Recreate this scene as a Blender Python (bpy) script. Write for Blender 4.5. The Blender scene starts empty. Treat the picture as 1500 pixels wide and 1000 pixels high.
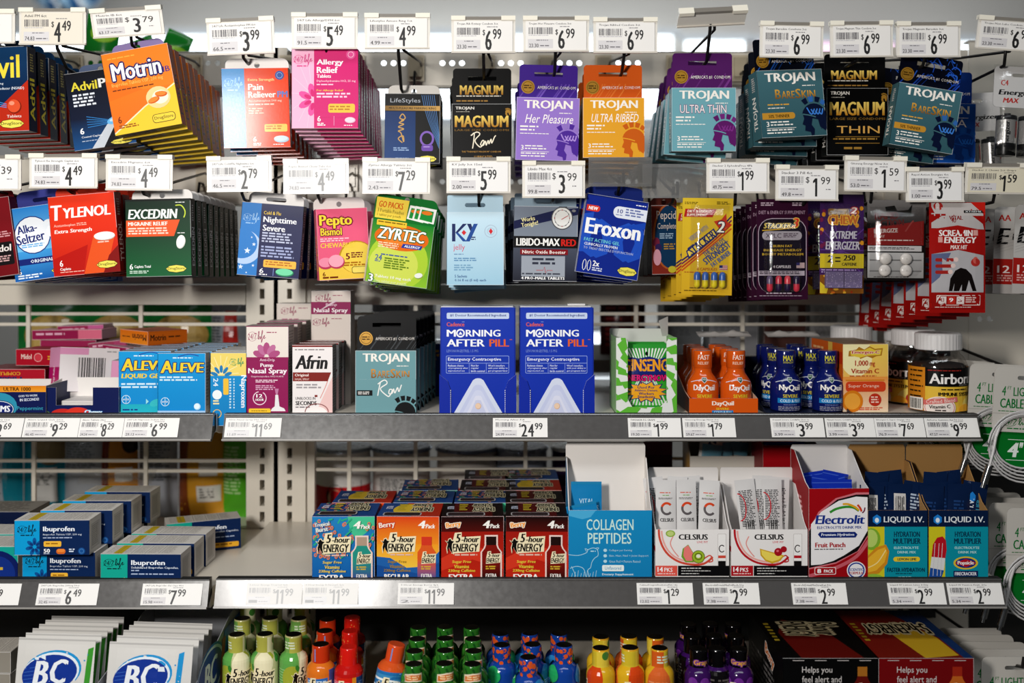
import bpy, math, random
from mathutils import Vector, Matrix, Euler
from mathutils.geometry import tessellate_polygon
random.seed(7)
SC = bpy.context.scene
COL = SC.collection
R = math.radians
# ---------------------------------------------------------------- camera, light, exposure
# the place is laid out with x to the side, y away from the viewer, z up; 1 unit of shelf measure = 0.8 mm
S, CX, CY, D, ZC = .8, 735., 385., 1.5, 1.35
cam = bpy.data.objects.new('camera', bpy.data.cameras.new('camera'))
COL.objects.link(cam)
cam.location = (0, -D*S, ZC)
cam.rotation_euler = (R(90), 0, 0)
cam.data.lens, cam.data.sensor_width = 36, 36
cam.data.shift_x, cam.data.shift_y = .01, -115/1500
cam.data.dof.use_dof = True
cam.data.dof.focus_distance = 1.255
cam.data.dof.aperture_fstop = 2.6
SC.camera = cam
SC.view_settings.view_transform = 'Standard'
SC.view_settings.look = 'None'
SC.view_settings.exposure = -0.12
SC.view_settings.gamma = 1.0
SC.view_settings.use_curve_mapping = False
world = bpy.data.worlds.new('store_ambient')
SC.world = world
world.use_nodes = True
world.node_tree.nodes['Background'].inputs[0].default_value = (.86, .93, 1, 1)
world.node_tree.nodes['Background'].inputs[1].default_value = .045


def area(name, loc, target, sx, sy, power, col=(1, 1, 1)):
    l = bpy.data.lights.new(name, 'AREA')
    l.shape, l.size, l.size_y, l.energy, l.color = 'RECTANGLE', sx, sy, power, col
    o = bpy.data.objects.new(name, l)
    COL.objects.link(o)
    o.location = loc
    o.rotation_euler = (Vector(target)-Vector(loc)).to_track_quat('-Z', 'Y').to_euler()
    return o


area('flash_lamp', (-.48, -1.22, ZC+.20), (-.18, 0, ZC-.06), .12, .20, 18.0, (1, .965, .92))
area('aisle_ceiling_lamp', (.0, -1.1, 2.75), (0, -.3, 0), 2.4, .3, 17, (.93, .97, 1))
area('far_aisle_ceiling_lamp', (0, 3.3, 2.95), (0, 4.4, 1.6), 6, .6, 56, (.93, .97, 1))


def P(px, py, Y):
    k = (1+Y/D)/1000*S
    return Vector(((px-CX)*k, Y*S, ZC+(CY-py)*k))


def K(Y):
    return (1+Y/D)/1000*S


# ---------------------------------------------------------------- colours and materials
def lin(c):
    c /= 255.
    return c/12.92 if c <= .04045 else ((c+.055)/1.055)**2.4


_hex = {}


def H(c):
    if isinstance(c, tuple):
        return c
    if c not in _hex:
        s = c.lstrip('#')
        if len(s) == 3:
            s = ''.join(x*2 for x in s)
        _hex[c] = tuple(lin(int(s[i:i+2], 16))**1.17 for i in (0, 2, 4))
    return _hex[c]


def mixc(a, b, t):
    a, b = H(a), H(b)
    return tuple(a[i]*(1-t)+b[i]*t for i in range(3))


MATS = {}


def material(key, name, rough=.45, metal=0., attr=True, col='#888888', bump=0., bscale=600, coat=0., spec=.5, noise=0.):
    m = bpy.data.materials.new(name)
    m.use_nodes = True
    nt = m.node_tree
    b = nt.nodes['Principled BSDF']
    b.inputs['Roughness'].default_value = rough
    b.inputs['Metallic'].default_value = metal
    b.inputs['Coat Weight'].default_value = coat
    b.inputs['Coat Roughness'].default_value = .12
    b.inputs['Specular IOR Level'].default_value = spec
    src = None
    if attr:
        a = nt.nodes.new('ShaderNodeAttribute')
        a.attribute_name = 'Col'
        src = a.outputs['Color']
        nt.links.new(src, b.inputs['Base Color'])
    else:
        b.inputs['Base Color'].default_value = (*H(col), 1)
    tc = nt.nodes.new('ShaderNodeTexCoord')
    n = nt.nodes.new('ShaderNodeTexNoise')
    n.inputs['Scale'].default_value = bscale
    nt.links.new(tc.outputs['Object'], n.inputs['Vector'])
    if bump:
        bp = nt.nodes.new('ShaderNodeBump')
        bp.inputs['Strength'].default_value = bump
        bp.inputs['Distance'].default_value = .0006
        nt.links.new(n.outputs['Fac'], bp.inputs['Height'])
        nt.links.new(bp.outputs['Normal'], b.inputs['Normal'])
    r = nt.nodes.new('ShaderNodeMapRange')
    r.inputs['To Min'].default_value = max(0, rough-.06)
    r.inputs['To Max'].default_value = min(1, rough+.06)
    nt.links.new(n.outputs['Fac'], r.inputs['Value'])
    nt.links.new(r.outputs['Result'], b.inputs['Roughness'])
    MATS[key] = m
    return m


material('card', 'printed_carton_board', .42, bump=.06, bscale=900, spec=.12)
material('gloss', 'varnished_carton_board', .14, bump=.015, bscale=500, spec=.075)
material('film', 'printed_plastic_film', .24, bump=.12, bscale=90, spec=.35)
material('foil', 'metallised_foil_film', .28, metal=.55, bump=.2, bscale=70)
material('shrink', 'glossy_bottle_sleeve', .13, bump=.03, bscale=200)
material('paper', 'uncoated_paper', .6)
material('plastic', 'moulded_plastic', .3)
material('gold', 'gold_print', .3, metal=.35)
material('steel', 'dark_wire_steel', .3, metal=.8, attr=False, col='#3c3a3a')
material('rail', 'grey_extruded_rail_plastic', .25, attr=False, col='#5c5a59', bump=.025, bscale=150, spec=1.0, coat=.35)
material('lip', 'pale_clear_rail_lip', .3, attr=False, col='#9a9793')
material('enamel', 'beige_enamelled_steel', .36, attr=False, col='#dfd8cb', bump=.04, bscale=60)
material('matte', 'matte_surface', .8)
material('chrome', 'chrome_metal', .15, metal=1, attr=False, col='#c9c9c9')


def clear_material(key, name, tint=(1, 1, 1), fac=.12, rough=.08):
    m = bpy.data.materials.new(name)
    m.use_nodes = True
    nt = m.node_tree
    nt.nodes.clear()
    out = nt.nodes.new('ShaderNodeOutputMaterial')
    mix = nt.nodes.new('ShaderNodeMixShader')
    tr = nt.nodes.new('ShaderNodeBsdfTransparent')
    gl = nt.nodes.new('ShaderNodeBsdfGlossy')
    n = nt.nodes.new('ShaderNodeTexNoise')
    n.inputs['Scale'].default_value = 40
    bp = nt.nodes.new('ShaderNodeBump')
    bp.inputs['Strength'].default_value = .15
    bp.inputs['Distance'].default_value = .001
    nt.links.new(n.outputs['Fac'], bp.inputs['Height'])
    nt.links.new(bp.outputs['Normal'], gl.inputs['Normal'])
    tr.inputs[0].default_value = (*tint, 1)
    gl.inputs['Roughness'].default_value = rough
    mix.inputs[0].default_value = fac
    nt.links.new(tr.outputs[0], mix.inputs[1])
    nt.links.new(gl.outputs[0], mix.inputs[2])
    nt.links.new(mix.outputs[0], out.inputs[0])
    MATS[key] = m


clear_material('clear', 'clear_blister_plastic')
clear_material('haze', 'cloudy_label_plastic', (.93, .93, .92), .3, .35)
clear_material('jar', 'clear_jar_plastic', (.8, .78, .76), .14, .06)


def emissive(key, name, col, strength):
    m = bpy.data.materials.new(name)
    m.use_nodes = True
    b = m.node_tree.nodes['Principled BSDF']
    b.inputs['Base Color'].default_value = (*H(col), 1)
    b.inputs['Emission Color'].default_value = (*H(col), 1)
    b.inputs['Emission Strength'].default_value = strength
    MATS[key] = m


emissive('lit', 'lit_window_pane', '#f4fbff', 2.4)
emissive('litpink', 'lit_sign_panel', '#e8c8dc', 1.2)


# ---------------------------------------------------------------- mesh accumulator
class MB:
    def __init__(s):
        s.v, s.f, s.c, s.m, s.s = [], [], [], [], []

    def face(s, pts, col, mat='card', smooth=False):
        b = len(s.v)
        s.v += [tuple(p) for p in pts]
        n = len(pts)
        s.f.append(tuple(range(b, b+n)))
        if isinstance(col, list):
            s.c += [H(c) for c in col]
        else:
            s.c += [H(col)]*n
        s.m.append(mat)
        s.s.append(smooth)

    def grid(s, rows, colfn, mat='card', smooth=True, wrap=False):
        b = len(s.v)
        nr, nc = len(rows), len(rows[0])
        for r in rows:
            s.v += [tuple(p) for p in r]
        for i in range(nr-1):
            for j in range(nc if wrap else nc-1):
                j2 = (j+1) % nc
                s.f.append((b+i*nc+j, b+i*nc+j2, b+(i+1)*nc+j2, b+(i+1)*nc+j))
                c = colfn(i, j)
                s.c += [H(c)]*4
                s.m.append(mat)
                s.s.append(smooth)

    def box(s, x0, x1, y0, y1, z0, z1, col, mat='card'):
        d = col if isinstance(col, dict) else {}
        g = lambda k: d.get(k, d.get('all', '#ffffff')) if d else col
        A = lambda *q: [Vector(p) for p in q]
        s.face(A((x0, y0, z0), (x1, y0, z0), (x1, y0, z1), (x0, y0, z1)), g('front'), mat)
        s.face(A((x1, y1, z0), (x0, y1, z0), (x0, y1, z1), (x1, y1, z1)), g('back'), mat)
        s.face(A((x1, y0, z0), (x1, y1, z0), (x1, y1, z1), (x1, y0, z1)), g('right'), mat)
        s.face(A((x0, y1, z0), (x0, y0, z0), (x0, y0, z1), (x0, y1, z1)), g('left'), mat)
        s.face(A((x0, y0, z1), (x1, y0, z1), (x1, y1, z1), (x0, y1, z1)), g('top'), mat)
        s.face(A((x0, y1, z0), (x1, y1, z0), (x1, y0, z0), (x0, y0, z0)), g('bottom'), mat)

    def tube(s, pts, r, col='#333333', mat='steel', n=8, caps=True):
        pts = [Vector(p) for p in pts]
        rows = []
        up = Vector((0, 0, 1))
        for i, p in enumerate(pts):
            t = (pts[min(i+1, len(pts)-1)]-pts[max(i-1, 0)]).normalized()
            a = t.cross(up)
            if a.length < .05:
                a = t.cross(Vector((1, 0, 0)))
            a.normalize()
            b = t.cross(a)
            rows.append([p+a*math.cos(2*math.pi*j/n)*r+b*math.sin(2*math.pi*j/n)*r for j in range(n)])
        s.grid(rows, lambda i, j: col, mat, True, True)
        if caps:
            s.face(rows[0][::-1], col, mat)
            s.face(rows[-1], col, mat)

    def lathe(s, prof, col, mat='shrink', n=24, cx=0, cy=0, cap_top=None, cap_bot=None):
        """prof: (r, z, colour) from bottom to top"""
        rows = [[Vector((cx+r*math.cos(2*math.pi*j/n), cy+r*math.sin(2*math.pi*j/n), z)) for j in range(n)] for r, z, *_ in prof]
        s.grid(rows, lambda i, j: (prof[i][2] if len(prof[i]) > 2 else col), mat, True, True)
        if cap_bot:
            s.face(rows[0][::-1], cap_bot, mat)
        if cap_top:
            s.face(rows[-1], cap_top, mat)

    def plate(s, outer, holes, fn, y0, th, col, back=None, mat='card', edge=None):
        """outer / holes: 2d point lists; fn(x, y2d, depth) -> 3d; extruded from depth y0 to y0+th"""
        loops = [outer]+list(holes)
        flat = [p for l in loops for p in l]
        tris = tessellate_polygon([[Vector((p[0], p[1], 0)) for p in l] for l in loops])
        for t in tris:
            q = [flat[i] for i in t]
            ar = (q[1][0]-q[0][0])*(q[2][1]-q[0][1])-(q[2][0]-q[0][0])*(q[1][1]-q[0][1])
            if ar > 0:
                q = q[::-1]
            s.face([fn(p[0], p[1], y0) for p in q], col, mat)
            s.face([fn(p[0], p[1], y0+th) for p in q[::-1]], back or col, mat)
        for l in loops:
            for i in range(len(l)):
                a, b = l[i], l[(i+1) % len(l)]
                s.face([fn(a[0], a[1], y0), fn(b[0], b[1], y0), fn(b[0], b[1], y0+th), fn(a[0], a[1], y0+th)], edge or col, mat)

    def build(s, name, parent=None, loc=None, rot=None):
        me = bpy.data.meshes.new(name)
        me.from_pydata(s.v, [], s.f)
        keys = []
        for k in s.m:
            if k not in keys:
                keys.append(k)
        for k in keys:
            me.materials.append(MATS[k])
        ix = {k: i for i, k in enumerate(keys)}
        me.polygons.foreach_set('material_index', [ix[k] for k in s.m])
        me.polygons.foreach_set('use_smooth', s.s)
        ca = me.color_attributes.new('Col', 'FLOAT_COLOR', 'CORNER')
        buf = []
        for c in s.c:
            buf += [c[0], c[1], c[2], 1.]
        ca.data.foreach_set('color', buf)
        me.update()
        o = bpy.data.objects.new(name, me)
        COL.objects.link(o)
        if parent:
            o.parent = parent
        if loc is not None:
            o.location = loc
        if rot is not None:
            o.rotation_euler = rot
        return o


def tag(o, label, cat, group=None, kind=None):
    o['label'] = label
    o['category'] = cat
    if group:
        o['group'] = group
    if kind:
        o['kind'] = kind
    return o


def empty(name, loc=(0, 0, 0), rot=(0, 0, 0)):
    o = bpy.data.objects.new(name, None)
    COL.objects.link(o)
    o.location = loc
    o.rotation_euler = rot
    return o


def copy_tree(o, parent=None):
    c = o.copy()
    COL.objects.link(c)
    if parent:
        c.parent = parent
    for ch in list(o.children):
        copy_tree(ch, c)
    return c


def place(o, cx, cy, Y, roll=0, yaw=0, pitch=0):
    o.location = P(cx, cy, Y)
    o.rotation_euler = (R(pitch), R(-roll), R(yaw))
    return o


ORD = ['front', 'second', 'third', 'fourth', 'fifth', 'sixth', 'seventh', 'eighth', 'ninth', 'tenth', 'eleventh', 'twelfth', 'thirteenth']


def ordl(i, what='stack'):
    return ('at the front of its '+what) if i == 0 else (ORD[i]+' from the '+what+' front')


def line_up(o, base, cat, group, n, dY, dpx=(0, 0), cx=0, cy=0, Y=0, roll=0, roll1=None, yaw=0, yaw1=None, pitch=0, jit=1.0, what='stack', zdrop=-.05, jx=.0):
    """n things one behind the other from the front thing o; zdrop: rise per depth (world)"""
    roll1 = roll if roll1 is None else roll1
    yaw1 = yaw if yaw1 is None else yaw1
    rnd = random.Random(int(cx*13+cy))
    p0 = P(cx, cy, Y)
    for i in range(n):
        q = o if i == 0 else copy_tree(o)
        t = i/max(1, n-1)
        p = p0+Vector((dpx[0]*i*S/1000, dY*i*S, (zdrop*dY*i*S)+dpx[1]*i*S/1000))
        if i:
            p.x += rnd.uniform(-1, 1)*jx*S/1000
        q.location = p
        j = rnd.uniform(-jit, jit) if i else 0
        q.rotation_euler = (R(pitch), R(-(roll*(1-t)+roll1*t+j)), R(yaw*(1-t)+yaw1*t))
        tag(q, base+', '+ordl(i, what), cat, group)
    return o


# ---------------------------------------------------------------- lettering and print
_txt = {}


def text_mesh(s, it):
    k = (s, it)
    if k not in _txt:
        cu = bpy.data.curves.new('t', 'FONT')
        cu.body, cu.shear, cu.resolution_u, cu.size = s, it, 2, 1
        if len(s) > 14:
            cu.resolution_u = 1
        ob = bpy.data.objects.new('t', cu)
        COL.objects.link(ob)
        dg = bpy.context.evaluated_depsgraph_get()
        ev = ob.evaluated_get(dg)
        me = ev.to_mesh()
        v = [(p.co.x, p.co.y) for p in me.vertices]
        f = [tuple(p.vertices) for p in me.polygons]
        ev.to_mesh_clear()
        bpy.data.objects.remove(ob)
        bpy.data.curves.remove(cu)
        xs, ys = [p[0] for p in v] or [0, 1], [p[1] for p in v] or [0, 1]
        _txt[k] = (v, f, min(xs), max(xs), min(ys), max(ys))
    return _txt[k]


def cut(poly, xs, ax):
    lo, hi = min(v[ax] for v in poly), max(v[ax] for v in poly)
    out = []

    def half(p, lim, keep_less):
        r = []
        for i in range(len(p)):
            a, b = p[i], p[(i+1) % len(p)]
            ia, ib = (a[ax] <= lim) == keep_less or a[ax] == lim, (b[ax] <= lim) == keep_less or b[ax] == lim
            if ia:
                r.append(a)
            if ia != ib:
                t = (lim-a[ax])/(b[ax]-a[ax])
                r.append(tuple(a[k]+(b[k]-a[k])*t for k in range(len(a))))
        return r
    for i in range(len(xs)-1):
        if xs[i+1] <= lo or xs[i] >= hi:
            continue
        q = poly
        if lo < xs[i]:
            q = half(q, xs[i], False)
        if len(q) > 2 and hi > xs[i+1]:
            q = half(q, xs[i+1], True)
        if len(q) > 2:
            out.append(q)
    return out


class Skin:
    """a sheet of surface points over (x, y); fn(x, y, depth) lies on its facets"""

    def __init__(s, xs, ys, f):
        s.xs, s.ys = xs, ys
        s.p = [[f(x, y) for x in xs] for y in ys]
        s.n = [[None]*len(xs) for _ in ys]
        for j in range(len(ys)):
            for i in range(len(xs)):
                a = s.p[j][min(i+1, len(xs)-1)]-s.p[j][max(i-1, 0)]
                b = s.p[min(j+1, len(ys)-1)][i]-s.p[max(j-1, 0)][i]
                n = a.cross(-b)
                s.n[j][i] = n.normalized() if n.length > 1e-12 else Vector((0, -1, 0))

    def __call__(s, x, y, d=0.):
        i = j = 0
        while i < len(s.xs)-2 and x > s.xs[i+1]:
            i += 1
        while j < len(s.ys)-2 and y > s.ys[j+1]:
            j += 1
        u = (x-s.xs[i])/(s.xs[i+1]-s.xs[i])
        v = (y-s.ys[j])/(s.ys[j+1]-s.ys[j])
        L = lambda q: (q[j][i]*(1-u)+q[j][i+1]*u)*(1-v)+(q[j+1][i]*(1-u)+q[j+1][i+1]*u)*v
        return L(s.p)-L(s.n)*d


class Art:
    """Prints flat shapes on a surface: fn(x, y, depth) with x to the side, y down (in face units)."""

    def __init__(s, mb, fn, mat='card', eps=.000014, cells=None, base=0.):
        s.mb, s.fn, s.mat, s.l, s.eps, s.cells, s.base = mb, fn, mat, 1, eps, cells, base

    def put(s, pts, col, mat=None):
        """one convex shape; on a curved surface it is cut along the surface's own cells"""
        d = -s.l*s.eps-s.base
        if not s.cells:
            s.mb.face([s.fn(x, y, d) for x, y in pts], col, mat or s.mat)
            return
        cs = [H(c) for c in col] if isinstance(col, list) else [H(col)]*len(pts)
        poly = [(x, y, *c) for (x, y), c in zip(pts, cs)]
        xs, ys = s.cells
        for strip in cut(poly, xs, 0):
            for q in cut(strip, ys, 1):
                if len(q) > 2:
                    s.mb.face([s.fn(v[0], v[1], d) for v in q], [v[2:] for v in q], mat or s.mat, len(xs) > 2)

    def p(s, pts, col, mat=None):
        ar = sum(pts[i-1][0]*pts[i][1]-pts[i][0]*pts[i-1][1] for i in range(len(pts)))
        if ar > 0:
            pts = pts[::-1]
            if isinstance(col, list):
                col = col[::-1]
        s.put(pts, col, mat)
        s.l += 1
        return s

    def _tri(s, pts2, faces, col, mat=None):
        for f in faces:
            s.put([pts2[i] for i in f], col, mat)
        s.l += 1

    def conc(s, pts, col, mat=None):
        t = tessellate_polygon([[Vector((x, y, 0)) for x, y in pts]])
        fs = []
        for a in t:
            q = [pts[i] for i in a]
            ar = (q[1][0]-q[0][0])*(q[2][1]-q[0][1])-(q[2][0]-q[0][0])*(q[1][1]-q[0][1])
            fs.append(tuple(a) if ar < 0 else tuple(a)[::-1])
        s._tri(pts, fs, col, mat)
        return s

    def r(s, x0, y0, x1, y1, col, mat=None):
        return s.p([(x0, y0), (x1, y0), (x1, y1), (x0, y1)], col, mat)

    def grad(s, x0, y0, x1, y1, c0, c1, hor=False):
        return s.p([(x0, y0), (x1, y0), (x1, y1), (x0, y1)], [c0, c1, c1, c0] if hor else [c0, c0, c1, c1])

    def e(s, cx, cy, rx, ry, col, r=0, n=20, a0=0, a1=360, mat=None):
        c, q = math.cos(R(r)), math.sin(R(r))
        pts = []
        full = a1-a0 >= 360
        for i in range(n if full else n+1):
            t = R(a0+(a1-a0)*i/n)
            x, y = rx*math.cos(t), ry*math.sin(t)
            pts.append((cx+x*c-y*q, cy+x*q+y*c))
        return s.p(pts, col, mat)

    def rr(s, x0, y0, x1, y1, rad, col, mat=None):
        return s.p(rrect(x0, y0, x1, y1, rad), col, mat)

    def s_(s, pts, w, col, close=False, smooth=True, mat=None):
        """stroke through points"""
        if smooth and len(pts) > 2:
            out = []
            n = len(pts)
            for i in range(n-1):
                p0, p1, p2, p3 = pts[max(i-1, 0)], pts[i], pts[i+1], pts[min(i+2, n-1)]
                for k in range(5):
                    t = k/5
                    out.append(tuple(.5*(2*p1[d]+(p2[d]-p0[d])*t+(2*p0[d]-5*p1[d]+4*p2[d]-p3[d])*t*t+(3*p1[d]-p0[d]-3*p2[d]+p3[d])*t**3) for d in (0, 1)))
            pts = out+[pts[-1]]
        l = s.l
        L, Rr = [], []
        n = len(pts)
        for i in range(n):
            a, b = pts[max(i-1, 0)], pts[min(i+1, n-1)]
            dx, dy = b[0]-a[0], b[1]-a[1]
            d = math.hypot(dx, dy) or 1
            nx, ny = -dy/d*w/2, dx/d*w/2
            L.append((pts[i][0]+nx, pts[i][1]+ny))
            Rr.append((pts[i][0]-nx, pts[i][1]-ny))
        for i in range(n-1):
            s.l = l
            s.p([L[i], L[i+1], Rr[i+1], Rr[i]], col, mat)
        return s

    def ring(s, cx, cy, rx, ry, w, col, a0=0, a1=360, n=20, mat=None):
        pts = [(cx+rx*math.cos(R(a0+(a1-a0)*i/n)), cy+ry*math.sin(R(a0+(a1-a0)*i/n))) for i in range(n+1)]
        return s.s_(pts, w, col, smooth=False, mat=mat)

    def t(s, txt, x0, y0, x1, y1, col, b=.012, i=0, r=0, o=None, ow=.03, mat=None, c2=None):
        """text fitted to the box x0 y0 x1 y1; b bold, i slant, r turn (ccw degrees), o outline colour, c2 lower colour"""
        v, f, ax, bx, ay, by = text_mesh(txt, i)
        b = min(max(b, 0), .045)
        sh = [(0, 0)] if b < .011 else [(-b, 0), (b, 0)]
        if b < .011:
            b = 0
        w, h = (bx-ax+2*b) or 1, (by-ay) or 1
        sx, sy = (x1-x0)/w, (y1-y0)/h
        mx, my = (x0+x1)/2, (y0+y1)/2
        c, q = math.cos(R(-r)), math.sin(R(-r))

        def lay(shifts, color, lower=None):
            l = s.l
            hh = (y1-y0) or 1
            for m_, (dx, dy) in enumerate(shifts):
                s.l = l+m_
                pts = []
                for x, y in v:
                    u = x0+(x-ax+b+dx)*sx-mx
                    z = y1-(y-ay+dy)*sy-my
                    pts.append((mx+u*c-z*q, my+u*q+z*c))
                if lower:
                    for ff in f:
                        s.put([pts[k] for k in ff], [mixc(color, lower, min(1, max(0, (pts[k][1]-y0)/hh))) for k in ff], mat)
                    s.l += 1
                else:
                    s._tri(pts, f, color, mat)
        if o:
            e = .02+ow*.75
            lay([((b+e)*math.cos(R(45*k)), e*math.sin(R(45*k))) for k in range(8)], o)
        lay(sh, col, c2)
        return s

    def g(s, x0, y0, x1, y1, n, col, seed=1, fill=.55):
        """rows of print too small to read"""
        rnd = random.Random(seed+int(x0*7+y0*3+n))
        h = (y1-y0)/n
        l = s.l
        for k in range(n):
            x = x0
            end = x1-(x1-x0)*rnd.uniform(0, .25)
            while x < end:
                w = min(rnd.uniform(.8, 3.2)*h, end-x)
                s.l = l
                s.p([(x, y0+k*h), (x+w, y0+k*h), (x+w, y0+(k+fill)*h), (x, y0+(k+fill)*h)], col)
                x += w+h*.45
        return s

    def bars(s, x0, y0, x1, y1, col='#111111', n=22, seed=3, back=None):
        if back:
            s.r(x0-2, y0-2, x1+2, y1+2, back)
        rnd = random.Random(seed)
        ws = [rnd.choice((1, 1, 2, 3)) for _ in range(n*2)]
        u = (x1-x0)/sum(ws)
        x = x0
        l = s.l
        for k, w in enumerate(ws):
            if k % 2 == 0:
                s.l = l
                s.p([(x, y0), (x+w*u, y0), (x+w*u, y1), (x, y1)], col)
            x += w*u
        return s


def rrect(x0, y0, x1, y1, rad, n=4):
    rs = rad if isinstance(rad, (tuple, list)) else (rad,)*4   # tl tr br bl
    out = []
    for (cx, cy, a), q in zip(((x0+rs[0], y0+rs[0], 180), (x1-rs[1], y0+rs[1], 270), (x1-rs[2], y1-rs[2], 0), (x0+rs[3], y1-rs[3], 90)), rs):
        if q <= 0:
            out.append((cx, cy))
            continue
        for k in range(n+1):
            t = R(a+90*k/n)
            out.append((cx+q*math.cos(t), cy+q*math.sin(t)))
    return out


def circ(cx, cy, rx, ry=None, n=14):
    ry = ry or rx
    return [(cx+rx*math.cos(2*math.pi*i/n), cy+ry*math.sin(2*math.pi*i/n)) for i in range(n)]


# ---------------------------------------------------------------- packages
def flat_fn(w, h, k, y=0., ox=0., oy=0.):
    """face units (0,0 top corner) to a front face centred on the origin"""
    return lambda x, yy, d=0.: Vector(((x+ox-w/2)*k, y+d, (h/2-yy-oy)*k))


def carton(name, w, h, t, k, art=None, front='#ffffff', sides='#dddddd', right=None, left=None, top=None, bottom=None, tab=None, right_art=None, left_art=None, top_art=None, bottom_art=None, mat='card', asz=None):
    """closed carton; w h t in face units; optional hang tab {h, col, w, art, slot}"""
    mb = MB()
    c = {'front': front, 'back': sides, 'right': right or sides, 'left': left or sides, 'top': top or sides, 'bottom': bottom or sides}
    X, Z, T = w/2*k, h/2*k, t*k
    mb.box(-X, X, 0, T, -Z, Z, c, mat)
    if art:
        f0 = flat_fn(w, h, k)
        aw, ah = asz or (w, h)
        art(Art(mb, lambda x, y, d=0.: f0(x*w/aw, y*h/ah, d), mat, cells=([0, aw], [0, ah])))
    if right_art:
        right_art(Art(mb, lambda x, y, d=0.: Vector((X-d, x*k, Z-y*k)), mat, cells=([0, t], [0, h])), t, h)
    if left_art:
        left_art(Art(mb, lambda x, y, d=0.: Vector((-X+d, T-x*k, Z-y*k)), mat, cells=([0, t], [0, h])), t, h)
    if top_art:
        top_art(Art(mb, lambda x, y, d=0.: Vector((-X+x*k, T-y*k, Z-d)), mat, cells=([0, w], [0, t])), w, t)
    if bottom_art:
        bottom_art(Art(mb, lambda x, y, d=0.: Vector((-X+x*k, y*k, -Z+d)), mat), w, t)
    # tuck flap seam lines
    sm = Art(mb, lambda x, y, d=0.: Vector((X-d, x*k, Z-y*k)), mat)
    sm.r(0, 1.2, t, 1.6, mixc(c['right'], '#000000', .35))
    sm.r(0, h-1.6, t, h-1.2, mixc(c['right'], '#000000', .35))
    sm2 = Art(mb, flat_fn(w, h, k), mat)
    e = mixc(front, '#ffffff', .45)
    sm2.r(0, 0, .5, h, e).r(w-.5, 0, w, h, e).r(0, 0, w, .5, e).r(0, h-.5, w, h, e)
    o = mb.build(name)
    if tab:
        hang_tab(o, w, h, t, k, **tab)
    return o


def hang_tab(o, w, h, t, k, th=16, tw=None, col='#eeeeee', art=None, slot='euro', back=None, y=None, rad=None, ox=0, mat='card', slot_y=None):
    tw = tw or w-4
    x0 = (w-tw)/2+ox
    r = rad if rad is not None else min(th*.7, 10)
    outer = rrect(x0, -th, x0+tw, 1, (r, r, 0, 0))
    cx = x0+tw/2
    sy = -th*.42 if slot_y is None else slot_y
    if slot == 'euro':
        hole = rrect(cx-15, sy-3, cx+15, sy+3, 2.9)
    elif slot == 'bar':
        hole = rrect(cx-21, sy-3, cx+21, sy+3, .6)
    else:
        hole = circ(cx, sy, 4)
    mb = MB()
    yy = (t-.8)*k if y is None else y*k
    fn = flat_fn(w, h, k, yy)
    mb.plate(outer, [hole], lambda a, b, d: fn(a, b, d), 0, .8*k, col, back or col, mat)
    if art:
        # print is clipped around the slot by keeping it to the lower half
        art(Art(mb, flat_fn(w, h, k, yy, x0, -th), mat, cells=([0, tw], [0, th])), tw, th)
    return mb.build('hang_tab', o)
# ---------------------------------------------------------------- printed designs
def drug(a, x, y, w=32, h=13):
    a.e(x+w/2, y+h/2, w/2, h/2, '#3a3420', n=8).e(x+w/2, y+h/2, w/2-.7, h/2-.7, '#efe36a', n=8)
    a.t('DrugStore', x+3, y+h*.3, x+w-3, y+h*.7, '#3a3420')


def life(a, x, y, w, h, col, r=0, sub=True):
    a.t('24/7', x, y+h*.2, x+w*.52, y+h*.75, col, b=-.005, i=.25, r=r)
    a.ring(x+w*.26, y+h*.48, w*.24, h*.42, w*.015, col, 20, 330)
    cx, cy = x+w*.55, y
    a.s_([(cx, y+h*.7), (cx+w*.09, y+h*.25), (cx+w*.07, y), (cx+w*.03, y+h*.3), (cx+w*.06, y+h*.75), (cx+w*.13, y+h*.45), (cx+w*.15, y+h*.72), (cx+w*.22, y+h*.4), (cx+w*.28, y+h*.02), (cx+w*.24, y), (cx+w*.21, y+h), (cx+w*.25, y+h*.8), (cx+w*.32, y+h*.5), (cx+w*.38, y+h*.38), (cx+w*.34, y+h*.68), (cx+w*.44, y+h*.55)], max(.8, w*.025), col)
    if sub:
        a.g(x+w*.18, y+h*1.05, x+w*.85, y+h*1.25, 1, col)


def petals(a, cx, cy, r, col, dark, n=6, a0=0):
    for k in range(n):
        t = a0+360/n*k
        px, py = cx+r*.6*math.cos(R(t)), cy+r*.6*math.sin(R(t))
        a.e(px, py, r*.42, r*.22, col, r=t, n=10)
        a.e(cx+r*.42*math.cos(R(t)), cy+r*.42*math.sin(R(t)), r*.25, r*.12, dark, r=t, n=8)


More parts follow.
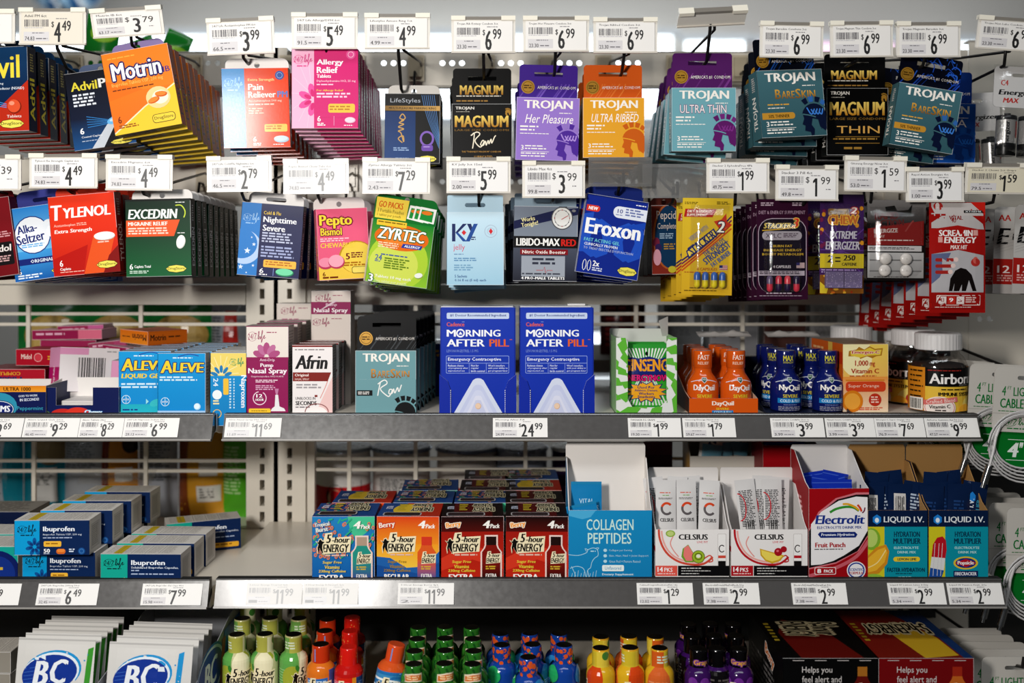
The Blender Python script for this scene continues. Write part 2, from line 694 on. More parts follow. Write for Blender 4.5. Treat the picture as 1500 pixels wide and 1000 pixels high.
def helmet(a, x, y, s, col, alt=None, bg=None):
    """crested head in profile looking to the side"""
    cx, cy = x+s*.55, y+s*.55
    for k in range(9):
        t0, t1 = 232+k*22, 232+k*22+16
        r0, r1 = s*.40, s*(.56-.008*k*k*.35)
        c = col if not alt or k % 2 == 0 else mixc(col, alt, .6)
        a.p([(cx+r0*math.cos(R(t0)), cy+r0*math.sin(R(t0))), (cx+r1*math.cos(R(t0)), cy+r1*math.sin(R(t0))), (cx+r1*math.cos(R(t1)), cy+r1*math.sin(R(t1))), (cx+r0*math.cos(R(t1)), cy+r0*math.sin(R(t1)))], c)
    pts = [(cx+s*.35*math.cos(R(t)), cy+s*.35*math.sin(R(t))) for t in range(195, 380, 15)]
    pts += [(cx+s*.36, cy+s*.26), (cx+s*.30, cy+s*.42), (cx+s*.14, cy+s*.30), (cx+s*.10, cy+s*.10), (cx-s*.06, cy+s*.06), (cx-s*.10, cy+s*.24), (cx-.02*s, cy+s*.36), (cx-s*.04, cy+s*.52), (cx-s*.12, cy+s*.54), (cx-s*.14, cy+s*.44), (cx-s*.30, cy+s*.40), (cx-s*.28, cy+s*.26), (cx-s*.36, cy+s*.22), (cx-s*.30, cy+s*.06)]
    a.conc(pts, col)
    if bg:
        a.s_([(cx-s*.33, cy-s*.06), (cx-s*.12, cy-.02*s), (cx+s*.04, cy+s*.03)], s*.03, bg)
    if alt:
        for k in range(4):
            a.s_([(cx-s*.2+k*s*.12, cy-s*.24+k*.05*s), (cx-s*.08+k*s*.1, cy-s*.05), (cx+s*.02+k*s*.08, cy-s*.2)], s*.035, alt)


def seal(a, x, y, r):
    a.e(x, y, r, r, '#c79a3c', n=20, mat='gold').ring(x, y, r*.78, r*.78, .8, '#7d5a1c')
    a.g(x-r*.6, y-r*.3, x+r*.7, y+r*.35, 2, '#5e4213')


def condom_head(col, streak, streak2=None, text=True):
    def f(a, w, h):
        rnd = random.Random(sum(map(ord, col)))
        for k in range(9):
            y = h*.5
            x = rnd.uniform(0, w)
            a.s_([(x, h-1), (x+8, h*.75), (x+rnd.uniform(10, 18), h*.56)], rnd.uniform(.7, 2), mixc(col, streak, rnd.uniform(.3, 1)))
        if streak2:
            for k in range(16):
                x, y = rnd.uniform(0, w-12), rnd.uniform(2, h-8)
                a.s_([(x, y), (x+rnd.uniform(2, 6), y-rnd.uniform(2, 9)), (x+rnd.uniform(7, 14), y+rnd.uniform(-4, 6)), (x+rnd.uniform(12, 18), y+rnd.uniform(-8, 8))], rnd.uniform(.5, 1.8), mixc(streak, streak2, rnd.random()))
        seal(a, 13, h*.66, 10)
        a.t("AMERICA'S #1 CONDOM", 27, h*.62, w-3, h*.72, '#f2ece6', b=.006)
    return f


def trojan(bg, name, ncol, logo, alt=None, script=None, c2=None, bar=False, sub='#f5f2ec'):
    def f(a, w=94, h=93):
        if c2:
            a.grad(0, 0, w, h, bg, c2)
        a.t('TROJAN', 11, 4, w-10, 20, '#f7f2ea', b=.035)
        a.g(w*.68, 22, w-11, 24, 1, '#f7f2ea')
        if name == 'BARESKIN':
            a.t('B', 24, 27, 32, 40, ncol, b=.02, c2='#8a5a14').t('ARE', 33, 29.5, 52, 40, ncol, b=.02, c2='#8a5a14').t('S', 53, 27, 61, 40, ncol, b=.02, c2='#8a5a14').t('KIN', 62, 29.5, 82, 40, ncol, b=.02, c2='#8a5a14')
        elif script:
            a.t(name, 13, 25, w-9, 38, '#fbf6f2', i=.28, b=.004)
        else:
            a.t(name, 12, 25, w-14, 37, '#fbf3f0', o=ncol, ow=.03, b=.0)
        if bar:
            a.g(12, 47, 46, 50, 1, ncol).g(12, 52, 38, 54, 1, sub)
            a.rr(3, 59, 50, 68, (0, 4, 4, 0), '#c9983c')
            a.t('50% THINNER', 12, 61.5, 42, 66, '#3a2a10', b=.02)
        else:
            a.g(6, 42, 40, 46, 1, sub).g(6, 47, 34, 51, 1, sub).g(6, 53, 50, 55, 1, sub)
        a.t('3', 8, 71, 12, 78, sub, b=.02).g(14, 71, 46, 74, 1, sub).g(14, 75, 52, 78, 1, sub)
        a.r(8, 80, 50, 80.6, sub).g(8, 82, 48, 85, 1, sub).g(8, 86, 44, 89, 1, sub)
        helmet(a, 50, 38, 50, logo, alt, bg)
    return f


def one(a, x0, y0, x1, y1, c):
    w, h = x1-x0, y1-y0
    a.p([(x0+w*.5, y0), (x1, y0), (x1, y1), (x0+w*.5, y1)], c).p([(x0+w*.5, y0), (x0+w*.5, y0+h*.2), (x0, y0+h*.27), (x0, y0+h*.15)], c)


def price_ticket(a, w, h, title, price, unit, style='A', x=0, y=0, glare=0., pr='6ct'):
    """shelf ticket: title, bars, unit price, big price"""
    sx, sy = w/80, h/38
    k = lambda c: mixc(c, '#ffffff', glare)  # glare painted into the print: ink mixed towards white
    X, Y = lambda v: x+v*sx, lambda v: y+v*sy
    dk, md = k('#1b1a1c'), k('#77747a')
    a.t(title, X(4), Y(2.2), X(4+min(56, 2.4*len(title))), Y(5.6), k('#3c393c'), b=.012)
    a.bars(X(4), Y(8.5), X(36), Y(17.5), k('#55525a'), n=24, seed=len(title))
    a.g(X(4), Y(18.5), X(36), Y(20.2), 1, k('#c2bfc4'))
    a.r(X(3), Y(24), X(36), Y(36), k('#dcd9da'))
    a.g(X(14), Y(25), X(30), Y(26.8), 1, md)
    a.t(unit, X(4.5), Y(30), X(17), Y(35), k('#2c2a2d'), b=.012)
    a.g(X(19), Y(32), X(35), Y(34.5), 1, md)
    a.g(X(45), Y(7), X(60), Y(8.6), 1, md)
    d, c = price.split('.')
    if style == 'A':
        a.t('$', X(39), Y(11), X(42.5), Y(19), dk)
        n = len(d)
        x1 = 42.5
        for ch in d:
            wd = 6 if ch == '1' else 9
            if ch == '1':
                one(a, X(x1), Y(12), X(x1+5), Y(37), dk)
            else:
                a.t(ch, X(x1), Y(12), X(x1+wd), Y(37), dk, b=.032)
            x1 += wd+1
        a.t(c, X(x1+.3), Y(10), X(x1+12), Y(23), dk, b=.02)
    else:
        a.t('$', X(38), Y(9), X(43), Y(18), dk, b=.005)
        one(a, X(48), Y(11), X(54), Y(35), dk) if d == '1' else a.t(d, X(47), Y(11), X(56), Y(35), dk, b=.026)
        a.t(c, X(59), Y(9), X(72), Y(19), dk, b=.0)
        a.g(X(66), Y(25), X(73), Y(27), 1, md)


# --- top row
def art_advil(a, w=99, h=124):
    a.grad(0, 0, w, h*.5, '#16466f', '#0c3158').grad(0, h*.5, w, h, '#0c3158', '#0a2850')
    a.p([(w, h*.40), (w, h), (0, h), (0, h*.9), (w*.55, h*.72)], '#c2371d')
    a.t('Advil', 6, 12, w-12, 46, '#f0dd4e', b=.02)
    a.t('Ibuprofen Tablets, 200 mg', 8, 52, 62, 56, '#e8eef6').t('Pain Reliever/Fever Reducer (NSAID)', 8, 59, w-6, 64, '#e8eef6')
    for q in (0, 5, 10):
        a.s_([(10, 68+q), (66, 84+q*.5)], 1, '#4f9fe0')
    a.e(78, 88, 10.5, 10.5, '#8e2a12').e(77, 87, 9.5, 9.5, '#e4623a').e(74, 83, 4, 3, '#f0a184')
    a.t('Tablets', 66, 100, 88, 104, '#f4e6e0').t('6', 8, 96, 15, 110, '#ffffff', b=.03)
    drug(a, 54, 106, 38, 14)


def side_word(word, col, bgc=None, rev=False):
    def f(a, t, h):
        if bgc:
            a.r(0, 0, t, h, bgc)
        a.t(word, t/2-h*.25, h*.62-t*.28, t/2+h*.25, h*.62+t*.28, col, b=.02, r=90)
        a.g(t*.3, h*.08, t*.7, h*.3, 7, mixc(col, '#888888', .5))
    return f


def art_advilpm(a, w=92, h=114):
    a.grad(0, 0, w, h*.6, '#070d1e', '#081a3a').grad(0, h*.6, w, h, '#081a3a', '#1a5a92')
    a.p([(26, h), (44, h), (70, 74), (62, 70)], '#cfd5dc')
    a.p([(44, h), (80, h), (w, 96), (w, 60), (70, 74)], '#0a0d18')
    a.t('Advil', 7, 14, 46, 27, '#efe04c', b=.025).t('PM', 48, 13, 76, 26, '#f4f4f2', b=.04)
    a.g(8, 32, 48, 52, 4, '#e6eaf2')
    for q in range(5):
        a.s_([(24, 66+q*4), (60, 76+q)], .8, '#3d94d8')
    a.e(66, 76, 13, 5.5, '#7cc4f2', r=-12).e(65, 75, 8, 2.5, '#cdeaff', r=-12)
    a.t('6', 12, 82, 18, 91, '#ffffff', b=.03).t('Coated Caplets', 13, 94, 44, 97.5, '#eef2f6').g(13, 101, 40, 103, 1, '#b9c6d8')
    drug(a, 54, 104, 34, 9)


def art_motrin(a, w=99, h=121):
    a.grad(0, 0, w, h*.5, '#f08a24', '#f28c22').grad(0, h*.5, w, h, '#ee8420', '#ea7a1c')
    a.p([(0, 40), (52, 60), (0, 70)], '#ee7c1c')
    a.p([(0, h), (0, h-4), (w, 58), (w, h)], '#f2cf3e')
    a.s_([(0, h-3), (50, 86), (w, 60)], 1.8, '#fbe9c8', smooth=False)
    a.g(8, 8, 50, 11, 1, '#f6b24a')
    a.t('Motrin', 11, 17, 84, 42, '#fdfdfd', o='#2d1d66', ow=.07, b=.03).t('IB', 86, 33, 96, 41, '#47308a')
    a.t('Ibuprofen Tablets USP, 200 mg', 8, 45, 84, 52, '#f8c66a').g(8, 55, 74, 58, 1, '#7a3a14')
    a.e(72, 76, 18, 16, '#f8d9a0').e(75, 76, 12, 10, '#fdf3dc')
    a.e(77, 72, 9, 4.3, '#d7681a', r=6).e(76, 71, 8, 3.2, '#f1933c', r=6).e(65, 79, 9, 4.3, '#d7681a', r=-14).e(64, 78.5, 8, 3.2, '#f1933c', r=-14)
    a.t('6', 8, 94, 13, 104, '#7a2a0c').g(8, 107, 40, 113, 2, '#a55a14')
    a.rr(58, 100, 92, 113, 5, '#4a4118').rr(58.8, 100.8, 91.2, 112.2, 4.5, '#f2d64a').t('DrugStore', 61, 103.5, 89, 109.5, '#4a4118')


def art_pm(a, w=97, h=116):
    a.grad(0, 0, 33, h, '#4f9fd8', '#2f86cc').r(33, 0, w, h, '#e9552c')
    life(a, 3, 14, 28, 16, '#a9d3f2')
    a.t('Extra Strength', 38, 15, 76, 20, '#f7d48c', b=.03)
    a.t('Pain', 38, 23, 60, 32, '#fff1e8', b=.03).t('Reliever', 38, 34, 78, 43, '#fff1e8', b=.03).t('PM', 80, 34, 95, 43, '#5f86c8', b=.03)
    a.t('Acetaminophen 500 mg', 38, 46, 86, 50, '#fbdccb').g(38, 52, 82, 55, 1, '#fbdccb').g(38, 58, 60, 68, 3, '#f5b89e')
    a.e(84, 11, 6.5, 6.5, '#4466a8').ring(84, 11, 4, 4, .7, '#a9bce0')
    a.rr(60, 82, w-4, 93, 2, '#f8cf6a').g(62, 84, w-6, 91, 2, '#c8862a')
    a.e(84, 104, 11, 5.2, '#bcd0dc').e(83, 103, 10, 4, '#d6e4ec')
    a.t('6', 43, 100, 48, 107, '#fff').g(43, 109, 57, 114, 2, '#fff')
    a.g(72, 111, 90, 113, 1, '#fff')


def art_allergy(a, w=98, h=116):
    a.r(0, 0, 33, h, '#f3bcd6').r(33, 0, w, h, '#d8137c')
    for k in range(7):
        a.s_([(30, 66), (30-30*math.cos(R(k*26-80)), 66+52*math.sin(R(k*26-80)))], .5, '#f8d6e6')
    petals(a, 33, 74, 24, '#e75aa6', '#d8137c', 7, 0)
    a.r(33, 46, w, 100, '#d8137c')
    life(a, 3, 8, 28, 15, '#dd4a94')
    a.t('Allergy', 37, 15, 76, 25, '#fff3f8', b=.035).t('Relief', 37, 26, 68, 35, '#fff3f8', b=.035).t('Tablets', 37, 37, 58, 42, '#fff3f8', b=.03)
    a.t('Diphenhydramine HCl, 25 mg', 37, 45, 94, 49, '#fbd0e4').g(37, 51, 64, 54, 1, '#fbd0e4')
    a.t('For Allergy Relief', 37, 59, 76, 62.5, '#f4d64a', b=.02).g(37, 64, 90, 73, 2, '#fbd0e4')
    a.rr(54, 80, w-5, 93, 3, '#f7c94e').g(56, 83, w-8, 91, 2, '#c48a22')
    a.e(87, 8, 7, 7, '#e65aa0').ring(87, 8, 4, 4, .8, '#fbd0e4')
    a.t('6', 38, 98, 43, 106, '#fff').g(38, 108, 50, 113, 2, '#fff').r(62, 98, 62.8, 112, '#f3a4cb')
    a.e(86, 104, 8, 4.5, '#e8b6cc').e(85.5, 103.5, 7, 3.6, '#f6dbe6').g(77, 111, 92, 113, 1, '#fff')


def art_ring(a, w=81, h=102):
    a.r(0, 0, w, h, '#0a0a0e').grad(0, 26, 45, h, '#123a6e', '#1c4c86')
    for k in range(7):
        a.s_([(54+k*3, 2), (62+k*2.4, 34), (80, 80-k*3)], .8, '#5b86b8')
    a.t('LifeStyles', 8, 7, 52, 15, '#b9bdc4', b=-.005)
    a.grad(0, 18, w, 25, '#8a6a34', '#cfa763', True).t('MULTI-PLEASURE PARKING RING', 6, 19.8, w-6, 23.2, '#2a1c08', b=.02)
    a.s_([(26, 72), (20, 66), (27, 62), (28, 71), (24, 58), (20, 55), (28, 52), (20, 49), (28, 45), (21, 43), (28, 39), (22, 36), (26, 30), (30, 36), (24, 40)], 1.5, '#cfa763')
    a.g(13, 79, 40, 85, 2, '#9db6d8').g(16, 94, 36, 96, 1, '#9db6d8')
    a.ring(62, 66, 9, 10, 3, '#8d6cc0').rr(54, 75, 71, 84, 3, '#7a55b0').g(57, 77, 69, 80, 1, '#b59ada')
    drug(a, 49, 90, 28, 11)


def art_magnum(script, sub):
    def f(a, w=86, h=83):
        a.t('TROJAN', 5, 4, 32, 9.5, '#e6e2da', b=.03).g(6, 11, 30, 12.5, 1, '#bdb8ae')
        helmet(a, 74, 6, 11, '#b58a3a')
        a.t('MAGNUM', 4, 17, w-5, 34, '#f4d878', b=.045, c2='#b07818')
        a.t('LARGE SIZE CONDOMS', 4, 36.5, w-4, 39.5, '#8a6a30')
        if script:
            a.s_([(28, 46), (32, 43), (30, 62), (29, 64)], 1.5, '#f3ead6')
            a.s_([(27, 46), (35, 41), (40, 44), (33, 53), (38, 61), (42, 62), (46, 55), (44, 53), (41, 59), (45, 60), (48, 54), (49, 60), (52, 53), (53, 58), (56, 51), (57, 57), (61, 48), (63, 46)], 1.5, '#f3ead6')
            a.t('THE "THINNEST MAGNUM" CONDOM', 14, 68, w-16, 70.5, '#b98f4a')
            a.t('LUBRICATED', 32, 75, 58, 79, '#b98f4a')
        else:
            a.t('THIN', 14, 47, w-12, 56, '#d3a65c', b=.0).r(12, 60, w-12, 60.6, '#a5803c').g(9, 62, w-8, 65.5, 1, '#a5803c').r(12, 68, w-12, 68.6, '#a5803c')
            a.g(24, 73, 54, 78, 1, '#a5803c')
    return f


def head_magnum(a, w, h):
    a.t('MAGNUM', 10, h*.46, w-12, h*.72, '#f4d878', b=.045, c2='#b07818').g(5, h*.74, w-6, h*.79, 1, '#e8e2d6').g(5, h*.87, w-20, h*.93, 1, '#b98f4a')


# --- second row
def art_alka(a, w=94, h=108):
    a.grad(0, 0, w, h*.6, '#2f8ed6', '#7fc8f0').grad(0, h*.6, w, h, '#4da8e4', '#1668b4')
    a.e(34, 42, 27, 28, '#203c8c').e(34, 42, 25.5, 26.5, '#f2f6fb')
    a.t('Alka-', 12, 26, 42, 38, '#1c2f80', b=.03, r=6).t('Seltzer', 10, 39, 52, 53, '#1c2f80', b=.03, r=6)
    a.g(16, 55, 52, 61, 2, '#6db8ea')
    a.e(60, 30, 9, 8, '#eef4fa').e(64, 40, 9, 9, '#f8fbff')
    a.e(78, 14, 10, 10, '#1c2f80').e(78, 14, 8.8, 8.8, '#8ccaf0').t('BAYER', 72, 12, 84, 16, '#1c2f80')
    a.r(0, 76, w, 85, '#1c2f80').t('ORIGINAL FLAVOR', 26, 78, w-4, 83, '#eaf2fa', b=.03)
    a.t('6', 6, 90, 11, 98, '#fff').g(5, 99, 42, 106, 2, '#eaf4fc')
    drug(a, 54, 92, 34, 12)


def art_tylenol(a, w=99, h=117):
    a.grad(0, 0, w, h*.45, '#ea4420', '#e43c1c').grad(0, h*.45, w, h, '#e43c1c', '#c42414')
    a.p([(0, 92), (54, 74), (44, h), (0, h)], '#c01c10')
    a.p([(64, 60), (96, 60), (78, h), (45, h)], '#e8622a')
    a.p([(84, 92), (w, 78), (w, h), (74, h)], '#8e1410')
    a.t('T', 3, 13, 20, 35, '#fbf7f3', b=.05, i=.1).t('YLENOL', 21, 18, 92, 33, '#fbf7f3', b=.05, i=.1)
    a.t('Acetaminophen', 6, 41, 38, 46, '#f6cbbb').g(40, 41, 56, 46, 2, '#f3b9a6')
    a.t('Extra Strength', 6, 49, 62, 56, '#fff6f0', b=.03, i=.12)
    a.e(80, 64, 15.5, 6, '#c9c2bc').e(79.5, 63, 15.5, 5.8, '#fbf9f5').g(69, 71, 90, 74, 1, '#fbd9c8')
    a.t('6', 10, 94, 15, 103, '#fff').t('Caplets', 10, 105, 26, 110, '#fff').g(10, 111, 46, 113, 1, '#f4c4b4')
    drug(a, 64, 99, 32, 12)


def art_excedrin(a, w=96, h=115):
    a.grad(0, 0, w, h*.5, '#06301f', '#074a2c').grad(0, h*.5, w, h, '#074a2c', '#0a6a3c')
    a.r(0, 0, w, 3, '#04150f')
    a.t('EXCEDRIN', 4, 15, 77, 29, '#f8f9f5', b=.05, i=.15)
    a.s_([(74, 10), (82, 10), (87, 16), (88, 22), (86, 28)], 1.6, '#cfe04a')
    a.p([(1, 31), (80, 31), (71, 55), (1, 55)], '#e8632a')
    a.t('MIGRAINE RELIEF', 4, 33.5, 62, 39, '#fff3ea', b=.04).g(4, 42, 72, 53, 3, '#fbe0d0')
    a.e(81, 64, 6.5, 10, '#d8d8d2', r=15).e(80.5, 63, 6, 9.5, '#f7f7f2', r=15).g(76, 50, 88, 52, 1, '#eee').g(74, 5, 88, 7, 1, '#eee')
    a.t('6', 5, 95, 10, 103, '#fff').t('Caplets Total', 12, 97, 36, 102, '#fff', b=.02).g(5, 105, 34, 110, 2, '#cfe4d6')
    drug(a, 58, 97, 31, 12)


def star(a, x, y, r, col):
    pts = []
    for k in range(10):
        q = r if k % 2 == 0 else r*.42
        pts.append((x+q*math.sin(R(36*k)), y-q*math.cos(R(36*k))))
    a.conc(pts, col)


def art_night(a, w=91, h=107):
    a.r(0, 0, 29, h, '#2f86cc').grad(29, 0, w, h*.2, '#3a3e62', '#1b2258').grad(29, h*.2, w, h, '#1b2258', '#18205a')
    a.e(8, 66, 25, 25, '#bcd2f0', n=28).e(4, 61, 23, 22, '#2f86cc', n=28)
    a.r(29, 12, 36, h, '#1b2258').r(-.0, 40, .1, 41, '#2f86cc')
    for x, y, r in ((13, 71, 5), (22, 61, 3), (5, 95, 4), (23, 92, 2.4), (18, 51, 1.6), (14, 103, 1.6)):
        star(a, x, y, r, '#e2ecf8')
    life(a, 3, 16, 25, 13, '#a6ccee')
    a.t('Cold & Flu', 33, 11, 58, 16, '#f0d05a', b=.02).t('Nighttime', 33, 19, 82, 30, '#f4f5fa', b=.03).t('Severe', 33, 31, 66, 40, '#f4f5fa', b=.03)
    a.g(33, 42, 86, 58, 4, '#c3c8e0').g(33, 62, 84, 80, 4, '#aab2d6')
    a.rr(38, 82, 86, 93, 2, '#f7c14e').g(41, 84, 82, 91, 2, '#c27c1c')
    a.t('6', 33, 95, 39, 102, '#fff').g(33, 103, 46, 106, 1, '#fff').r(53, 94, 53.8, 105, '#8ea0d8')
    a.e(70, 99, 13.5, 6, '#1f8f66').e(69.5, 98.2, 12.5, 5, '#7fdcae')


def art_pepto(a, w=73, h=106):
    a.r(0, 0, w, h, '#ee6f90').p([(0, 76), (28, 80), (w, 62), (w, h), (0, h)], '#f2cf58')
    a.e(56, 72, 26, 24, '#c99a2e', n=24).e(57, 73, 25, 23, '#f2d660', n=24)
    a.t('Pepto', 4, 9, 52, 29, '#f7e04e', o='#8c1a4a', ow=.09, b=.04).t('Bismol', 5, 28, 36, 39, '#f7e04e', o='#8c1a4a', ow=.09, b=.03)
    a.g(4, 43, 48, 49, 2, '#fbd2dc').t('CHEWABLES', 4, 50, 54, 57, '#f7dc58', b=.02)
    a.t('5', 40, 66, 46, 75, '#7c1230', b=.03).g(48, 65, 66, 74, 3, '#7c1230').g(36, 79, 68, 86, 2, '#b5781a')
    a.e(10, 80, 11, 8, '#c74a6c').e(10, 78, 10, 7, '#f29cb4').e(26, 78, 12, 10, '#c74a6c').e(25.5, 76.5, 11, 9, '#f6b3c4')
    a.t('6', 5, 92, 9, 98, '#7c2a10').g(5, 99, 36, 103, 1, '#7c2a10')
    a.rr(48, 86, 71, 96, 3, '#3a3420').rr(48.7, 86.7, 70.3, 95.3, 2.6, '#f2de78')


def art_zyrtec(a, w=89, h=96):
    a.grad(0, 0, w, h, '#1d8f3c', '#9ccc40').e(44, 58, 44, 42, '#b9d848', n=28).e(38, 64, 36, 32, '#d7e26a', n=28)
    a.r(0, 0, w, 1, '#1b7a34')
    a.e(45, 24, 40, 19, '#ea7a24', n=28).e(40, 22, 28, 13, '#f29038', n=24)
    a.p(rrect(6, 1, 50, 9, 1), '#f2cf48').g(8, 3, 48, 6, 1, '#8a6a14')
    a.t('ZYRTEC', 9, 11, 80, 28, '#fdfdf8', o='#1d6a34', ow=.05, b=.04, i=.18)
    a.p([(48, 32), (77, 32), (75, 38), (46, 38)], '#2b4aa8').t('ALLERGY', 50, 33.3, 74, 36.8, '#fff', b=.03, i=.15)
    a.g(12, 33, 44, 42, 3, '#fbe3c0').g(18, 50, 68, 53, 1, '#3a5cb0')
    a.t('24', 10, 52, 20, 60, '#3a5cb0').g(10, 61, 18, 63, 1, '#3a5cb0').g(24, 55, 62, 72, 5, '#6a8a28')
    a.t('3', 4, 81, 11, 92, '#fff', o='#1d6a34', ow=.06, b=.03).t('Tablets 10 mg each', 13, 81, 66, 86.5, '#f7f7e8', b=.03).t('One tablet per pouch', 12, 88, 60, 93, '#e6f0c0', b=.02)
    a.e(77, 76, 6, 4, '#9fb06a', r=-15).e(76.5, 75.3, 6, 3.6, '#f2f3ec', r=-15)


def head_zyrtec(a, w, h):
    a.p([(2, h*.14), (50, h*.14), (48, h-2), (2, h-2)], '#f2d65a')
    a.t('GO PACKS', 6, h*.28, 42, h*.52, '#d8571c', b=.03, i=.1).t('3 Portable Pouches', 5, h*.57, 44, h*.72, '#8a7a2c').t('1 tablet per pouch', 5, h*.76, 40, h*.9, '#8a7a2c')
    for k in range(3):
        x = 52+k*8
        a.p([(x, h*.30), (x+24, h*.34), (x+22, h-3), (x-3, h-6)], '#f6f6f2').p([(x+2, h*.40), (x+20, h*.43), (x+19, h*.86), (x, h*.80)], '#2f9f4c').e(x+10, h*.52, 8, 3, '#f08a34')


def art_ky(a, w=84, h=107):
    a.grad(0, 0, w, h, '#cfe6f2', '#a9cfe2')
    a.p([(8, 17), (13, 17), (13, 43), (8, 43)], '#1c2f6a').p([(24, 17), (30, 17), (17, 30), (13, 30)], '#1c2f6a').p([(13, 30), (17, 30), (30, 43), (24, 43)], '#2456a0')
    a.p([(30, 17), (36, 17), (39, 26), (36, 30)], '#1c2f6a').p([(40, 17), (46, 17), (34, 43), (28, 43)], '#2456a0')
    a.p([(22, 30), (25.5, 26), (29, 30), (25.5, 34)], '#d8303a').g(36, 36, 44, 42, 2, '#1c2f6a')
    a.t('jelly', 10, 47, 27, 58, '#d8607a', b=.01).g(11, 61, 26, 63.5, 1, '#7f9fc0')
    a.ring(65, 28, 9, 9, .7, '#b3bfd0').ring(65, 28, 5, 5, .6, '#b3bfd0').p([(62, 28), (65, 23.5), (68, 28), (65, 32.5)], '#d8303a')
    a.g(11, 67, 44, 73, 2, '#6f9cc0').g(11, 77, 40, 87, 3, '#83acc9')
    a.t('5 Sachets', 12, 92, 30, 96, '#2f5f98').t('0.16 fl oz (5 ml) each', 12, 98, 58, 102.5, '#2f5f98')


def art_libido(a, w=94, h=110):
    a.grad(0, 0, w, h*.45, '#7f8794', '#8b939f').grad(0, h*.45, w, h, '#5a6070', '#2c2e3c')
    a.p([(0, 22), (62, 5), (w, 2), (w, 12), (58, 20), (0, 34)], '#1a2250')
    a.t('Works', 11, 16, 31, 22, '#f2e8b0', r=10, b=.02).t('Tonight!', 11, 23, 36, 31, '#f2e8b0', r=10, b=.02)
    a.e(71, 17, 16, 17, '#5a5b60', n=28).e(71, 17, 14.5, 15.5, '#e9e8e4', n=28).ring(71, 17, 11, 12, .8, '#8a8a8c')
    for k in range(12):
        a.e(71+11*math.cos(R(30*k)), 17+12*math.sin(R(30*k)), .9, .9, '#b02a2a' if k % 3 == 0 else '#555', n=6)
    a.s_([(70, 19), (80, 13)], .9, '#c03030', smooth=False).rr(66, -1, 78, 2, 1, '#5a5b60').e(88, 6, 3, 2, '#8a8a8c')
    a.r(0, 44, w, 61, '#0b0b0e').t('LIBIDO-MAX', 4, 47, 68, 58, '#f8f6f2', b=.05).t('RED', 70, 48, 92, 58, '#d82a20', b=.05)
    a.r(10, 63, 80, 71, '#8e1420').t('Nitric Oxide Booster', 13, 64.5, 77, 69.5, '#f6e8e2', b=.03)
    a.r(12, 73, 76, 103, '#a8aeb8').g(28, 76, 62, 88, 2, '#3c4050')
    a.s_([(34, 94), (44, 94), (46, 89), (48, 99), (50, 94), (58, 94)], .8, '#c03030', smooth=False).g(13, 98, 76, 102, 1, '#4c505c')
    a.t('4 PRO-MALE TABLETS', 12, 103.5, 76, 107.5, '#fff', b=.04)


def art_eroxon(a, w=92, h=118):
    a.r(0, 0, w, h, '#1b3596').r(0, 0, w, 2, '#122870')
    a.t('oo', -2, 34, 96, 92, '#2c5ec6', b=.06)
    a.p([(0, 30), (14, 26), (14, 84), (0, 86)], '#2c5ec6').p([(0, 60), (92, 40), (92, 30)], '#2455bd')
    a.rr(2, 16, 22, 25, (0, 4, 4, 0), '#e0452c').t('NEW', 5, 18, 19, 23, '#fff', b=.04, i=.1)
    a.rr(42, 12, w, 29, (8, 0, 0, 8), '#e9edf6').t('10', 48, 16, 56, 22, '#2a3f90').g(60, 14, 88, 26, 3, '#7c88b8').g(46, 24, 56, 26, 1, '#7c88b8').g(74, 6, 90, 8.5, 1, '#fff')
    a.t('Eroxon', 4, 35, 87, 58, '#fbfbfc', b=.045)
    a.t('FAST ACTING GEL', 5, 64, 58, 69, '#7fd0dc', b=.03).t('CLINICALLY PROVEN', 6, 71, 56, 75, '#e8ecf8', b=.03).t('TO TREAT ERECTILE DYSFUNCTION', 6, 77, 80, 80.5, '#b9c4e6', b=.02)
    a.ring(11, 104, 2.6, 8, .8, '#fff', n=8).ring(18, 104, 2.6, 8, .8, '#fff', n=8)
    a.t('2x', 23, 96, 33, 104, '#fff', b=.03).g(23, 106, 40, 112, 2, '#dce2f4')
    drug(a, 60, 98, 30, 14)


def art_pepcid(a, w=38, h=100):
    a.grad(0, 0, w, h, '#6a2a1c', '#8a3428').e(26, 46, 24, 48, '#b0602c', n=28).e(27, 46, 22, 46, '#183f60', n=28)
    a.t('Pepcid', 8, 8, 37, 24, '#d6c9c0', b=.01).t('Complete', 9, 26, 37, 37, '#d6c9c0', b=.0)
    a.g(12, 41, 36, 50, 3, '#9db4c6').g(18, 56, 36, 66, 3, '#b08a3c')
    a.e(7, 54, 5, 7, '#7a2a44').e(10, 62, 5, 6, '#3a2a5c').e(8, 76, 6, 12, '#cf9aa6')
    a.e(30, 94, 6, 5, '#c8bc3c')


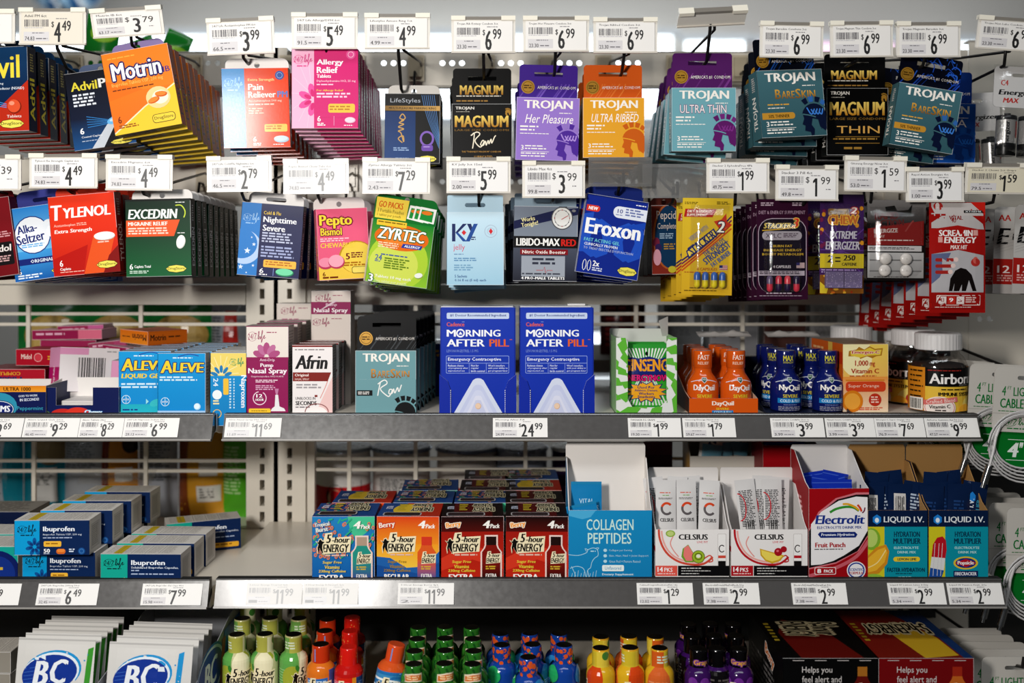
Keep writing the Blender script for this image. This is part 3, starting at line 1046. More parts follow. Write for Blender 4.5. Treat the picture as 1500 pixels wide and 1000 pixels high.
def card_stacker2(a, w=72, h=142):
    a.grad(0, 0, w, h, '#e0c23a', '#d6ae2e')
    a.g(3, 6, 26, 10, 2, '#5a4a10').g(50, 5, 70, 10, 2, '#5a4a10')
    a.p([(4, 16), (50, 16), (44, 28), (2, 28)], '#b8322a').t('DIET & ENERGY', 7, 17.5, 44, 21.5, '#f8efe0', b=.03, i=.15).t('SUPPLEMENT', 6, 23, 36, 26.8, '#f8efe0', b=.03, i=.15)
    for k, c in enumerate(('#3a2466', '#7a2a5c', '#b83a2c', '#c95a28')):
        a.s_([(0, 92+k*5), (38, 62+k*4), (72, 26+k*6)], 2.2, c)
    a.p([(46, 34), (57, 31), (64, 22), (65, 34), (72, 38), (63, 44), (62, 54), (55, 46)], '#c8402a')
    a.p([(6, 78), (46, 44), (52, 54), (10, 90)], '#2b3570').p([(8, 79), (45, 47), (49.5, 54), (11, 86)], '#e8cc58')
    a.t('STACKER', 6, 59, 52, 72, '#27356e', b=.05, r=38).t('2', 50, 34, 62, 50, '#f6f2e6', o='#22243c', ow=.06, b=.04, i=.2)
    a.t('VERSION WITH', 8, 48, 40, 55, '#7c88a6', r=38, b=.02)
    a.t("THE WORLD'S", 28, 68, 66, 76, '#34548c', b=.03, r=38).t('STRONGEST', 28, 75, 74, 85, '#34548c', b=.05, r=38).t('FAT BURNER', 40, 85, 74, 92, '#4a6a9a', b=.04, r=38)
    a.t('4 CAPSULES', 22, 102, 52, 106, '#b8682a', b=.02).g(4, 108, 66, 110.5, 1, '#b8682a')
    a.r(55, 98, 67, 105, '#d8c8c0').r(55, 98, 60, 102, '#2b3570')
    for k in range(3):
        a.r(60 if k < 2 else 55, 98.6+k*2.3, 67, 99.8+k*2.3, '#b8424a')
    a.g(12, 131, 60, 133, 1, '#5a4414').g(4, 135, 68, 137, 1, '#5a4414')


def card_stacker3(a, w=74, h=146):
    a.r(0, 0, w, h, '#3c1230')
    a.rr(2, 28, w-2, 138, 20, '#b8a8b4').rr(3, 29, w-3, 138, 19, '#1c1024')
    a.g(6, 5, 26, 11, 2, '#c8b4c0').g(52, 5, 70, 11, 2, '#c8b4c0')
    a.t('DIET & ENERGY SUPPLEMENT', 3, 17, w-4, 22, '#bfa2b4', b=.0)
    a.t('STACKER', 10, 35, 50, 43, '#e8cf6a', b=.05, i=.25).t('3', 52, 28, 62, 42, '#d8402c', o='#e8cf6a', ow=.05, b=.05, i=.2).s_([(8, 46), (34, 44), (60, 41)], 1.5, '#d8b03c')
    a.rr(8, 47, 66, 60, 6, '#b0a8ae').t('XPLC', 13, 50, 36, 57, '#3c2038', b=.01).g(39, 50, 62, 57, 3, '#5a4656')
    a.t('BURN FAT', 24, 67, 52, 70.5, '#c9a83c', b=.03).t('INCREASE ENERGY', 10, 73, 66, 76.5, '#c9a83c', b=.03).t('BOOST METABOLISM', 8, 79, 68, 82.5, '#c9a83c', b=.03)
    a.t('4 CAPSULES', 24, 97, 50, 101, '#d8d0d4', b=.03).r(58, 93, 70, 101, '#b8a0a0').r(58, 93, 63, 97, '#3a3468')
    a.r(2, 105, 70, 112, '#b4a9b2').g(4, 106, 68, 111, 2, '#2a1828').g(14, 137, 52, 140, 1, '#c8b8c4').g(4, 141, 70, 143, 1, '#a898a4')


def card_chew(a, w=62, h=142):
    a.r(0, 0, w, h, '#4a2a62').grad(0, 0, w, 20, '#20142c', '#4a2a62')
    for k in range(14):
        a.s_([(30, 82), (30+60*math.cos(R(k*26)), 82+50*math.sin(R(k*26)))], 1.4, '#6a4290')
    rnd = random.Random(4)
    for k in range(16):
        a.e(rnd.uniform(0, 12) if k % 2 else rnd.uniform(52, 62), rnd.uniform(20, 80), 3, 3.5, rnd.choice(('#241630', '#d8982c', '#7a2a50')), n=7)
    a.t('STACKER', 12, 22, 42, 29, '#2a2038', o='#d8a83c', ow=.08, b=.04).t('2', 44, 19, 54, 28, '#f0e8e0', o='#b8322a', ow=.12, b=.04, i=.2)
    a.t('CHEW', 12, 31, 56, 44, '#c9743a', o='#e8b84a', ow=.1, b=.05)
    a.t('EXTREME', 14, 54, 54, 65, '#cfcad4', b=.05, i=.1).t('ENERGIZER', 8, 69, 58, 81, '#cfcad4', b=.05, i=.1)
    a.r(0, 87, w, 108, '#d0bc34').t('2', 10, 89, 19, 100, '#1c1420', b=.06, i=.15).t('=', 22, 92, 30, 99, '#1c1420', b=.05).t('250', 34, 89, 52, 97, '#1c1420', b=.05, i=.15).t('CAFFEINE', 32, 100, 54, 104.5, '#1c1420', b=.04)
    a.g(2, 110, 58, 116, 2, '#b8a0cc')
    a.r(0, 118, w, h, '#8a5a24')
    for k in range(26):
        a.e(rnd.uniform(1, w-1), rnd.uniform(118, h-1), rnd.uniform(1.5, 4), 2, rnd.choice(('#c8702a', '#a33a1c', '#d8a83c')), n=7)
    a.p([(0, 128), (12, 138), (10, h), (0, h)], '#d8c03c').g(14, 135, 58, 138, 1, '#2c1c10')


def card_rapid(a, w=84, h=116):
    a.grad(0, 0, w, 34, '#8a8786', '#35302f').r(0, 34, w, h, '#1c1716')
    a.p([(1, 42), (54, 34), (83, 30), (83, 66), (1, 66)], '#8e2420')
    a.p([(26, 10), (40, 8), (44, 16), (60, 14), (66, 6), (64, 22), (30, 26)], '#141212')
    a.t('RAPID', 11, 18, 46, 28, '#6a2a28', b=.05, r=3).t('ACTION', 11, 29, 54, 38, '#6a2a28', b=.05, r=3)
    a.t('ENERGIZE', 10, 42, 45, 48, '#d8cfc8', b=.02, r=3).t('3-WAY', 10, 51, 26, 55, '#c8b4ac', b=.02).g(14, 58, 70, 61, 1, '#d8c4bc')
    a.s_([(56, 46), (64, 34), (68, 30)], 2, '#a04a44')
    a.r(1, 67, 80, 75, '#d0cccb').g(3, 69, 78, 73, 2, '#4a4442').grad(1, 77, 83, 114, '#c2c0bf', '#9a9896')
    for y in (88, 104):
        a.r(4, y-1, 80, y+1, '#7c7a79')
    a.g(10, 112, 74, 114, 1, '#4a4442')


def pouch_energy(a, w=82, h=162):
    a.r(0, 0, w, h, '#a01812').r(3, 1, w-3, 20, '#c4bdba').p([(60, 0), (w, 0), (w, 20)], '#c82a1e')
    a.e(13, 6, 7, 6, '#b83a34').e(12, 5, 3, 4, '#e6d9d4').rr(50, 12, w-2, 16, 1, '#1a1414').t('XTREME', 52, 12.8, w-6, 15, '#eee')
    a.p([(3, 30), (18, 20), (62, 20), (78, 32), (80, 40), (3, 38)], '#bdb7b5')
    a.t('VITAL', 28, 20, 48, 26, '#8e1a18', b=.04).t('4U', 31, 23, 38, 30, '#8e1a18', b=.05)
    a.p([(0, 40), (40, 34), (w, 42), (w, 78), (40, 70), (0, 76)], '#a81c18')
    a.t('SCREAMIN', 13, 41, 62, 50, '#f0eae6', b=.05).r(63, 41, 70, 49, '#d8a49c').t('ENERGY', 20, 51, 68, 60, '#f0eae6', b=.05, i=.1).r(12, 51, 18, 59, '#d8a49c').t('MAX HIT', 29, 63, 54, 69, '#eadad4', b=.04, i=.15)
    a.p([(3, 76), (40, 70), (w-3, 78), (w-3, 132), (3, 132)], '#b9b6b8').p([(3, 76), (30, 74), (14, 110), (3, 120)], '#6a7394')
    for k in range(3):
        a.rr(8, 82+k*9, 34-k*3, 87+k*9, 2, '#a8302a').e(37-k*4, 84+k*9, 3.4, 3.4, '#e0cac4')
    a.e(66, 88, 7, 6, '#b83a34').e(66, 85, 4, 5, '#cf6a60')
    a.conc([(27, 130), (29, 112), (36, 100), (44, 96), (52, 98), (60, 106), (68, 130), (62, 130), (56, 114), (52, 130), (46, 130), (46, 120), (42, 130), (34, 130), (35, 118), (32, 130)], '#1a1211')
    a.r(3, 132, w-3, 156, '#9c1814').rr(10, 136, 74, 151, 1, '#e8d8d2').rr(11, 137, 73, 150, 1, '#a42019')
    for k in range(3):
        a.r(13+k*13, 138, 24+k*13, 149, '#e6dad6' if k != 1 else '#c8392e').t(('43', '9', '3')[k], 15+k*13, 140, 21+k*13, 146, '#9c1814' if k != 1 else '#fff')
    a.g(52, 139, 71, 148, 3, '#e6cfc8').g(8, 153, 74, 155, 1, '#e6cfc8')


# --- middle shelf
def art_aleve(gel):
    def f(a, w=76, h=90):
        a.grad(0, 0, w, h, '#16a4de', '#1494d4')
        a.g(22, 6, 58, 9, 1, '#dff2fb').s_([(30, 5), (46, 1.5), (60, 4)], 1.6, '#2a63b0')
        a.t('A', 4, 11, 22, 29, '#f4d83c', o='#17418c', ow=.06, b=.05, i=.08).t('LEVE', 22, 14, 68, 28, '#f4d83c', o='#17418c', ow=.06, b=.05, i=.08)
        if gel:
            a.t('LIQUID GELS', 4, 33, 70, 41, '#f4d83c', b=.04, i=.1).g(4, 47, 62, 56, 2, '#d9f0fa').r(0, 78, w, h, '#28b4c6').g(6, 85, 30, 89, 1, '#17418c')
            a.e(54, 76, 9, 5, '#40c0c8', r=-20).p([(40, 70), (44, 74), (40, 78)], '#a8e4e8')
        else:
            a.g(3, 34, 60, 42, 2, '#d9f0fa').grad(0, 84, w, h, '#9cc4ea', '#c8e0f4').e(58, 78, 5, 5, '#b6dcf4').e(57.5, 77.5, 4, 4, '#e8f6fd')
        a.ring(11, 71, 6, 6, .9, '#d9f0fa').r(10.6, 66, 11.4, 76, '#d9f0fa').t('BAYER', 6.5, 69.7, 15.5, 72.3, '#e9f6fc')
    return f


def art_naproxen(a, w=54, h=108):
    """the face is printed sideways"""
    a.r(0, 0, w, 34, '#f2dc7c').grad(0, 34, w, h, '#1c9ad4', '#1688c4')
    for k in range(9):
        t = R(180+k*22)
        a.s_([(16, 32), (16+26*math.cos(t), 32+28*math.sin(t))], 1.1, '#f8ecb4')
    a.r(0, 34, w, 37, '#1c9ad4')
    for k in range(5):
        a.e(16+11*math.cos(R(200+k*35)), 35+11*math.sin(R(200+k*35)), 6, 2.6, '#2a8ac0', r=200+k*35, n=8)
    a.t('Naproxen', 24, 52, 72, 62, '#f4fafd', b=.03, r=-90)
    a.g(28, 38, 31, 84, 11, '#cfeaf6').g(34, 38, 36, 84, 11, '#cfeaf6')
    a.rr(19, 38, 27, 62, 2, '#f2c84a').e(10, 62, 7, 7, '#f4f7f8').g(4, 70, 14, 78, 2, '#f4e6b0').ring(10, 90, 6, 6, 1, '#f2c84a')
    a.t('24', 2, 40, 14, 47, '#eef8fc', r=-90)
    life(a, 28, 8, 22, 12, '#7ab27a', r=-90, sub=False)


def art_nasal(a, w=62, h=128):
    a.r(0, 0, w, 46, '#ece3db').r(0, 46, w, h, '#9c1c62').r(0, 0, w, 1.5, '#9c1c62')
    life(a, 2, 8, 27, 16, '#a83a68', r=6, sub=False)
    a.g(30, 9, 46, 11.5, 1, '#a83a68')
    for k in range(5):
        t = 200+k*35
        a.e(30+12*math.cos(R(t)), 46+13*math.sin(R(t)), 9, 5, '#c67aa4' if k % 2 else '#b85a8c', r=t, n=10)
    a.r(0, 46, w, 50, '#9c1c62')
    a.t('Anti-Drip', 20, 48, 42, 53, '#f4d8e6').t('Pump', 21, 55, 40, 62, '#fdf3f8', b=.03).t('Nasal Spray', 3, 62, 60, 72, '#fdf3f8', b=.035)
    a.t('Oxymetazoline HCl 0.05%', 7, 73, 55, 76, '#f4d8e6').g(14, 79, 48, 84, 2, '#f4d8e6').g(14, 87, 46, 95, 3, '#e0b0cc')
    a.ring(20, 106, 9.5, 9.5, 1.3, '#f4d8e6', -60, 260).t('12', 15, 100, 24, 105, '#fff', b=.03).t('HOUR', 14, 106.5, 26, 110, '#fff', b=.03)
    a.p([(42, 92), (48, 92), (46, 102), (44, 102)], '#c887ac')
    a.conc([(43, 101), (47, 101), (49, 118), (56, 121), (58, 125), (36, 125), (38, 121), (42, 118)], '#eceaec')
    a.rr(4, 121, 36, h, 2, '#f0c83c').g(8, 124, 32, 126, 1, '#8a6a14')


def art_afrin(a, w=59, h=100):
    a.r(0, 0, w, h, '#f2eceb').r(0, 0, w, 3, '#8e2a22')
    a.p([(34, h), (w, 46), (w, h)], '#f0cfcc').s_([(54, 44), (50, 58), (41, 78)], 1.2, '#e4a29c')
    a.g(4, 6, 54, 9, 1, '#9a9496')
    a.t('Afrin', 4, 15, 52, 35, '#1c1a1e', b=.05, i=.18)
    a.p([(1, 40), (57, 40), (52, 53), (1, 53)], '#8e2a22').t('Original', 4, 42, 24, 47, '#f6e6e0', b=.03).t('NASAL SPRAY', 4, 48.5, 25, 51.5, '#f0d0c8')
    a.g(6, 57, 46, 65, 2, '#a9a3a6').t('UNBLOCKS IN', 5, 76, 34, 80, '#2a2630').t('SECONDS', 5, 82, 36, 88, '#1c1a1e', b=.05).g(5, 90, 30, 93, 1, '#8a8488')
    a.ring(36, 98, 17, 12, 1.2, '#9a5a58', 180, 360).e(36, 101, 16, 11, '#f6f0ee', n=24, a0=180, a1=360).r(33, 73, 37, 76, '#8e2a22')


def art_map(a, w=111, h=157):
    a.grad(0, 0, w, h, '#2246b8', '#1a3cb0')
    a.rr(8, 8, w-8, 17, 2, '#cfdcf2').t('#1 Doctor Recommended Ingredient', 13, 9.8, w-12, 14.8, '#28459a', b=.025)
    a.t('Cadence', 8, 22, 35, 28, '#e8702c', b=.02).g(31, 21, 36, 22.4, 1, '#8da2dc')
    a.t('M', 8, 33, 22, 43, '#f7f8fb', b=.03).ring(29, 38, 5.6, 5.2, 2.2, '#f7f8fb').p([(26, 40), (29, 35.5), (32, 40)], '#f7f8fb').t('RNING', 37, 33, 90, 43, '#f7f8fb', b=.03)
    a.t('AFTER', 8, 47, 66, 57.5, '#f7f8fb', b=.03).t('PILL', 73, 47, 103, 57.5, '#e8702c', b=.03).g(104, 47, 108, 48.6, 1, '#e8702c')
    a.t('LEVONORGESTREL 1.5 MG', 8, 62, 56, 66, '#8da2dc', b=-.005)
    a.rr(7, 71, 103, 97, 1.6, '#9fb2e6').rr(7.7, 71.7, 102.3, 96.3, 1.2, '#1f43b4')
    a.t('Emergency Contraceptive', 10, 73.5, 91, 80, '#eef2fb', b=.02)
    a.r(7, 81.6, 103, 82.3, '#9fb2e6').r(42, 82, 42.6, 97, '#9fb2e6').r(68, 82, 68.6, 97, '#9fb2e6')
    for x0, x1, L in ((10, 41, ('Reduces chance', 'of pregnancy after', 'unprotected sex')), (45, 66, ('Not for', 'regular', 'birth control')), (71, 101, ("Won't interfere", 'with your ability to', 'get pregnant later'))):
        for k, q in enumerate(L):
            a.t(q, x0, 84+k*4, min(x1, x0+1.7*len(q)), 87+k*4, '#dfe6f8', b=.015)
    for s, c in ((0, '#d9dff0'), (6, '#ccd2ec'), (11, '#d5daf0'), (16, '#e0e2f2'), (20, '#cfd3ea')):
        a.conc([(18+s*1.25, h), (48+s*.15, 107+s*1.6), (52, 104.5+s*1.6), (56, 104+s*1.6), (60, 104.5+s*1.6), (64-s*.15, 107+s*1.6), (94-s*1.25, h)], c)
    a.e(56, 145, 4.6, 4.6, '#d9b394').e(55.7, 144.7, 4, 4, '#efd3ba')


def art_emergen(a, w=70, h=100):
    a.grad(0, 0, w, 48, '#f0d468', '#f2c46a').grad(0, 48, w, h, '#efa24a', '#f2dcc0')
    a.e(20, 18, 24, 30, '#f8eebc', n=24)
    a.conc([(9, 10), (20, 8), (24, 4), (32, 8), (40, 3), (48, 7), (60, 6), (58, 17), (50, 18), (44, 21), (36, 18), (26, 22), (24, 18), (8, 18)], '#b8842c').conc([(11, 11), (22, 9), (32, 9), (40, 5), (48, 9), (58, 8), (56, 16), (36, 17), (26, 20), (12, 17)], '#e8cc4a')
    a.t('Emergen-C', 13, 9.5, 55, 15.5, '#c42a20', o='#fff6e0', ow=.05, b=.05, i=.1)
    a.t('1,000', 18, 24, 38, 33, '#b83a20', b=.03).t('mg', 40, 27, 48, 34, '#b83a20', b=.03).t('Vitamin C', 12, 36, 54, 43, '#b83a20', b=.03).g(10, 46, 54, 49, 1, '#c86a3c')
    a.r(4, 52, 62, 54, '#e0902c').rr(4, 55, 64, 70, 5, '#d8502a').t('Super Orange', 8, 59, 54, 65, '#f8d8c0', b=.01)
    a.e(14, 84, 16, 16, '#e08a24', n=24).e(14, 84, 12, 12, '#f2b04a').e(48, 82, 9.5, 9.5, '#c8402a').g(42, 77, 54, 88, 3, '#f4d0c0').g(24, 93, 60, 98, 2, '#d8603a')


def art_ginseng(a, w=58, h=78):
    a.grad(0, 0, w, h, '#2a9c34', '#48b83c')
    for k in range(13):
        a.p([(k*5-2, 0), (k*5+.5, 0), (30+(k-6)*1.2, 40), (29+(k-6)*1.2, 40)], '#dfe6dc').p([(k*5-2, h), (k*5+.5, h), (30+(k-6)*1.6, 40), (28.6+(k-6)*1.6, 40)], '#dfe6dc')
    a.conc([(0, 16), (8, 13), (18, 15), (34, 12), (48, 16), (w, 13), (w, 44), (40, 40), (20, 42), (0, 46)], '#22307c')
    a.t('GINSENG', -5, 16, w+4, 34, '#f0aa2a', b=.05).t('ENERGYNOW', -3, 39, w+5, 48, '#e0287c', o='#3a1450', ow=.08, b=.05)
    pts = []
    for k in range(24):
        q = 1.25 if k % 2 else .86
        pts.append((29+25*q*math.cos(R(15*k)), 64+12*q*math.sin(R(15*k))))
    a.conc([(29+(x-29)*1.1, 64+(y-64)*1.12) for x, y in pts], '#22307c').conc(pts, '#f0b02c')
    for k, q in enumerate(('Used For', 'Athletes, Dieters,', 'Workers', 'Students')):
        m = min(17, 1.6*len(q))
        a.t(q, 29-m, 55.5+k*4.6, 29+m, 59.4+k*4.6, '#22307c', b=.03)
    a.e(30, 8, 2, 3, '#101410')


# --- lower shelf
def art_ibu(cap):
    def f(a, w=107, h=50):
        c = '#1cae9c' if cap else '#12a4d8'
        a.r(0, 0, 36, h, c).r(36, 0, w, h, '#11305e')
        petals(a, 29, 38 if not cap else 50, 13, '#127c98' if cap else '#1560a0', '#11407c', 7, 12)
        a.r(36, 10, w, h, '#11305e')
        life(a, 4, 7, 28, 13, '#10222e')
        a.t('Ibuprofen', 41, 9, 86, 18, '#eef3fa', b=.03)
        if cap:
            a.t('Solubilized Ibuprofen Capsules,', 41, 18, 104, 22, '#dce5f2', b=.02).g(41, 23, 54, 26, 1, '#b4c2dc').g(41, 28, 98, 31, 1, '#b4c2dc')
            a.p([(22, 42), (32, 34), (38, 38), (34, 46)], '#ecdf8c').p([(16, 46), (24, 41), (26, 48), (18, 50)], '#d8ca70')
            a.rr(66, 38, 104, 46, 2, '#efb83c').g(70, 40, 100, 44, 1, '#a46c14')
        else:
            a.t('Ibuprofen Tablets USP, 200 mg', 41, 19, 96, 22.5, '#dce5f2', b=.01).g(41, 24.5, 92, 27, 1, '#b4c2dc')
            a.rr(42, 30, 67, 38, 2, '#f0be48').g(45, 32.5, 64, 36, 1, '#a8741c')
            a.t('50', 42, 41, 51, 46.5, '#fff', b=.03).g(42, 47.5, 51, 49, 1, '#dce5f2').rr(60, 41, 73, 48.5, 3.5, '#d8742c').rr(61, 41.5, 72, 45.5, 2.5, '#f0984a')
            a.g(78, 41, 86, 47, 2, '#dce5f2').e(96, 44.5, 5, 5, '#1f5a98').ring(96, 44.5, 3, 3, .6, '#5a92c8')
    return f


def top_ibu(a, w, t):
    a.r(0, 0, w, t, '#dedad4')
    for k in range(5):
        a.g(6+k*20, 4, 22+k*20, t-4, max(6, int(t/2.6)), '#b9b5af', seed=k)
    a.r(18, 2, 30, t-2, '#c8b022')
    for k in range(1, 5):
        a.r(3+k*20, 3, 3.6+k*20, t-3, '#6f6c68')


def side_ibu(a, t, h):
    a.r(0, 0, t, h, '#e2ded8').r(t*.14, h*.16, t*.86, h*.88, '#bfbbb5').r(t*.16, h*.18, t*.84, h*.86, '#d2cec8').g(t*.2, h*.22, t*.8, h*.82, 11, '#a5a19b')


def shot_icon(a, x, y, w, h, c0, c1, cap, word=None, glow=True):
    body = lambda e: [(x+w*.22-e, y-e), (x+w*.78+e, y-e), (x+w*.78+e, y+h*.2), (x+w*.84+e, y+h*.27), (x+w+e, y+h*.36), (x+w+e, y+h), (x-e, y+h), (x-e, y+h*.36), (x+w*.16-e, y+h*.27), (x+w*.22-e, y+h*.2)]
    if glow:
        a.conc(body(2.2), '#f0d8d0')
    a.conc(body(0), c0)
    a.grad(x, y+h*.55, x+w, y+h, c0, c1)
    a.r(x+w*.22, y, x+w*.78, y+h*.2, cap)
    five(a, x+w*.06, y+h*.36, w*.94, h*.26, man=False)
    a.g(x+w*.2, y+h*.68, x+w*.85, y+h*.78, 2, '#d8b83c')
    a.t('EXTRA', x+w*.2, y+h*.86, x+w*.8, y+h*.95, '#f4f0ea', b=.04)


def five(a, x, y, w, h, man=True):
    """two-line slanted lettering with a running man"""
    ow = .06
    a.conc([(x+w*.26, y-h*.06), (x+w*.46, y-h*.09), (x+w*.46, y+h*.17), (x+w*1.02, y+h*.12), (x+w*1.0, y+h*.5), (x+w*.98, y+h*.95), (x+w*.16, y+h*1.05), (x+w*.18, y+h*.5)], '#f2e6c4')
    a.t('5', x+w*.28, y, x+w*.44, y+h*.46, '#14100e', b=.06, i=.2).t('-hour', x+w*.45, y+h*.12, x+w*.98, y+h*.45, '#14100e', b=.05, i=.25)
    a.t('ENERGY', x+w*.18, y+h*.52, x+w*.96, y+h*.95, '#14100e', b=.05, i=.2)
    if man:
        m = [(x+w*.08, y+h*.30), (x+w*.13, y+h*.26), (x+w*.16, y+h*.36), (x+w*.24, y+h*.40), (x+w*.18, y+h*.52), (x+w*.17, y+h*.70), (x+w*.20, y+h*1.05), (x+w*.12, y+h*.86), (x+w*.09, y+h*.72), (x+w*.05, y+h*1.0), (x+w*.03, y+h*.72), (x+w*.06, y+h*.52), (x, y+h*.38), (x+w*.06, y+h*.42)]
        cx, cy = x+w*.1, y+h*.6
        a.conc([(cx+(p-cx)*1.35, cy+(q-cy)*1.15) for p, q in m], '#f2e6c4').conc(m, '#14100e')


def tropic(a, x0, y0, x1, y1, n=60, seed=5):
    rnd = random.Random(seed)
    for k in range(n):
        x, y = rnd.uniform(x0, x1), rnd.uniform(y0, y1)
        if k % 3 == 0:
            a.s_([(x, y), (min(x1, x+rnd.uniform(4, 9)), max(y0, y-rnd.uniform(3, 9)))], 2.2, '#37b48c')
        else:
            a.e(x, y, 2.5, 3, '#e08a5a', n=7).e(x, y, 1, 1.4, '#1c70b8', n=5)


def art_fourpack(kind):
    def f(a, w=92, h=91):
        if kind == 'tropic':
            a.grad(0, 0, w, h, '#2f8cc4', '#1668b0')
            a.p([(52, 0), (w, 0), (w, 14), (66, 34), (56, 22)], '#52c49a')
            tropic(a, 2, 3, 60, 60, 90)
            tropic(a, 80, 4, 90, 60, 14, 8)
            a.t('Tropical', 4, 8, 26, 15, '#eef0d0', o='#6a86c8', ow=.1, b=.03, r=8).t('Burst', 6, 15, 24, 21, '#eef0d0', o='#6a86c8', ow=.1, b=.03, r=8)
        elif kind == 'orange':
            a.grad(0, 0, w, 40, '#dc4a1c', '#f09a2a').grad(0, 40, w, h, '#f2a62c', '#f4da58')
            a.p([(0, 58), (20, 60), (44, 74), (70, 72), (w, 50), (w, h), (0, h)], '#2a6cb0').p([(0, 70), (30, 76), (60, 82), (w, 66), (w, h), (0, h)], '#1f5aa0')
            a.t('Berry', 3, 8, 27, 18, '#f2e6d8', o='#c8321c', ow=.14, b=.05, r=8)
        else:
            a.grad(0, 0, w, 22, '#140807', '#5c120c').grad(0, 22, w, h, '#a82214', '#c8301a')
            a.p([(0, 60), (40, 40), (w, 56), (w, 76), (46, 62), (0, 78)], '#d8432a')
            a.t('Berry', 7, 8, 29, 17, '#f4a23c', o='#f6e8d8', ow=.14, b=.05, r=8)
        a.t('4', 61, 6, 72, 17, '#fbf8f2', b=.05, i=.15).t('Pack', 72, 11, 86, 17, '#fbf8f2', b=.04, i=.15)
        five(a, 7, 25, 50, 27)
        a.g(20, 54, 54, 58, 1, '#e4c0b0')
        c = '#e8cf4a' if kind != 'orange' else '#a88a2c'
        for k, (q, m) in enumerate((('Sugar Free', 14), ('Vitamins', 11), ('230mg Caffeine', 20))):
            a.t(q, 30-m, 63+k*6.4, 30+m, 68+k*6.4, c, b=.035, i=.1)
        a.t('REGULAR' if kind == 'orange' else 'EXTRA', 11, 83, 48, 91, '#fbf8f2', b=.05)
        shot_icon(a, 60, 29, 27, 62, *{'tropic': ('#2f9a8c', '#4a4a9c', '#b8a08c'), 'orange': ('#e0662c', '#3060a0', '#d8442c'), 'red': ('#8c1c12', '#2a0e0c', '#2a1410')}[kind], glow=kind != 'orange')
    return f


def top_fourpack(kind):
    def f(a, w, t):
        if kind == 'tropic':
            a.r(0, 0, w, t, '#27508c')
            tropic(a, 3, 4, w*.6, t-4, 60, 11)
        elif kind == 'orange':
            a.r(0, 0, w, t, '#27508c').p([(w*.4, 0), (w, 0), (w, t), (w*.55, t)], '#b8341c').e(w*.45, t*.5, 22, t*.42, '#e0c23c', n=20)
        else:
            a.r(0, 0, w, t, '#5c120e').p([(0, 0), (w*.2, 0), (w*.2, t), (0, t)], '#1c0a0a').p([(w*.82, 0), (w, 0), (w, t), (w*.82, t)], '#1c0a0a')
        a.rr(w*.08, t*.70, w*.7, t*.95, 5, '#b8b4b4').rr(w*.1, t*.72, w*.68, t*.93, 4, '#3a2a2c')
        a.t('ENERGY', w*.5, t*.35, w*.86, t*.62, '#14100e', o='#d8cfae', ow=.14, b=.05, r=180).t('5-hour', w*.5, t*.08, w*.82, t*.32, '#14100e', o='#d8cfae', ow=.14, b=.05, r=180)
        a.g(w*.28, t*.1, w*.44, t*.62, 4, '#c8b43c').t('EXTRA', w*.04, t*.3, w*.24, t*.42, '#d8dcec', b=.04, r=90)
    return f


def art_collagen(a, w=122, h=102):
    a.grad(0, 0, w, h, '#2296c8', '#1c8cc0')
    a.conc([(0, 8), (20, 13), (32, 10), (40, 0), (10, 0), (0, 0)], '#58b4dc')
    a.t('COLLAGEN', 26, 13, 95, 29, '#d4efe6', b=.012).t('PEPTIDES', 28, 33, 92, 49, '#d4efe6', b=.012)
    L = '#bfe2ee'
    a.s_([(0, 65), (14, 66), (26, 62), (28, 58), (36, 55), (42, 58), (43, 66), (38, 70), (34, 76), (32, 84), (28, 88), (30, 100), (26, 100), (22, 86), (12, 82), (2, 85)], .8, L)
    a.s_([(26, 60), (24, 56), (29, 58)], .7, L).s_([(42, 58), (44, 55), (40, 55)], .7, L).s_([(4, 82), (10, 96), (6, 99)], .7, L).g(32, 59, 40, 62, 1, L)
    for k in range(9):
        x = 4+k*4.4
        a.s_([(x, 99), (x+1.4, 92-(k % 3)*2)], .6, L, smooth=False)
    for k, q in enumerate(('Collagen per Serving', 'Skin, Hair, Nail + Joint Support', 'Grass Fed + Pasture Raised')):
        a.t(q, 59, 57+k*8, 59+2*len(q)-6, 60.5+k*8, '#c9e9f2', b=.01).e(53.5, 58.5+k*8, 2.8, 2.5, '#bfe2ee', n=7)
    a.rr(49, 80, 81, 89, 2, '#eef6f4').t('Unflavored', 53, 82, 77, 87, '#3c9cc4', b=.005)
    a.t('Dietary Supplement', 49, 92, 95, 96, '#e2f3f6', b=.03).g(49, 98.5, 92, 100.5, 1, '#c9e9f2')


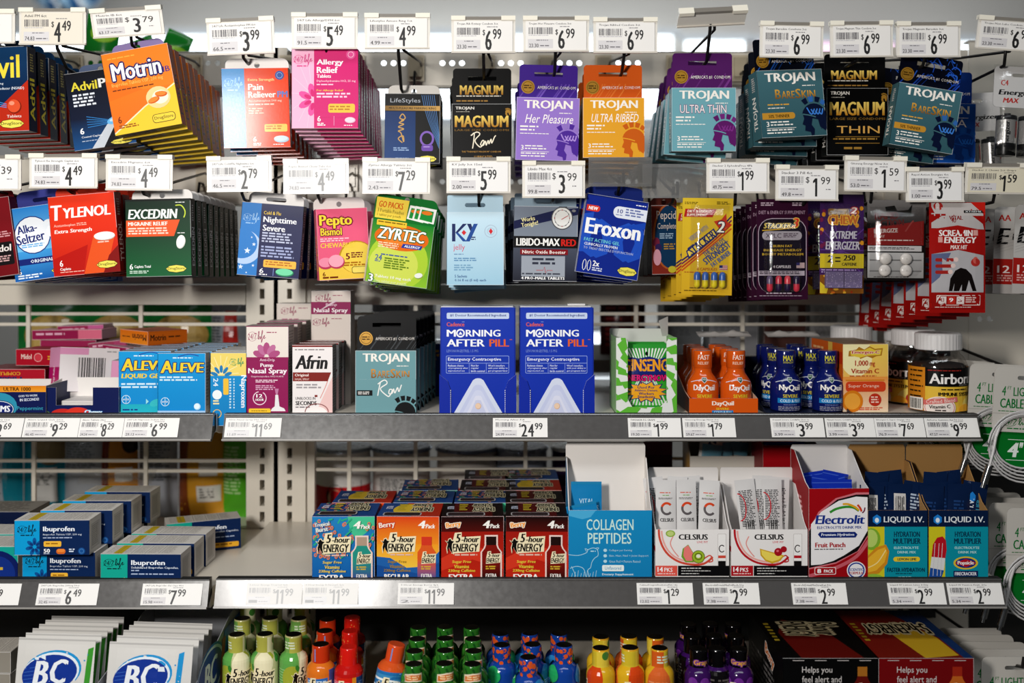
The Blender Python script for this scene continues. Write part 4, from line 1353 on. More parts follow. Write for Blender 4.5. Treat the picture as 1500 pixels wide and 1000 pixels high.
def art_celsius(fl):
    def f(a, w=109, h=74):
        a.r(0, 0, w, h, '#efecea')
        c = '#d85a48' if fl == 'kiwi' else '#c02430'
        a.s_([(5, 0), (6, 12), (11, 26), (20, 38), (34, 47), (50, 51), (68, 51), (78, 46), (84, 40)], 3.2, c).s_([(9, 2), (11, 15), (18, 30), (30, 41), (48, 47), (70, 48)], 2.6, '#eeb4ac').s_([(26, 10), (22, 20), (26, 30), (34, 40)], 1.6, '#e8a098').s_([(70, 44), (80, 38), (84, 46), (78, 48)], 1.8, c)
        a.t('CELSIUS', 34, 7, 77, 15, '#16151a', b=.05).t('LIVE FIT', 61, 17, 77, 20, '#d84a5a')
        if fl == 'kiwi':
            a.e(22, 6, 7, 5, '#9ab84c').e(22, 6, 5, 3.6, '#c8d88a').conc([(40, 28), (48, 22), (58, 38), (56, 48), (44, 48), (38, 40)], '#7cab3a').conc([(42, 27), (48, 23), (57, 38), (54, 46), (45, 46), (41, 38)], '#ef8a84').e(63, 40, 9.6, 9.6, '#6a7c26').e(63, 40, 8.6, 8.6, '#a8c23a').e(63, 39, 3.2, 2.6, '#f0eedc').ring(63, 39.5, 5, 4.6, 1, '#3c4418')
        else:
            a.conc([(42, 28), (78, 38), (72, 46), (60, 50), (50, 46), (43, 38)], '#d8b02c').conc([(44, 30), (75, 39), (70, 44), (60, 47), (51, 44), (45, 37)], '#f2de6a').e(69, 33, 6, 6, '#b01c2c').e(68, 31.5, 2, 1.6, '#e87a84').e(77, 29, 4.6, 4.6, '#b01c2c')
        a.rr(91, 6, 104, 54, 1.5, '#d9d5d3').rr(92, 7, 103, 53, 1.2, '#f4f2f0').ring(97.5, 28, 4, 5, 1.4, '#3a3438', 40, 320).r(92, 38, 103, 42, c).r(92, 46, 103, 53, '#1a1718')
        a.r(0, 53, 32, 68, '#e8675a' if fl == 'kiwi' else '#b81c2a').r(33, 53, w, 68, '#141316')
        a.t('14', 3, 55, 11, 62, '#fff', b=.03).t('PKS', 13, 56, 25, 62, '#fff').g(3, 64, 29, 66.5, 1, '#f8d8d4')
        a.g(38, 56, 70, 58.5, 1, '#dddbd8').g(38, 60, 84, 62, 1, '#dddbd8').g(38, 64, 66, 66, 1, '#dddbd8')
    return f


def art_electrolit(a, w=89, h=134):
    a.r(0, 0, w, h, '#a8121e')
    a.conc([(-0, 60), (14, 34), (40, 14), (70, 6), (w, 6), (w, 68), (74, 92), (40, 110), (0, 118)], '#d8808a').conc([(0, 62), (16, 36), (42, 16), (70, 9), (w, 9), (w, 66), (72, 92), (40, 108), (0, 116)], '#191416')
    a.conc([(3, 112), (3, 52), (18, 34), (44, 18), (70, 12), (87, 13), (87, 62), (74, 84), (52, 98), (36, 106), (18, 111)], '#f2f0f1')
    a.s_([(0, 128), (40, 116), (70, 100), (w, 76)], 5, '#cf6a76')
    a.s_([(31, 35), (40, 30), (54, 27), (66, 28), (74, 33)], 3.6, '#3f9c3c').s_([(50, 23), (58, 23), (68, 27), (74, 32)], 3, '#e8b02c').s_([(72, 24), (76, 29), (78, 34)], 3, '#d84a28').s_([(83, 28), (82, 33), (79, 36)], 2, '#7a1c4c')
    a.t('Electrolit', 9, 39, 83, 52, '#1c3c94', b=.045, i=.14).t('ELECTROLYTE DRINK MIX', 12, 55, 78, 59, '#2a4ca0', b=.03)
    a.conc([(13, 67), (16, 63.5), (68, 63.5), (72, 67.5), (69, 72), (17, 72)], '#1c3480').t('Premium Hydration', 18, 65.5, 67, 70.5, '#eef2fa', b=.03, i=.1)
    a.t('Fruit Punch', 9, 79, 54, 86, '#b81c2c', b=.04).g(8, 88, 62, 90.5, 1, '#6a6468')
    a.rr(8, 115, 40, 126, 2, '#f0d4d4').rr(9, 116, 39, 125, 2, '#b01822').t('8', 12, 117.5, 18, 123.5, '#fff', b=.05).t('PACK', 22, 118.5, 36, 123, '#fff', b=.03)
    a.e(70, 120, 14, 13, '#f2f0f1', n=24).ring(70, 120, 11.5, 10.6, 2, '#2a4ca0').t('SCIENTIFIC', 60, 117, 81, 121, '#2a4ca0', b=.03).t('FORMULA', 60, 122, 80, 126, '#b81c2c', b=.03)


def art_liquid(fl):
    def f(a, w=87, h=102):
        a.r(0, 0, w, 24, '#12284c').r(0, 24, w, h, '#129cae').r(0, 24, 24, h, '#d8d02e')
        a.conc([(7, 10), (13, 6), (19, 10), (19, 17), (13, 21), (7, 17)], '#2a8cd8').e(13, 14.5, 3, 3.6, '#eaf4fb').t('LIQUID I.V.', 23, 9, w-5, 19, '#eef3f5', b=.02)
        a.t('HYDRATION', 38, 31, 76, 39, '#103c58', b=.04).t('MULTIPLIER', 37, 41, 77, 49, '#103c58', b=.04)
        a.t('ELECTROLYTE', 38, 53, 74, 56.5, '#c8ecec', b=.02).t('DRINK MIX', 43, 59.5, 70, 63, '#c8ecec', b=.02)
        if fl == 'lemon':
            a.e(5, 42, 13, 16, '#8cb83c', n=20).e(4, 41, 10, 13, '#c2d878').conc([(0, 66), (12, 54), (26, 50), (31, 60), (28, 78), (16, 92), (0, 96)], '#d8982a').conc([(0, 70), (14, 58), (25, 54), (28, 62), (24, 76), (12, 88), (0, 91)], '#eebc3c').s_([(0, 84), (14, 76), (26, 58)], 1.4, '#f8e4a0').e(8, 100, 14, 7, '#9cc24a', n=16, a0=180, a1=360)
            a.rr(37, 68, 76, 75, 3.5, '#eed23c').t('LEMON LIME', 43, 69.8, 71, 73.4, '#1c3448', b=.04)
            a.t('FASTER HYDRATION', 28, 84, 83, 90, '#103c58', b=.04).g(40, 92, 72, 94, 1, '#103c58').g(44, 97, 64, 99, 1, '#c8ecec')
        else:
            a.conc([(4, 68), (6, 50), (12, 40), (20, 38), (25, 44), (26, 58), (24, 70)], '#c02030').conc([(4, 68), (24, 70), (22, 88), (2, 84)], '#e2e2e0').conc([(2, 84), (22, 88), (18, 100), (6, 102), (0, 98)], '#2a5ca8')
            for k in (9, 15, 20):
                a.s_([(k, 48), (k-3, 96)], .8, '#d8d4d8')
            a.e(54, 77, 18, 9.5, '#e8cc3c', n=24).e(54, 77, 15, 7.4, '#243a88', n=24).conc([(38, 77), (54, 71), (70, 77), (54, 83)], '#c02030').t('Popsicle', 42, 74, 66, 81, '#f4f2f0', b=.05)
            a.r(36, 88.5, 72, 97, '#1c2c64').t('FIRECRACKER', 38, 90.3, 70, 95.2, '#eef0f6', b=.04).g(36, 99, 72, 101, 1, '#bfe6e6')
    return f


# --- bottom shelf
def pack_bc(tab):
    def f(a, w=124, h=110):
        a.r(0, 0, w, h, '#dcdad6').r(0, 1, w, 3.5, '#c2c0bd')
        a.conc([(104, 14), (112, 11), (107, h), (99, h)], tab)
        a.e(54, 46, 43, 29, '#2a9cd4', r=-12, n=28).e(52, 48, 42, 28, '#e6eef4', r=-12, n=28).e(50, 49.5, 41, 26, '#20429c', r=-12, n=28)
        for k in range(6):
            a.s_([(12, 44+k*5), (30, 41+k*5)], .7, '#4a78c4')
        a.t('B', 25, 32, 49, 66, '#eef2f6', b=.06, i=.22, r=3).t('C', 51, 29, 78, 63, '#eef2f6', b=.06, i=.22, r=3)
        a.e(100, 30, 1.2, 1.2, '#2a9cd4').e(104, 22, .8, .8, '#2a9cd4')
        a.t('ASPIRIN (NSAID)', 12, 92, 70, 98, '#20429c', b=.02)
    return f


def art_helps(red):
    def f(a, w=134, h=118):
        a.r(0, 0, w, h, '#7c1016' if red else '#0c0c0d')
        for k in range(4):
            a.r(14+k*31, 3, 30+k*31, 3.9, '#c8c2c0')
        a.t('Helps you', 27, 12, 69, 23, '#d9d4d2', b=-.005).t('feel alert and', 27, 25, 82, 34, '#d9d4d2', b=-.005)
        a.p([(24, 40), (100, 40), (98, 56), (20, 56)], '#dcd8d6').t('ENERGIZED', 26, 43, 94, 54, '#b8241c', b=.06, i=.15)
        shot_icon(a, 99, 12, 24, 66, *(('#c8702c', '#d8a83c', '#a83420') if red else ('#6c1a14', '#2a0c0a', '#b0762c')), glow=False)
        a.g(27, 64, 90, 84, 3, '#c8c2c0')
    return f


def top_helps(red):
    def f(a, w, t):
        if red:
            a.r(0, 0, w, t, '#7c2016').conc([(w*.5, t), (w*.88, t*.95), (w*.86, t*.6), (w*.7, t*.3), (w*.4, t*.5)], '#c8a42c').conc([(w*.9, t), (w, t), (w, 0), (w*.6, 0), (w*.88, t*.6)], '#1c3c6c')
        else:
            a.r(0, 0, w, t, '#0e0b0b').conc([(w*.2, t), (w*.85, t), (w*.7, t*.5), (w*.3, t*.2), (w*.15, t*.5)], '#6a1812')
        a.t('5-hour', w*.48, t*.3, w*.88, t*.52, '#14100e', o='#c4b896', ow=.12, b=.06, r=-90 if not red else 180).t('ENERGY', w*.16, t*.32, w*.62, t*.52, '#14100e', o='#c4b896', ow=.12, b=.06, r=-90 if not red else 180)
        a.g(w*.05, t*.3, w*.12, t*.7, 6, '#a8922c')
    return f
# ---------------------------------------------------------------- builders for pouches, bottles, cards, trays, hooks
def pouch(name, w, h, T, k, art, col, mat='film', back=None, crimp=6, seed=1, nu=10, nv=14, wr=.5, parent=None):
    """sealed pillow pouch, centred, front towards -y; T full thickness in face units"""
    rnd = random.Random(seed)
    ph = [rnd.uniform(0, 6.3) for _ in range(6)]
    xs = [w*i/nu for i in range(nu+1)]
    ys = [0, crimp]+[crimp+(h-2*crimp)*j/nv for j in range(1, nv)]+[h-crimp, h]

    def hgt(x, y):
        if y <= crimp or y >= h-crimp:
            return .15
        u, v = 2*x/w-1, 2*(y-crimp)/(h-2*crimp)-1
        b = (1-abs(u)**2.6)*(1-abs(v)**3.2)
        q = wr*(math.sin(x*.23+ph[0]+y*.05)+math.sin(y*.19+ph[1]-x*.11)+.6*math.sin(x*.5+y*.33+ph[2]))*(b*.7+.1)
        return .15+max(0, b*T/2+q*.5)
    mb = MB()
    f = lambda sg: (lambda x, y: Vector(((x-w/2)*k, sg*hgt(x, y)*k, (h/2-y)*k)))
    front, rear = Skin(xs, ys, f(-1)), Skin(xs, ys, f(1))
    mb.grid(front.p[::-1], lambda i, j: col, mat)
    mb.grid(rear.p, lambda i, j: back or col, mat)
    n = len(ys)
    for j in range(n-1):
        mb.face([front.p[j][0], rear.p[j][0], rear.p[j+1][0], front.p[j+1][0]], col, mat)
        mb.face([front.p[j][-1], front.p[j+1][-1], rear.p[j+1][-1], rear.p[j][-1]], col, mat)
    if art:
        art(Art(mb, front, mat, .000016, (xs, ys), .018*T*k))
    return mb.build(name, parent)


def round_skin(prof, k, n=28):
    """prof: (radius, height) bottom to top in face units -> skin with x along the girth at the widest, y down from the top"""
    rm = max(p[0] for p in prof)
    H_ = prof[-1][1]
    g = 2*math.pi*rm
    xs = [-g/2+g*i/n for i in range(n+1)]
    ys = [H_-p[1] for p in prof[::-1]]
    rr_ = {H_-p[1]: p[0] for p in prof}

    def f(x, y):
        t = x/rm
        r = rr_[y]
        return Vector((r*math.sin(t)*k, -r*math.cos(t)*k, (H_-y)*k))
    return Skin(xs, ys, f), xs, ys


def bottle(name, prof, k, col, art, cap=None, mat='shrink', cap_col='#101010', lid=None):
    """sleeved bottle standing on its origin; cap: z from which the top part is its own child"""
    H_ = prof[-1][1]
    body = prof if cap is None else [p for p in prof if p[1] <= cap]
    mb = MB()
    sk, xs, ys = round_skin(body, k)
    mb.grid(sk.p[::-1], lambda i, j: col, mat)
    n = len(xs)-1
    mb.face([sk.p[-1][i] for i in range(n)][::-1], col, mat)
    mb.face([sk.p[0][i] for i in range(n)], col, mat)
    art(Art(mb, sk, mat, .000008, (xs, ys)), 'body')
    o = mb.build(name)
    top = [p for p in prof if cap is not None and p[1] >= cap]
    if top:
        mb = MB()
        base = [(p[0], p[1]-cap) for p in top]
        sk, xs, ys = round_skin(base, k)
        mb.grid(sk.p[::-1], lambda i, j: lid or col, mat)
        mb.face([sk.p[0][i] for i in range(n)], cap_col, mat)
        mb.face([sk.p[-1][i] for i in range(n)][::-1], cap_col, mat)
        art(Art(mb, sk, mat, .000008, (xs, ys)), 'cap')
        mb.build('cap', o, (0, 0, cap*k))
    return o


SHOT = [(18, 0), (20.5, 1.5), (20.8, 4), (20.8, 83), (20.2, 87), (18, 91.2), (14.8, 94), (12.8, 96), (12.5, 98), (12.6, 117), (12.2, 119), (11.4, 120)]


def shot_bottle(style, k):
    def art(a, part):
        rnd = random.Random(len(style)*3+1)
        g = 66
        if part == 'cap':
            if style in ('apple', 'yellow'):
                c = {'apple': ('#b9b85a', '#7fae5c', '#e2dfba'), 'yellow': ('#d8c23c', '#d86a28', '#e6cf50')}[style]
                a.r(-66, 2, -20, 24, c[1]).r(-20, 2, 6, 24, c[0]).r(6, 2, 66, 24, c[2])
                a.g(-30, 8, -10, 20, 3, '#dfe8d0').e(20, 8, 6, 6, '#4f8a3c')
            elif style == 'melon':
                for q in range(11):
                    x = -60+q*12
                    a.s_([(x, 3), (x+3, 12), (x-2, 24)], 3, '#1f5c24')
                a.conc([(-14, 12), (0, 9), (16, 10), (17, 22), (2, 20), (-15, 23)], '#f2e4cc').conc([(-12, 13.5), (0, 11), (14, 12), (15, 20), (2, 18.5), (-13, 21)], '#dc7a28')
                a.g(-9, 13, 11, 19, 2, '#f6dcb0')
            elif style == 'tropic':
                for q in range(50):
                    a.e(rnd.uniform(-64, 64), rnd.uniform(3, 23), 3.2, 3, '#e0662c', n=7).e(rnd.uniform(-64, 64), rnd.uniform(3, 23), 2, 1.6, '#1c4ca0', n=5)
                a.p([(-8, 22), (-2, 4), (3, 22)], '#30a468').p([(40, 22), (46, 6), (54, 22)], '#30a468')
            elif style == 'grape':
                a.t('Grape', -13, 13, 13, 22, '#e0a83c', o='#7a3a9a', ow=.14, b=.05).g(50, 14, 66, 20, 2, '#8a8888')
            elif style == 'straw':
                for q in range(40):
                    a.e(rnd.uniform(-64, 64), rnd.uniform(2, 23), .8, 1.2, '#f0a050', n=5)
            else:
                a.r(-8, 4, -6, 22, '#7a9ad0').p([(-36, 4), (-20, 4), (-24, 20), (-40, 20)], '#c0b8a8')
            return
        Y = 22   # the neck foot is at y = 0 here, the shoulder ends near 18
        if style == 'apple':
            a.r(-66, 0, -14, 96, '#6cae5a').r(34, 0, 66, 96, '#78b466').e(26, 8, 5, 7, '#4f9a48', r=30).e(12, 4, 8, 5, '#a8b040')
            for q in range(12):
                a.r(-62, 22+q*4, -26, 23+q*4, '#a8d09a')
            a.e(2, 14, 15, 16, '#efe9c8').e(-24, 34, 16, 18, '#a8b040').e(30, 66, 12, 14, '#a8b040').e(-16, 20, 3, 5, '#3f8a38', r=-20).e(-3, 36, 1, 3, '#7a5a2a').e(2, 36, 1, 3, '#7a5a2a')
        elif style == 'berry':
            a.r(-66, 12, 66, 96, '#e0802a').r(16, 8, 66, 96, '#4a5a9c').p([(-20, 20), (14, 18), (13, 34), (-19, 36)], '#3a7ac0').g(-18, 22, 12, 34, 4, '#cfe0f0')
        elif style == 'straw':
            a.r(-66, 0, 66, 14, '#c4201c').rr(-34, 20, 8, 40, 6, '#e8708c').g(-30, 23, 6, 38, 5, '#f6b8c4').r(8, 14, 14, 96, '#e89a2c').r(14, 14, 66, 96, '#2f4a7c').g(18, 20, 60, 94, 18, '#5a76a4')
        elif style == 'wave':
            a.r(-66, 0, 66, 12, '#d8622c')
            for q in range(16):
                a.s_([(rnd.uniform(-60, 30), 16+q*5), (rnd.uniform(-20, 20), 12+q*5), (rnd.uniform(10, 64), 18+q*5)], rnd.uniform(2, 5), rnd.choice(('#e6eef2', '#2f7cb8', '#6ab0d8', '#f2f4f2')))
        elif style == 'melon':
            for q in range(11):
                x = -60+q*12
                a.s_([(x, 4), (x+4, 20), (x-3, 36), (x+4, 60), (x, 94)], 4, '#1f5c24')
            for q in range(6):
                a.e(-55+q*22, 34, 5, 12, '#8cc04a')
        elif style == 'tropic':
            for q in range(120):
                a.e(rnd.uniform(-64, 64), rnd.uniform(24, 94), 3, 3.4, '#d8602c', n=7).e(rnd.uniform(-64, 64), rnd.uniform(24, 94), 1.6, 1.8, '#2038a0', n=5)
            a.e(-4, 14, 16, 13, '#2fae6c').e(48, 14, 12, 11, '#2fae6c').p([(-18, 12), (-2, -2), (4, 14)], '#2fae6c')
            a.e(28, 14, 13, 11, '#2f86c0').e(-34, 16, 13, 12, '#2f86c0')
            a.r(18, 20, 46, 34, '#3a9cd0').g(19, 21, 45, 33, 4, '#a8d8f0')
        elif style == 'yellow':
            a.e(8, 14, 15, 22, '#d8521c').e(-44, 34, 20, 40, '#dc7238').p([(6, 30), (20, 26), (24, 50), (10, 40)], '#d8521c').e(-10, 84, 20, 12, '#e8c83a')
            a.g(-60, 18, -30, 60, 10, '#e89a6a')
        elif style == 'grape':
            a.r(30, 4, 66, 96, '#141014').r(-66, 4, -34, 96, '#141014').g(34, 14, 64, 94, 18, '#6a6462').g(-64, 14, -40, 94, 18, '#6a6462')
            for q in range(5):
                a.e(-18+q*9, 18+(q % 2)*7, 7, 7, '#7c3a9c')
        if style not in ('melon',):
            five(a, -24, 20, 44, 26)
            a.g(-14, 48, 20, 52, 1, '#4a4a4a')
        if style in ('berry', 'straw', 'tropic', 'yellow', 'apple', 'wave'):
            b0 = -24 if style == 'berry' else -34 if style == 'straw' else 28
            if style in ('berry', 'straw'):
                a.r(b0, 42, b0+38, 96, '#e8e4de').g(b0+2, 44, b0+36, 94, 11, '#5a5654')
            else:
                a.r(28, 36, 52, 96, '#dcd8d2').g(30, 38, 50, 94, 12, '#6a6664')
                a.r(-50, 58, -36, 84, '#e8e4de')
                for q in range(9):
                    a.r(-48, 60+q*2.6, -38, 61+q*2.6+(q % 2)*.6, '#2a2a2a')
    cols = {'apple': ('#cfcca0', '#c8c48c'), 'berry': ('#e0802a', '#c8401a'), 'straw': ('#d8301f', '#d8261c'), 'wave': ('#4a96c4', '#d8582a'), 'melon': ('#3f8c30', '#357a2c'), 'tropic': ('#1c4ca0', '#1c4ca0'), 'yellow': ('#e0b62c', '#dca82a'), 'grape': ('#431862', '#0c090c')}
    o = bottle('energy_shot_bottle', SHOT, k, cols[style][0], art, 96, lid=cols[style][1], cap_col='#0c0b0b' if style not in ('straw', 'wave') else cols[style][1])
    return o


MEDI = [(20, 0), (22.5, 1.2), (23, 3), (23, 38), (21.5, 44), (17, 51), (13.5, 56), (12.8, 60), (12.8, 63), (13.8, 64), (14, 87), (13.4, 88.6), (12.6, 89)]


def medicine_bottle(day, k):
    c = '#d8621a' if day else '#16246c'

    def art(a, part):
        if part == 'cap':
            if day:
                a.t('FAST', -9, 6, 9, 13, '#f6e4d4', b=.02, i=.1).t('RELIEF', -9, 16, 8, 20, '#f2d4bc')
            else:
                a.t('MAX', -8, 7, 8, 15, '#d8d03c', b=.03).t('STRENGTH', -8, 16, 8, 18.5, '#c8c03c')
            return
        a.s_([(-24, 20), (-12, 17), (0, 16), (12, 17), (24, 20)], 1, '#d8dce4')
        a.conc([(-4.5, 12.5), (4.5, 12.5), (4.5, 17), (0, 21), (-4.5, 17)], '#d8dce4').conc([(-3.7, 13.3), (3.7, 13.3), (3.7, 16.8), (0, 20), (-3.7, 16.8)], '#1f5c44').t('VICKS', -3, 14.5, 3, 16.5, '#e8ece8')
        a.t('DayQuil' if day else 'NyQuil', -17, 23, 17, 34, '#f6f2ee', b=.045)
        a.t('SEVERE', -11, 37, 12, 42, '#d8c83c', b=.03)
        a.r(-19, 43, 19, 50, '#2a8cc8').t('COLD & FLU', -15, 44.6, 15, 48.6, '#e2f0f8', b=.02)
        a.g(-10, 52, 12, 53.4, 1, '#9aa8d0').g(-18, 55, 18, 62, 3, mixc(c, '#ffffff', .25))
        a.r(30, 22, 44, 62, '#d0ccc8')
        for q in range(14):
            a.r(32, 24+q*2.6, 42, 25+q*2.6+(q % 3)*.5, '#3a3a40')
    return bottle('medicine_shot_bottle', MEDI, k, c, art, 63, lid=c, cap_col=mixc(c, '#ffffff', .12))


def sloped_tray(name, w, hf, hb, dep, k, art, front, side, inner, back_h=None, lip=None, side_art=None, inset=0, th=1.2, mat='card', notch=None):
    """open display box standing on its origin (front foot centre); sides rise from hf in front to hb behind; part 'back_panel' up to back_h"""
    mb = MB()
    X = w/2
    fx = lambda x, y, d=0.: Vector(((x-X)*k, d, (hf-y)*k))
    outer = [(0, 0), (w, 0), (w, hf), (0, hf)] if not notch else [(0, 0), (notch[0], 0), (notch[0], notch[2]), (notch[1], notch[2]), (notch[1], 0), (w, 0), (w, hf), (0, hf)]
    mb.plate(outer, [], fx, 0, th*k, front, inner, mat, edge=inner)
    if art:
        art(Art(mb, fx, mat, cells=([0, w], [0, hf])))
    for sg in (-1, 1):
        fs = (lambda x, y, d, sg=sg: Vector((sg*(X-.05)*k-sg*d, x*k, -y*k)))
        pts = [(th, -hf), (dep*.22, -hf-(hb-hf)*.15), (dep*.8, -hb), (dep, -hb), (dep, 0), (th, 0)] if hb > hf else [(th, -hf), (dep, -hf), (dep, 0), (th, 0)]
        tri = tessellate_polygon([[Vector((p[0], p[1], 0)) for p in pts]])
        for t in tri:
            q = [fs(*pts[i], 0) for i in t]
            q2 = [fs(*pts[i], th*k) for i in t]
            n = (q[1]-q[0]).cross(q[2]-q[0])
            if (n.x > 0) != (sg > 0):
                q = q[::-1]
            else:
                q2 = q2[::-1]
            mb.face(q, side, mat)
            mb.face(q2, inner, mat)
        for i in range(len(pts)):
            a, b = pts[i], pts[(i+1) % len(pts)]
            mb.face([fs(*a, 0), fs(*b, 0), fs(*b, th*k), fs(*a, th*k)], inner, mat)
    mb.box(-X*k, X*k, th*k, dep*k, 0, th*k, inner, mat)
    if side_art:
        side_art(Art(mb, lambda x, y, d=0.: Vector((-X*k+d, (dep-x)*k, (hb-y)*k)), mat), dep, hb)
    o = mb.build(name)
    bh = back_h or hb
    mb = MB()
    mb.plate([(0, -bh), (w, -bh), (w, 0), (0, 0)] if not lip else [(0, -bh+lip), (lip*.5, -bh), (w-lip*.5, -bh), (w, -bh+lip), (w, 0), (0, 0)], [], lambda x, y, d: Vector(((x-X)*k, (dep)*k+d, -y*k)), 0, th*k, inner, side, mat)
    mb.build('back_panel', o)
    return o


def blister_card(name, w, h, k, art, col='#ffffff', bubble=None, pills=None, slot_y=9, rad=5, th=1.2, back='#cfc9c2'):
    mb = MB()
    fn = flat_fn(w, h, k)
    mb.plate(rrect(0, 0, w, h, rad), [rrect(w/2-9, slot_y-2.6, w/2+9, slot_y+2.6, 2.4)], fn, 0, th*k, col, back)
    if art:
        # print is laid below the slot
        art(Art(mb, fn, 'card', .000014, ([0, w], [0, h])))
    o = mb.build(name)
    if pills:
        for kind, x, y, c0, c1 in pills:
            m = MB()
            if kind == 'capsule':
                r, L = 4.6, 24
                prof = [(r*math.cos(R(t)), r*math.sin(R(t))-L/2+r) for t in (-85, -60, -30)]+[(r, -L/2+r), (r, 0)]
                prof2 = [(r+.2, 0), (r+.2, L/2-r)]+[((r+.2)*math.cos(R(t)), (r+.2)*math.sin(R(t))+L/2-r) for t in (30, 60, 85)]
                m.lathe([(p[0]*k, p[1]*k) for p in prof], c1, 'plastic', 12)
                m.lathe([(p[0]*k, p[1]*k) for p in prof2], c0, 'plastic', 12)
                m.build('capsule', o, fn(x, y, -4.5*k))
            elif kind == 'tablet':
                m.lathe([(.5*k, -3.6*k), (7*k, -3*k), (8.6*k, -1*k), (8.6*k, 1*k), (7*k, 3*k), (.5*k, 3.6*k)], c0, 'plastic', 16)
                m.build('tablet', o, fn(x, y, -3.8*k), (R(90), 0, 0))
            else:
                m.box(-13*k, 13*k, -7*k, 0, -12*k, 12*k, c0, 'paper')
                rnd = random.Random(5)
                aa = Art(m, lambda u, v, d=0.: Vector((u*k, -7*k+d, -v*k)), 'paper')
                for q in range(40):
                    aa.e(rnd.uniform(-12, 12), rnd.uniform(-11, 11), .6, .6, '#b8a8c0', n=5)
                m.build('chew', o, fn(x, y, -.2*k))
    if bubble:
        x0, y0, x1, y1, dep = bubble
        xs = [x0+(x1-x0)*i/8 for i in range(9)]
        ys = [y0+(y1-y0)*i/8 for i in range(9)]
        q = lambda t: max(0, 1-abs(2*t-1)**5)
        sk = Skin(xs, ys, lambda x, y: fn(x, y, -(.2+dep*min(1, 2.2*q((x-x0)/(x1-x0))*q((y-y0)/(y1-y0))))*k))
        m = MB()
        m.grid(sk.p[::-1], lambda i, j: '#ffffff', 'clear')
        m.build('clear_bubble', o)
    return o


def hook(rect, Yf, slot_py, base_py, label, ticket=None, roll=0, pitch=0, yaw=0, Yt=.03, kind='plate', Yb=.355, glare=0, drop=-.05, stack_end=.30, paper='#efece8'):
    """peg hook: base clip on the rail, hanging wire, label wire with a swinging label holder"""
    x0, y0, x1, y1 = rect
    c = P((x0+x1)/2, (y0+y1)/2, Yt)
    X = c.x
    k = K(Yt)
    w, h = (x1-x0), (y1-y0)
    zb = P(0, base_py, .37).z
    zs = P(0, slot_py, Yf).z
    zt = c.z-h/2*k
    u = S/1000
    root = empty('peg_hook', (X, .366*S, zb))
    o = lambda x, Y, z: (x-X, Y*S-.366*S, z-zb)
    m = MB()
    m.box(-.009, .009, -.008, 0, -.016, .012, '#b9ad96', 'plastic')
    m.box(-.012, .012, -.003, 0, -.022, .016, '#cbbfa8', 'plastic')
    m.build('base_clip', root)
    ze = zs+drop*(stack_end-Yf)*S
    r = 2.5*u
    m = MB()
    m.tube([o(X, .36, zb-.012), o(X, .335, zb-.012), o(X, stack_end+.012, ze), o(X, Yf, zs), o(X, Yt+.016, zt-.001), o(X, Yt+.012, zt+h*.35*k)], r, n=8)
    m.build('hanging_wire', root)
    m = MB()
    m.tube([o(X+.008, .36, zb), o(X+.008, .335, zb+.002), o(X+.006, Yt+.018, zt+.002), o(X+.005, Yt+.013, zt+h*.5*k)], r*.9, n=8)
    m.build('label_wire', root)
    rot = (R(pitch), R(-roll), R(yaw))
    lc = o(X, Yt, c.z)
    m = MB()
    fn = flat_fn(w, h, k)
    if kind == 'clear':
        m.plate(rrect(0, 0, w, h, 1), [], fn, 0, 1.2*k, '#ffffff', mat='haze')
        m.plate(rrect(0, h-4, w, h, 1), [], fn, -2*k, 1.5*k, '#ffffff', mat='haze')
        m.plate(rrect(0, 0, w, 5, 1), [], fn, -1*k, 1.5*k, '#ffffff', mat='haze')
    else:
        m.plate(rrect(0, 0, w, h, 1), [], fn, 0, 2*k, '#e6e2da', mat='plastic')
        for a0, a1 in ((0, w*.22), (w*.78, w)):
            m.box(*(lambda p, q: (p.x, q.x, -3*k, 8*k, q.z, p.z))(fn(a0, -1.5), fn(a1, 5)), '#f3eee0', 'plastic')
        m.box(*(lambda p, q: (p.x, q.x, -1*k, 7*k, q.z, p.z))(fn(w*.22, -.5), fn(w*.78, 4)), '#8f8a82', 'plastic')
        m.box(*(lambda p, q: (p.x, q.x, -2*k, 1*k, q.z, p.z))(fn(0, h-2.5), fn(w, h)), '#d8d2c8', 'plastic')
    hold = m.build('label_holder', root, lc, rot)
    if ticket:
        title, price, unit, style = ticket
        m = MB()
        py0 = 6
        pf = lambda x, y, d=0.: fn(x, y, d-1.4*k)
        m.plate(rrect(4, py0, w-4, h-2.6, .5), [], fn, -1.4*k, .8*k, paper, mat='paper')
        price_ticket(Art(m, pf, 'paper', .000014), w-8, h-py0-3, title, price, unit, style, 4, py0, glare)
        m.build('price_ticket', hold)
    tag(root, label, 'hook', 'peg hooks with price plates')
    return root


RAIL = {}


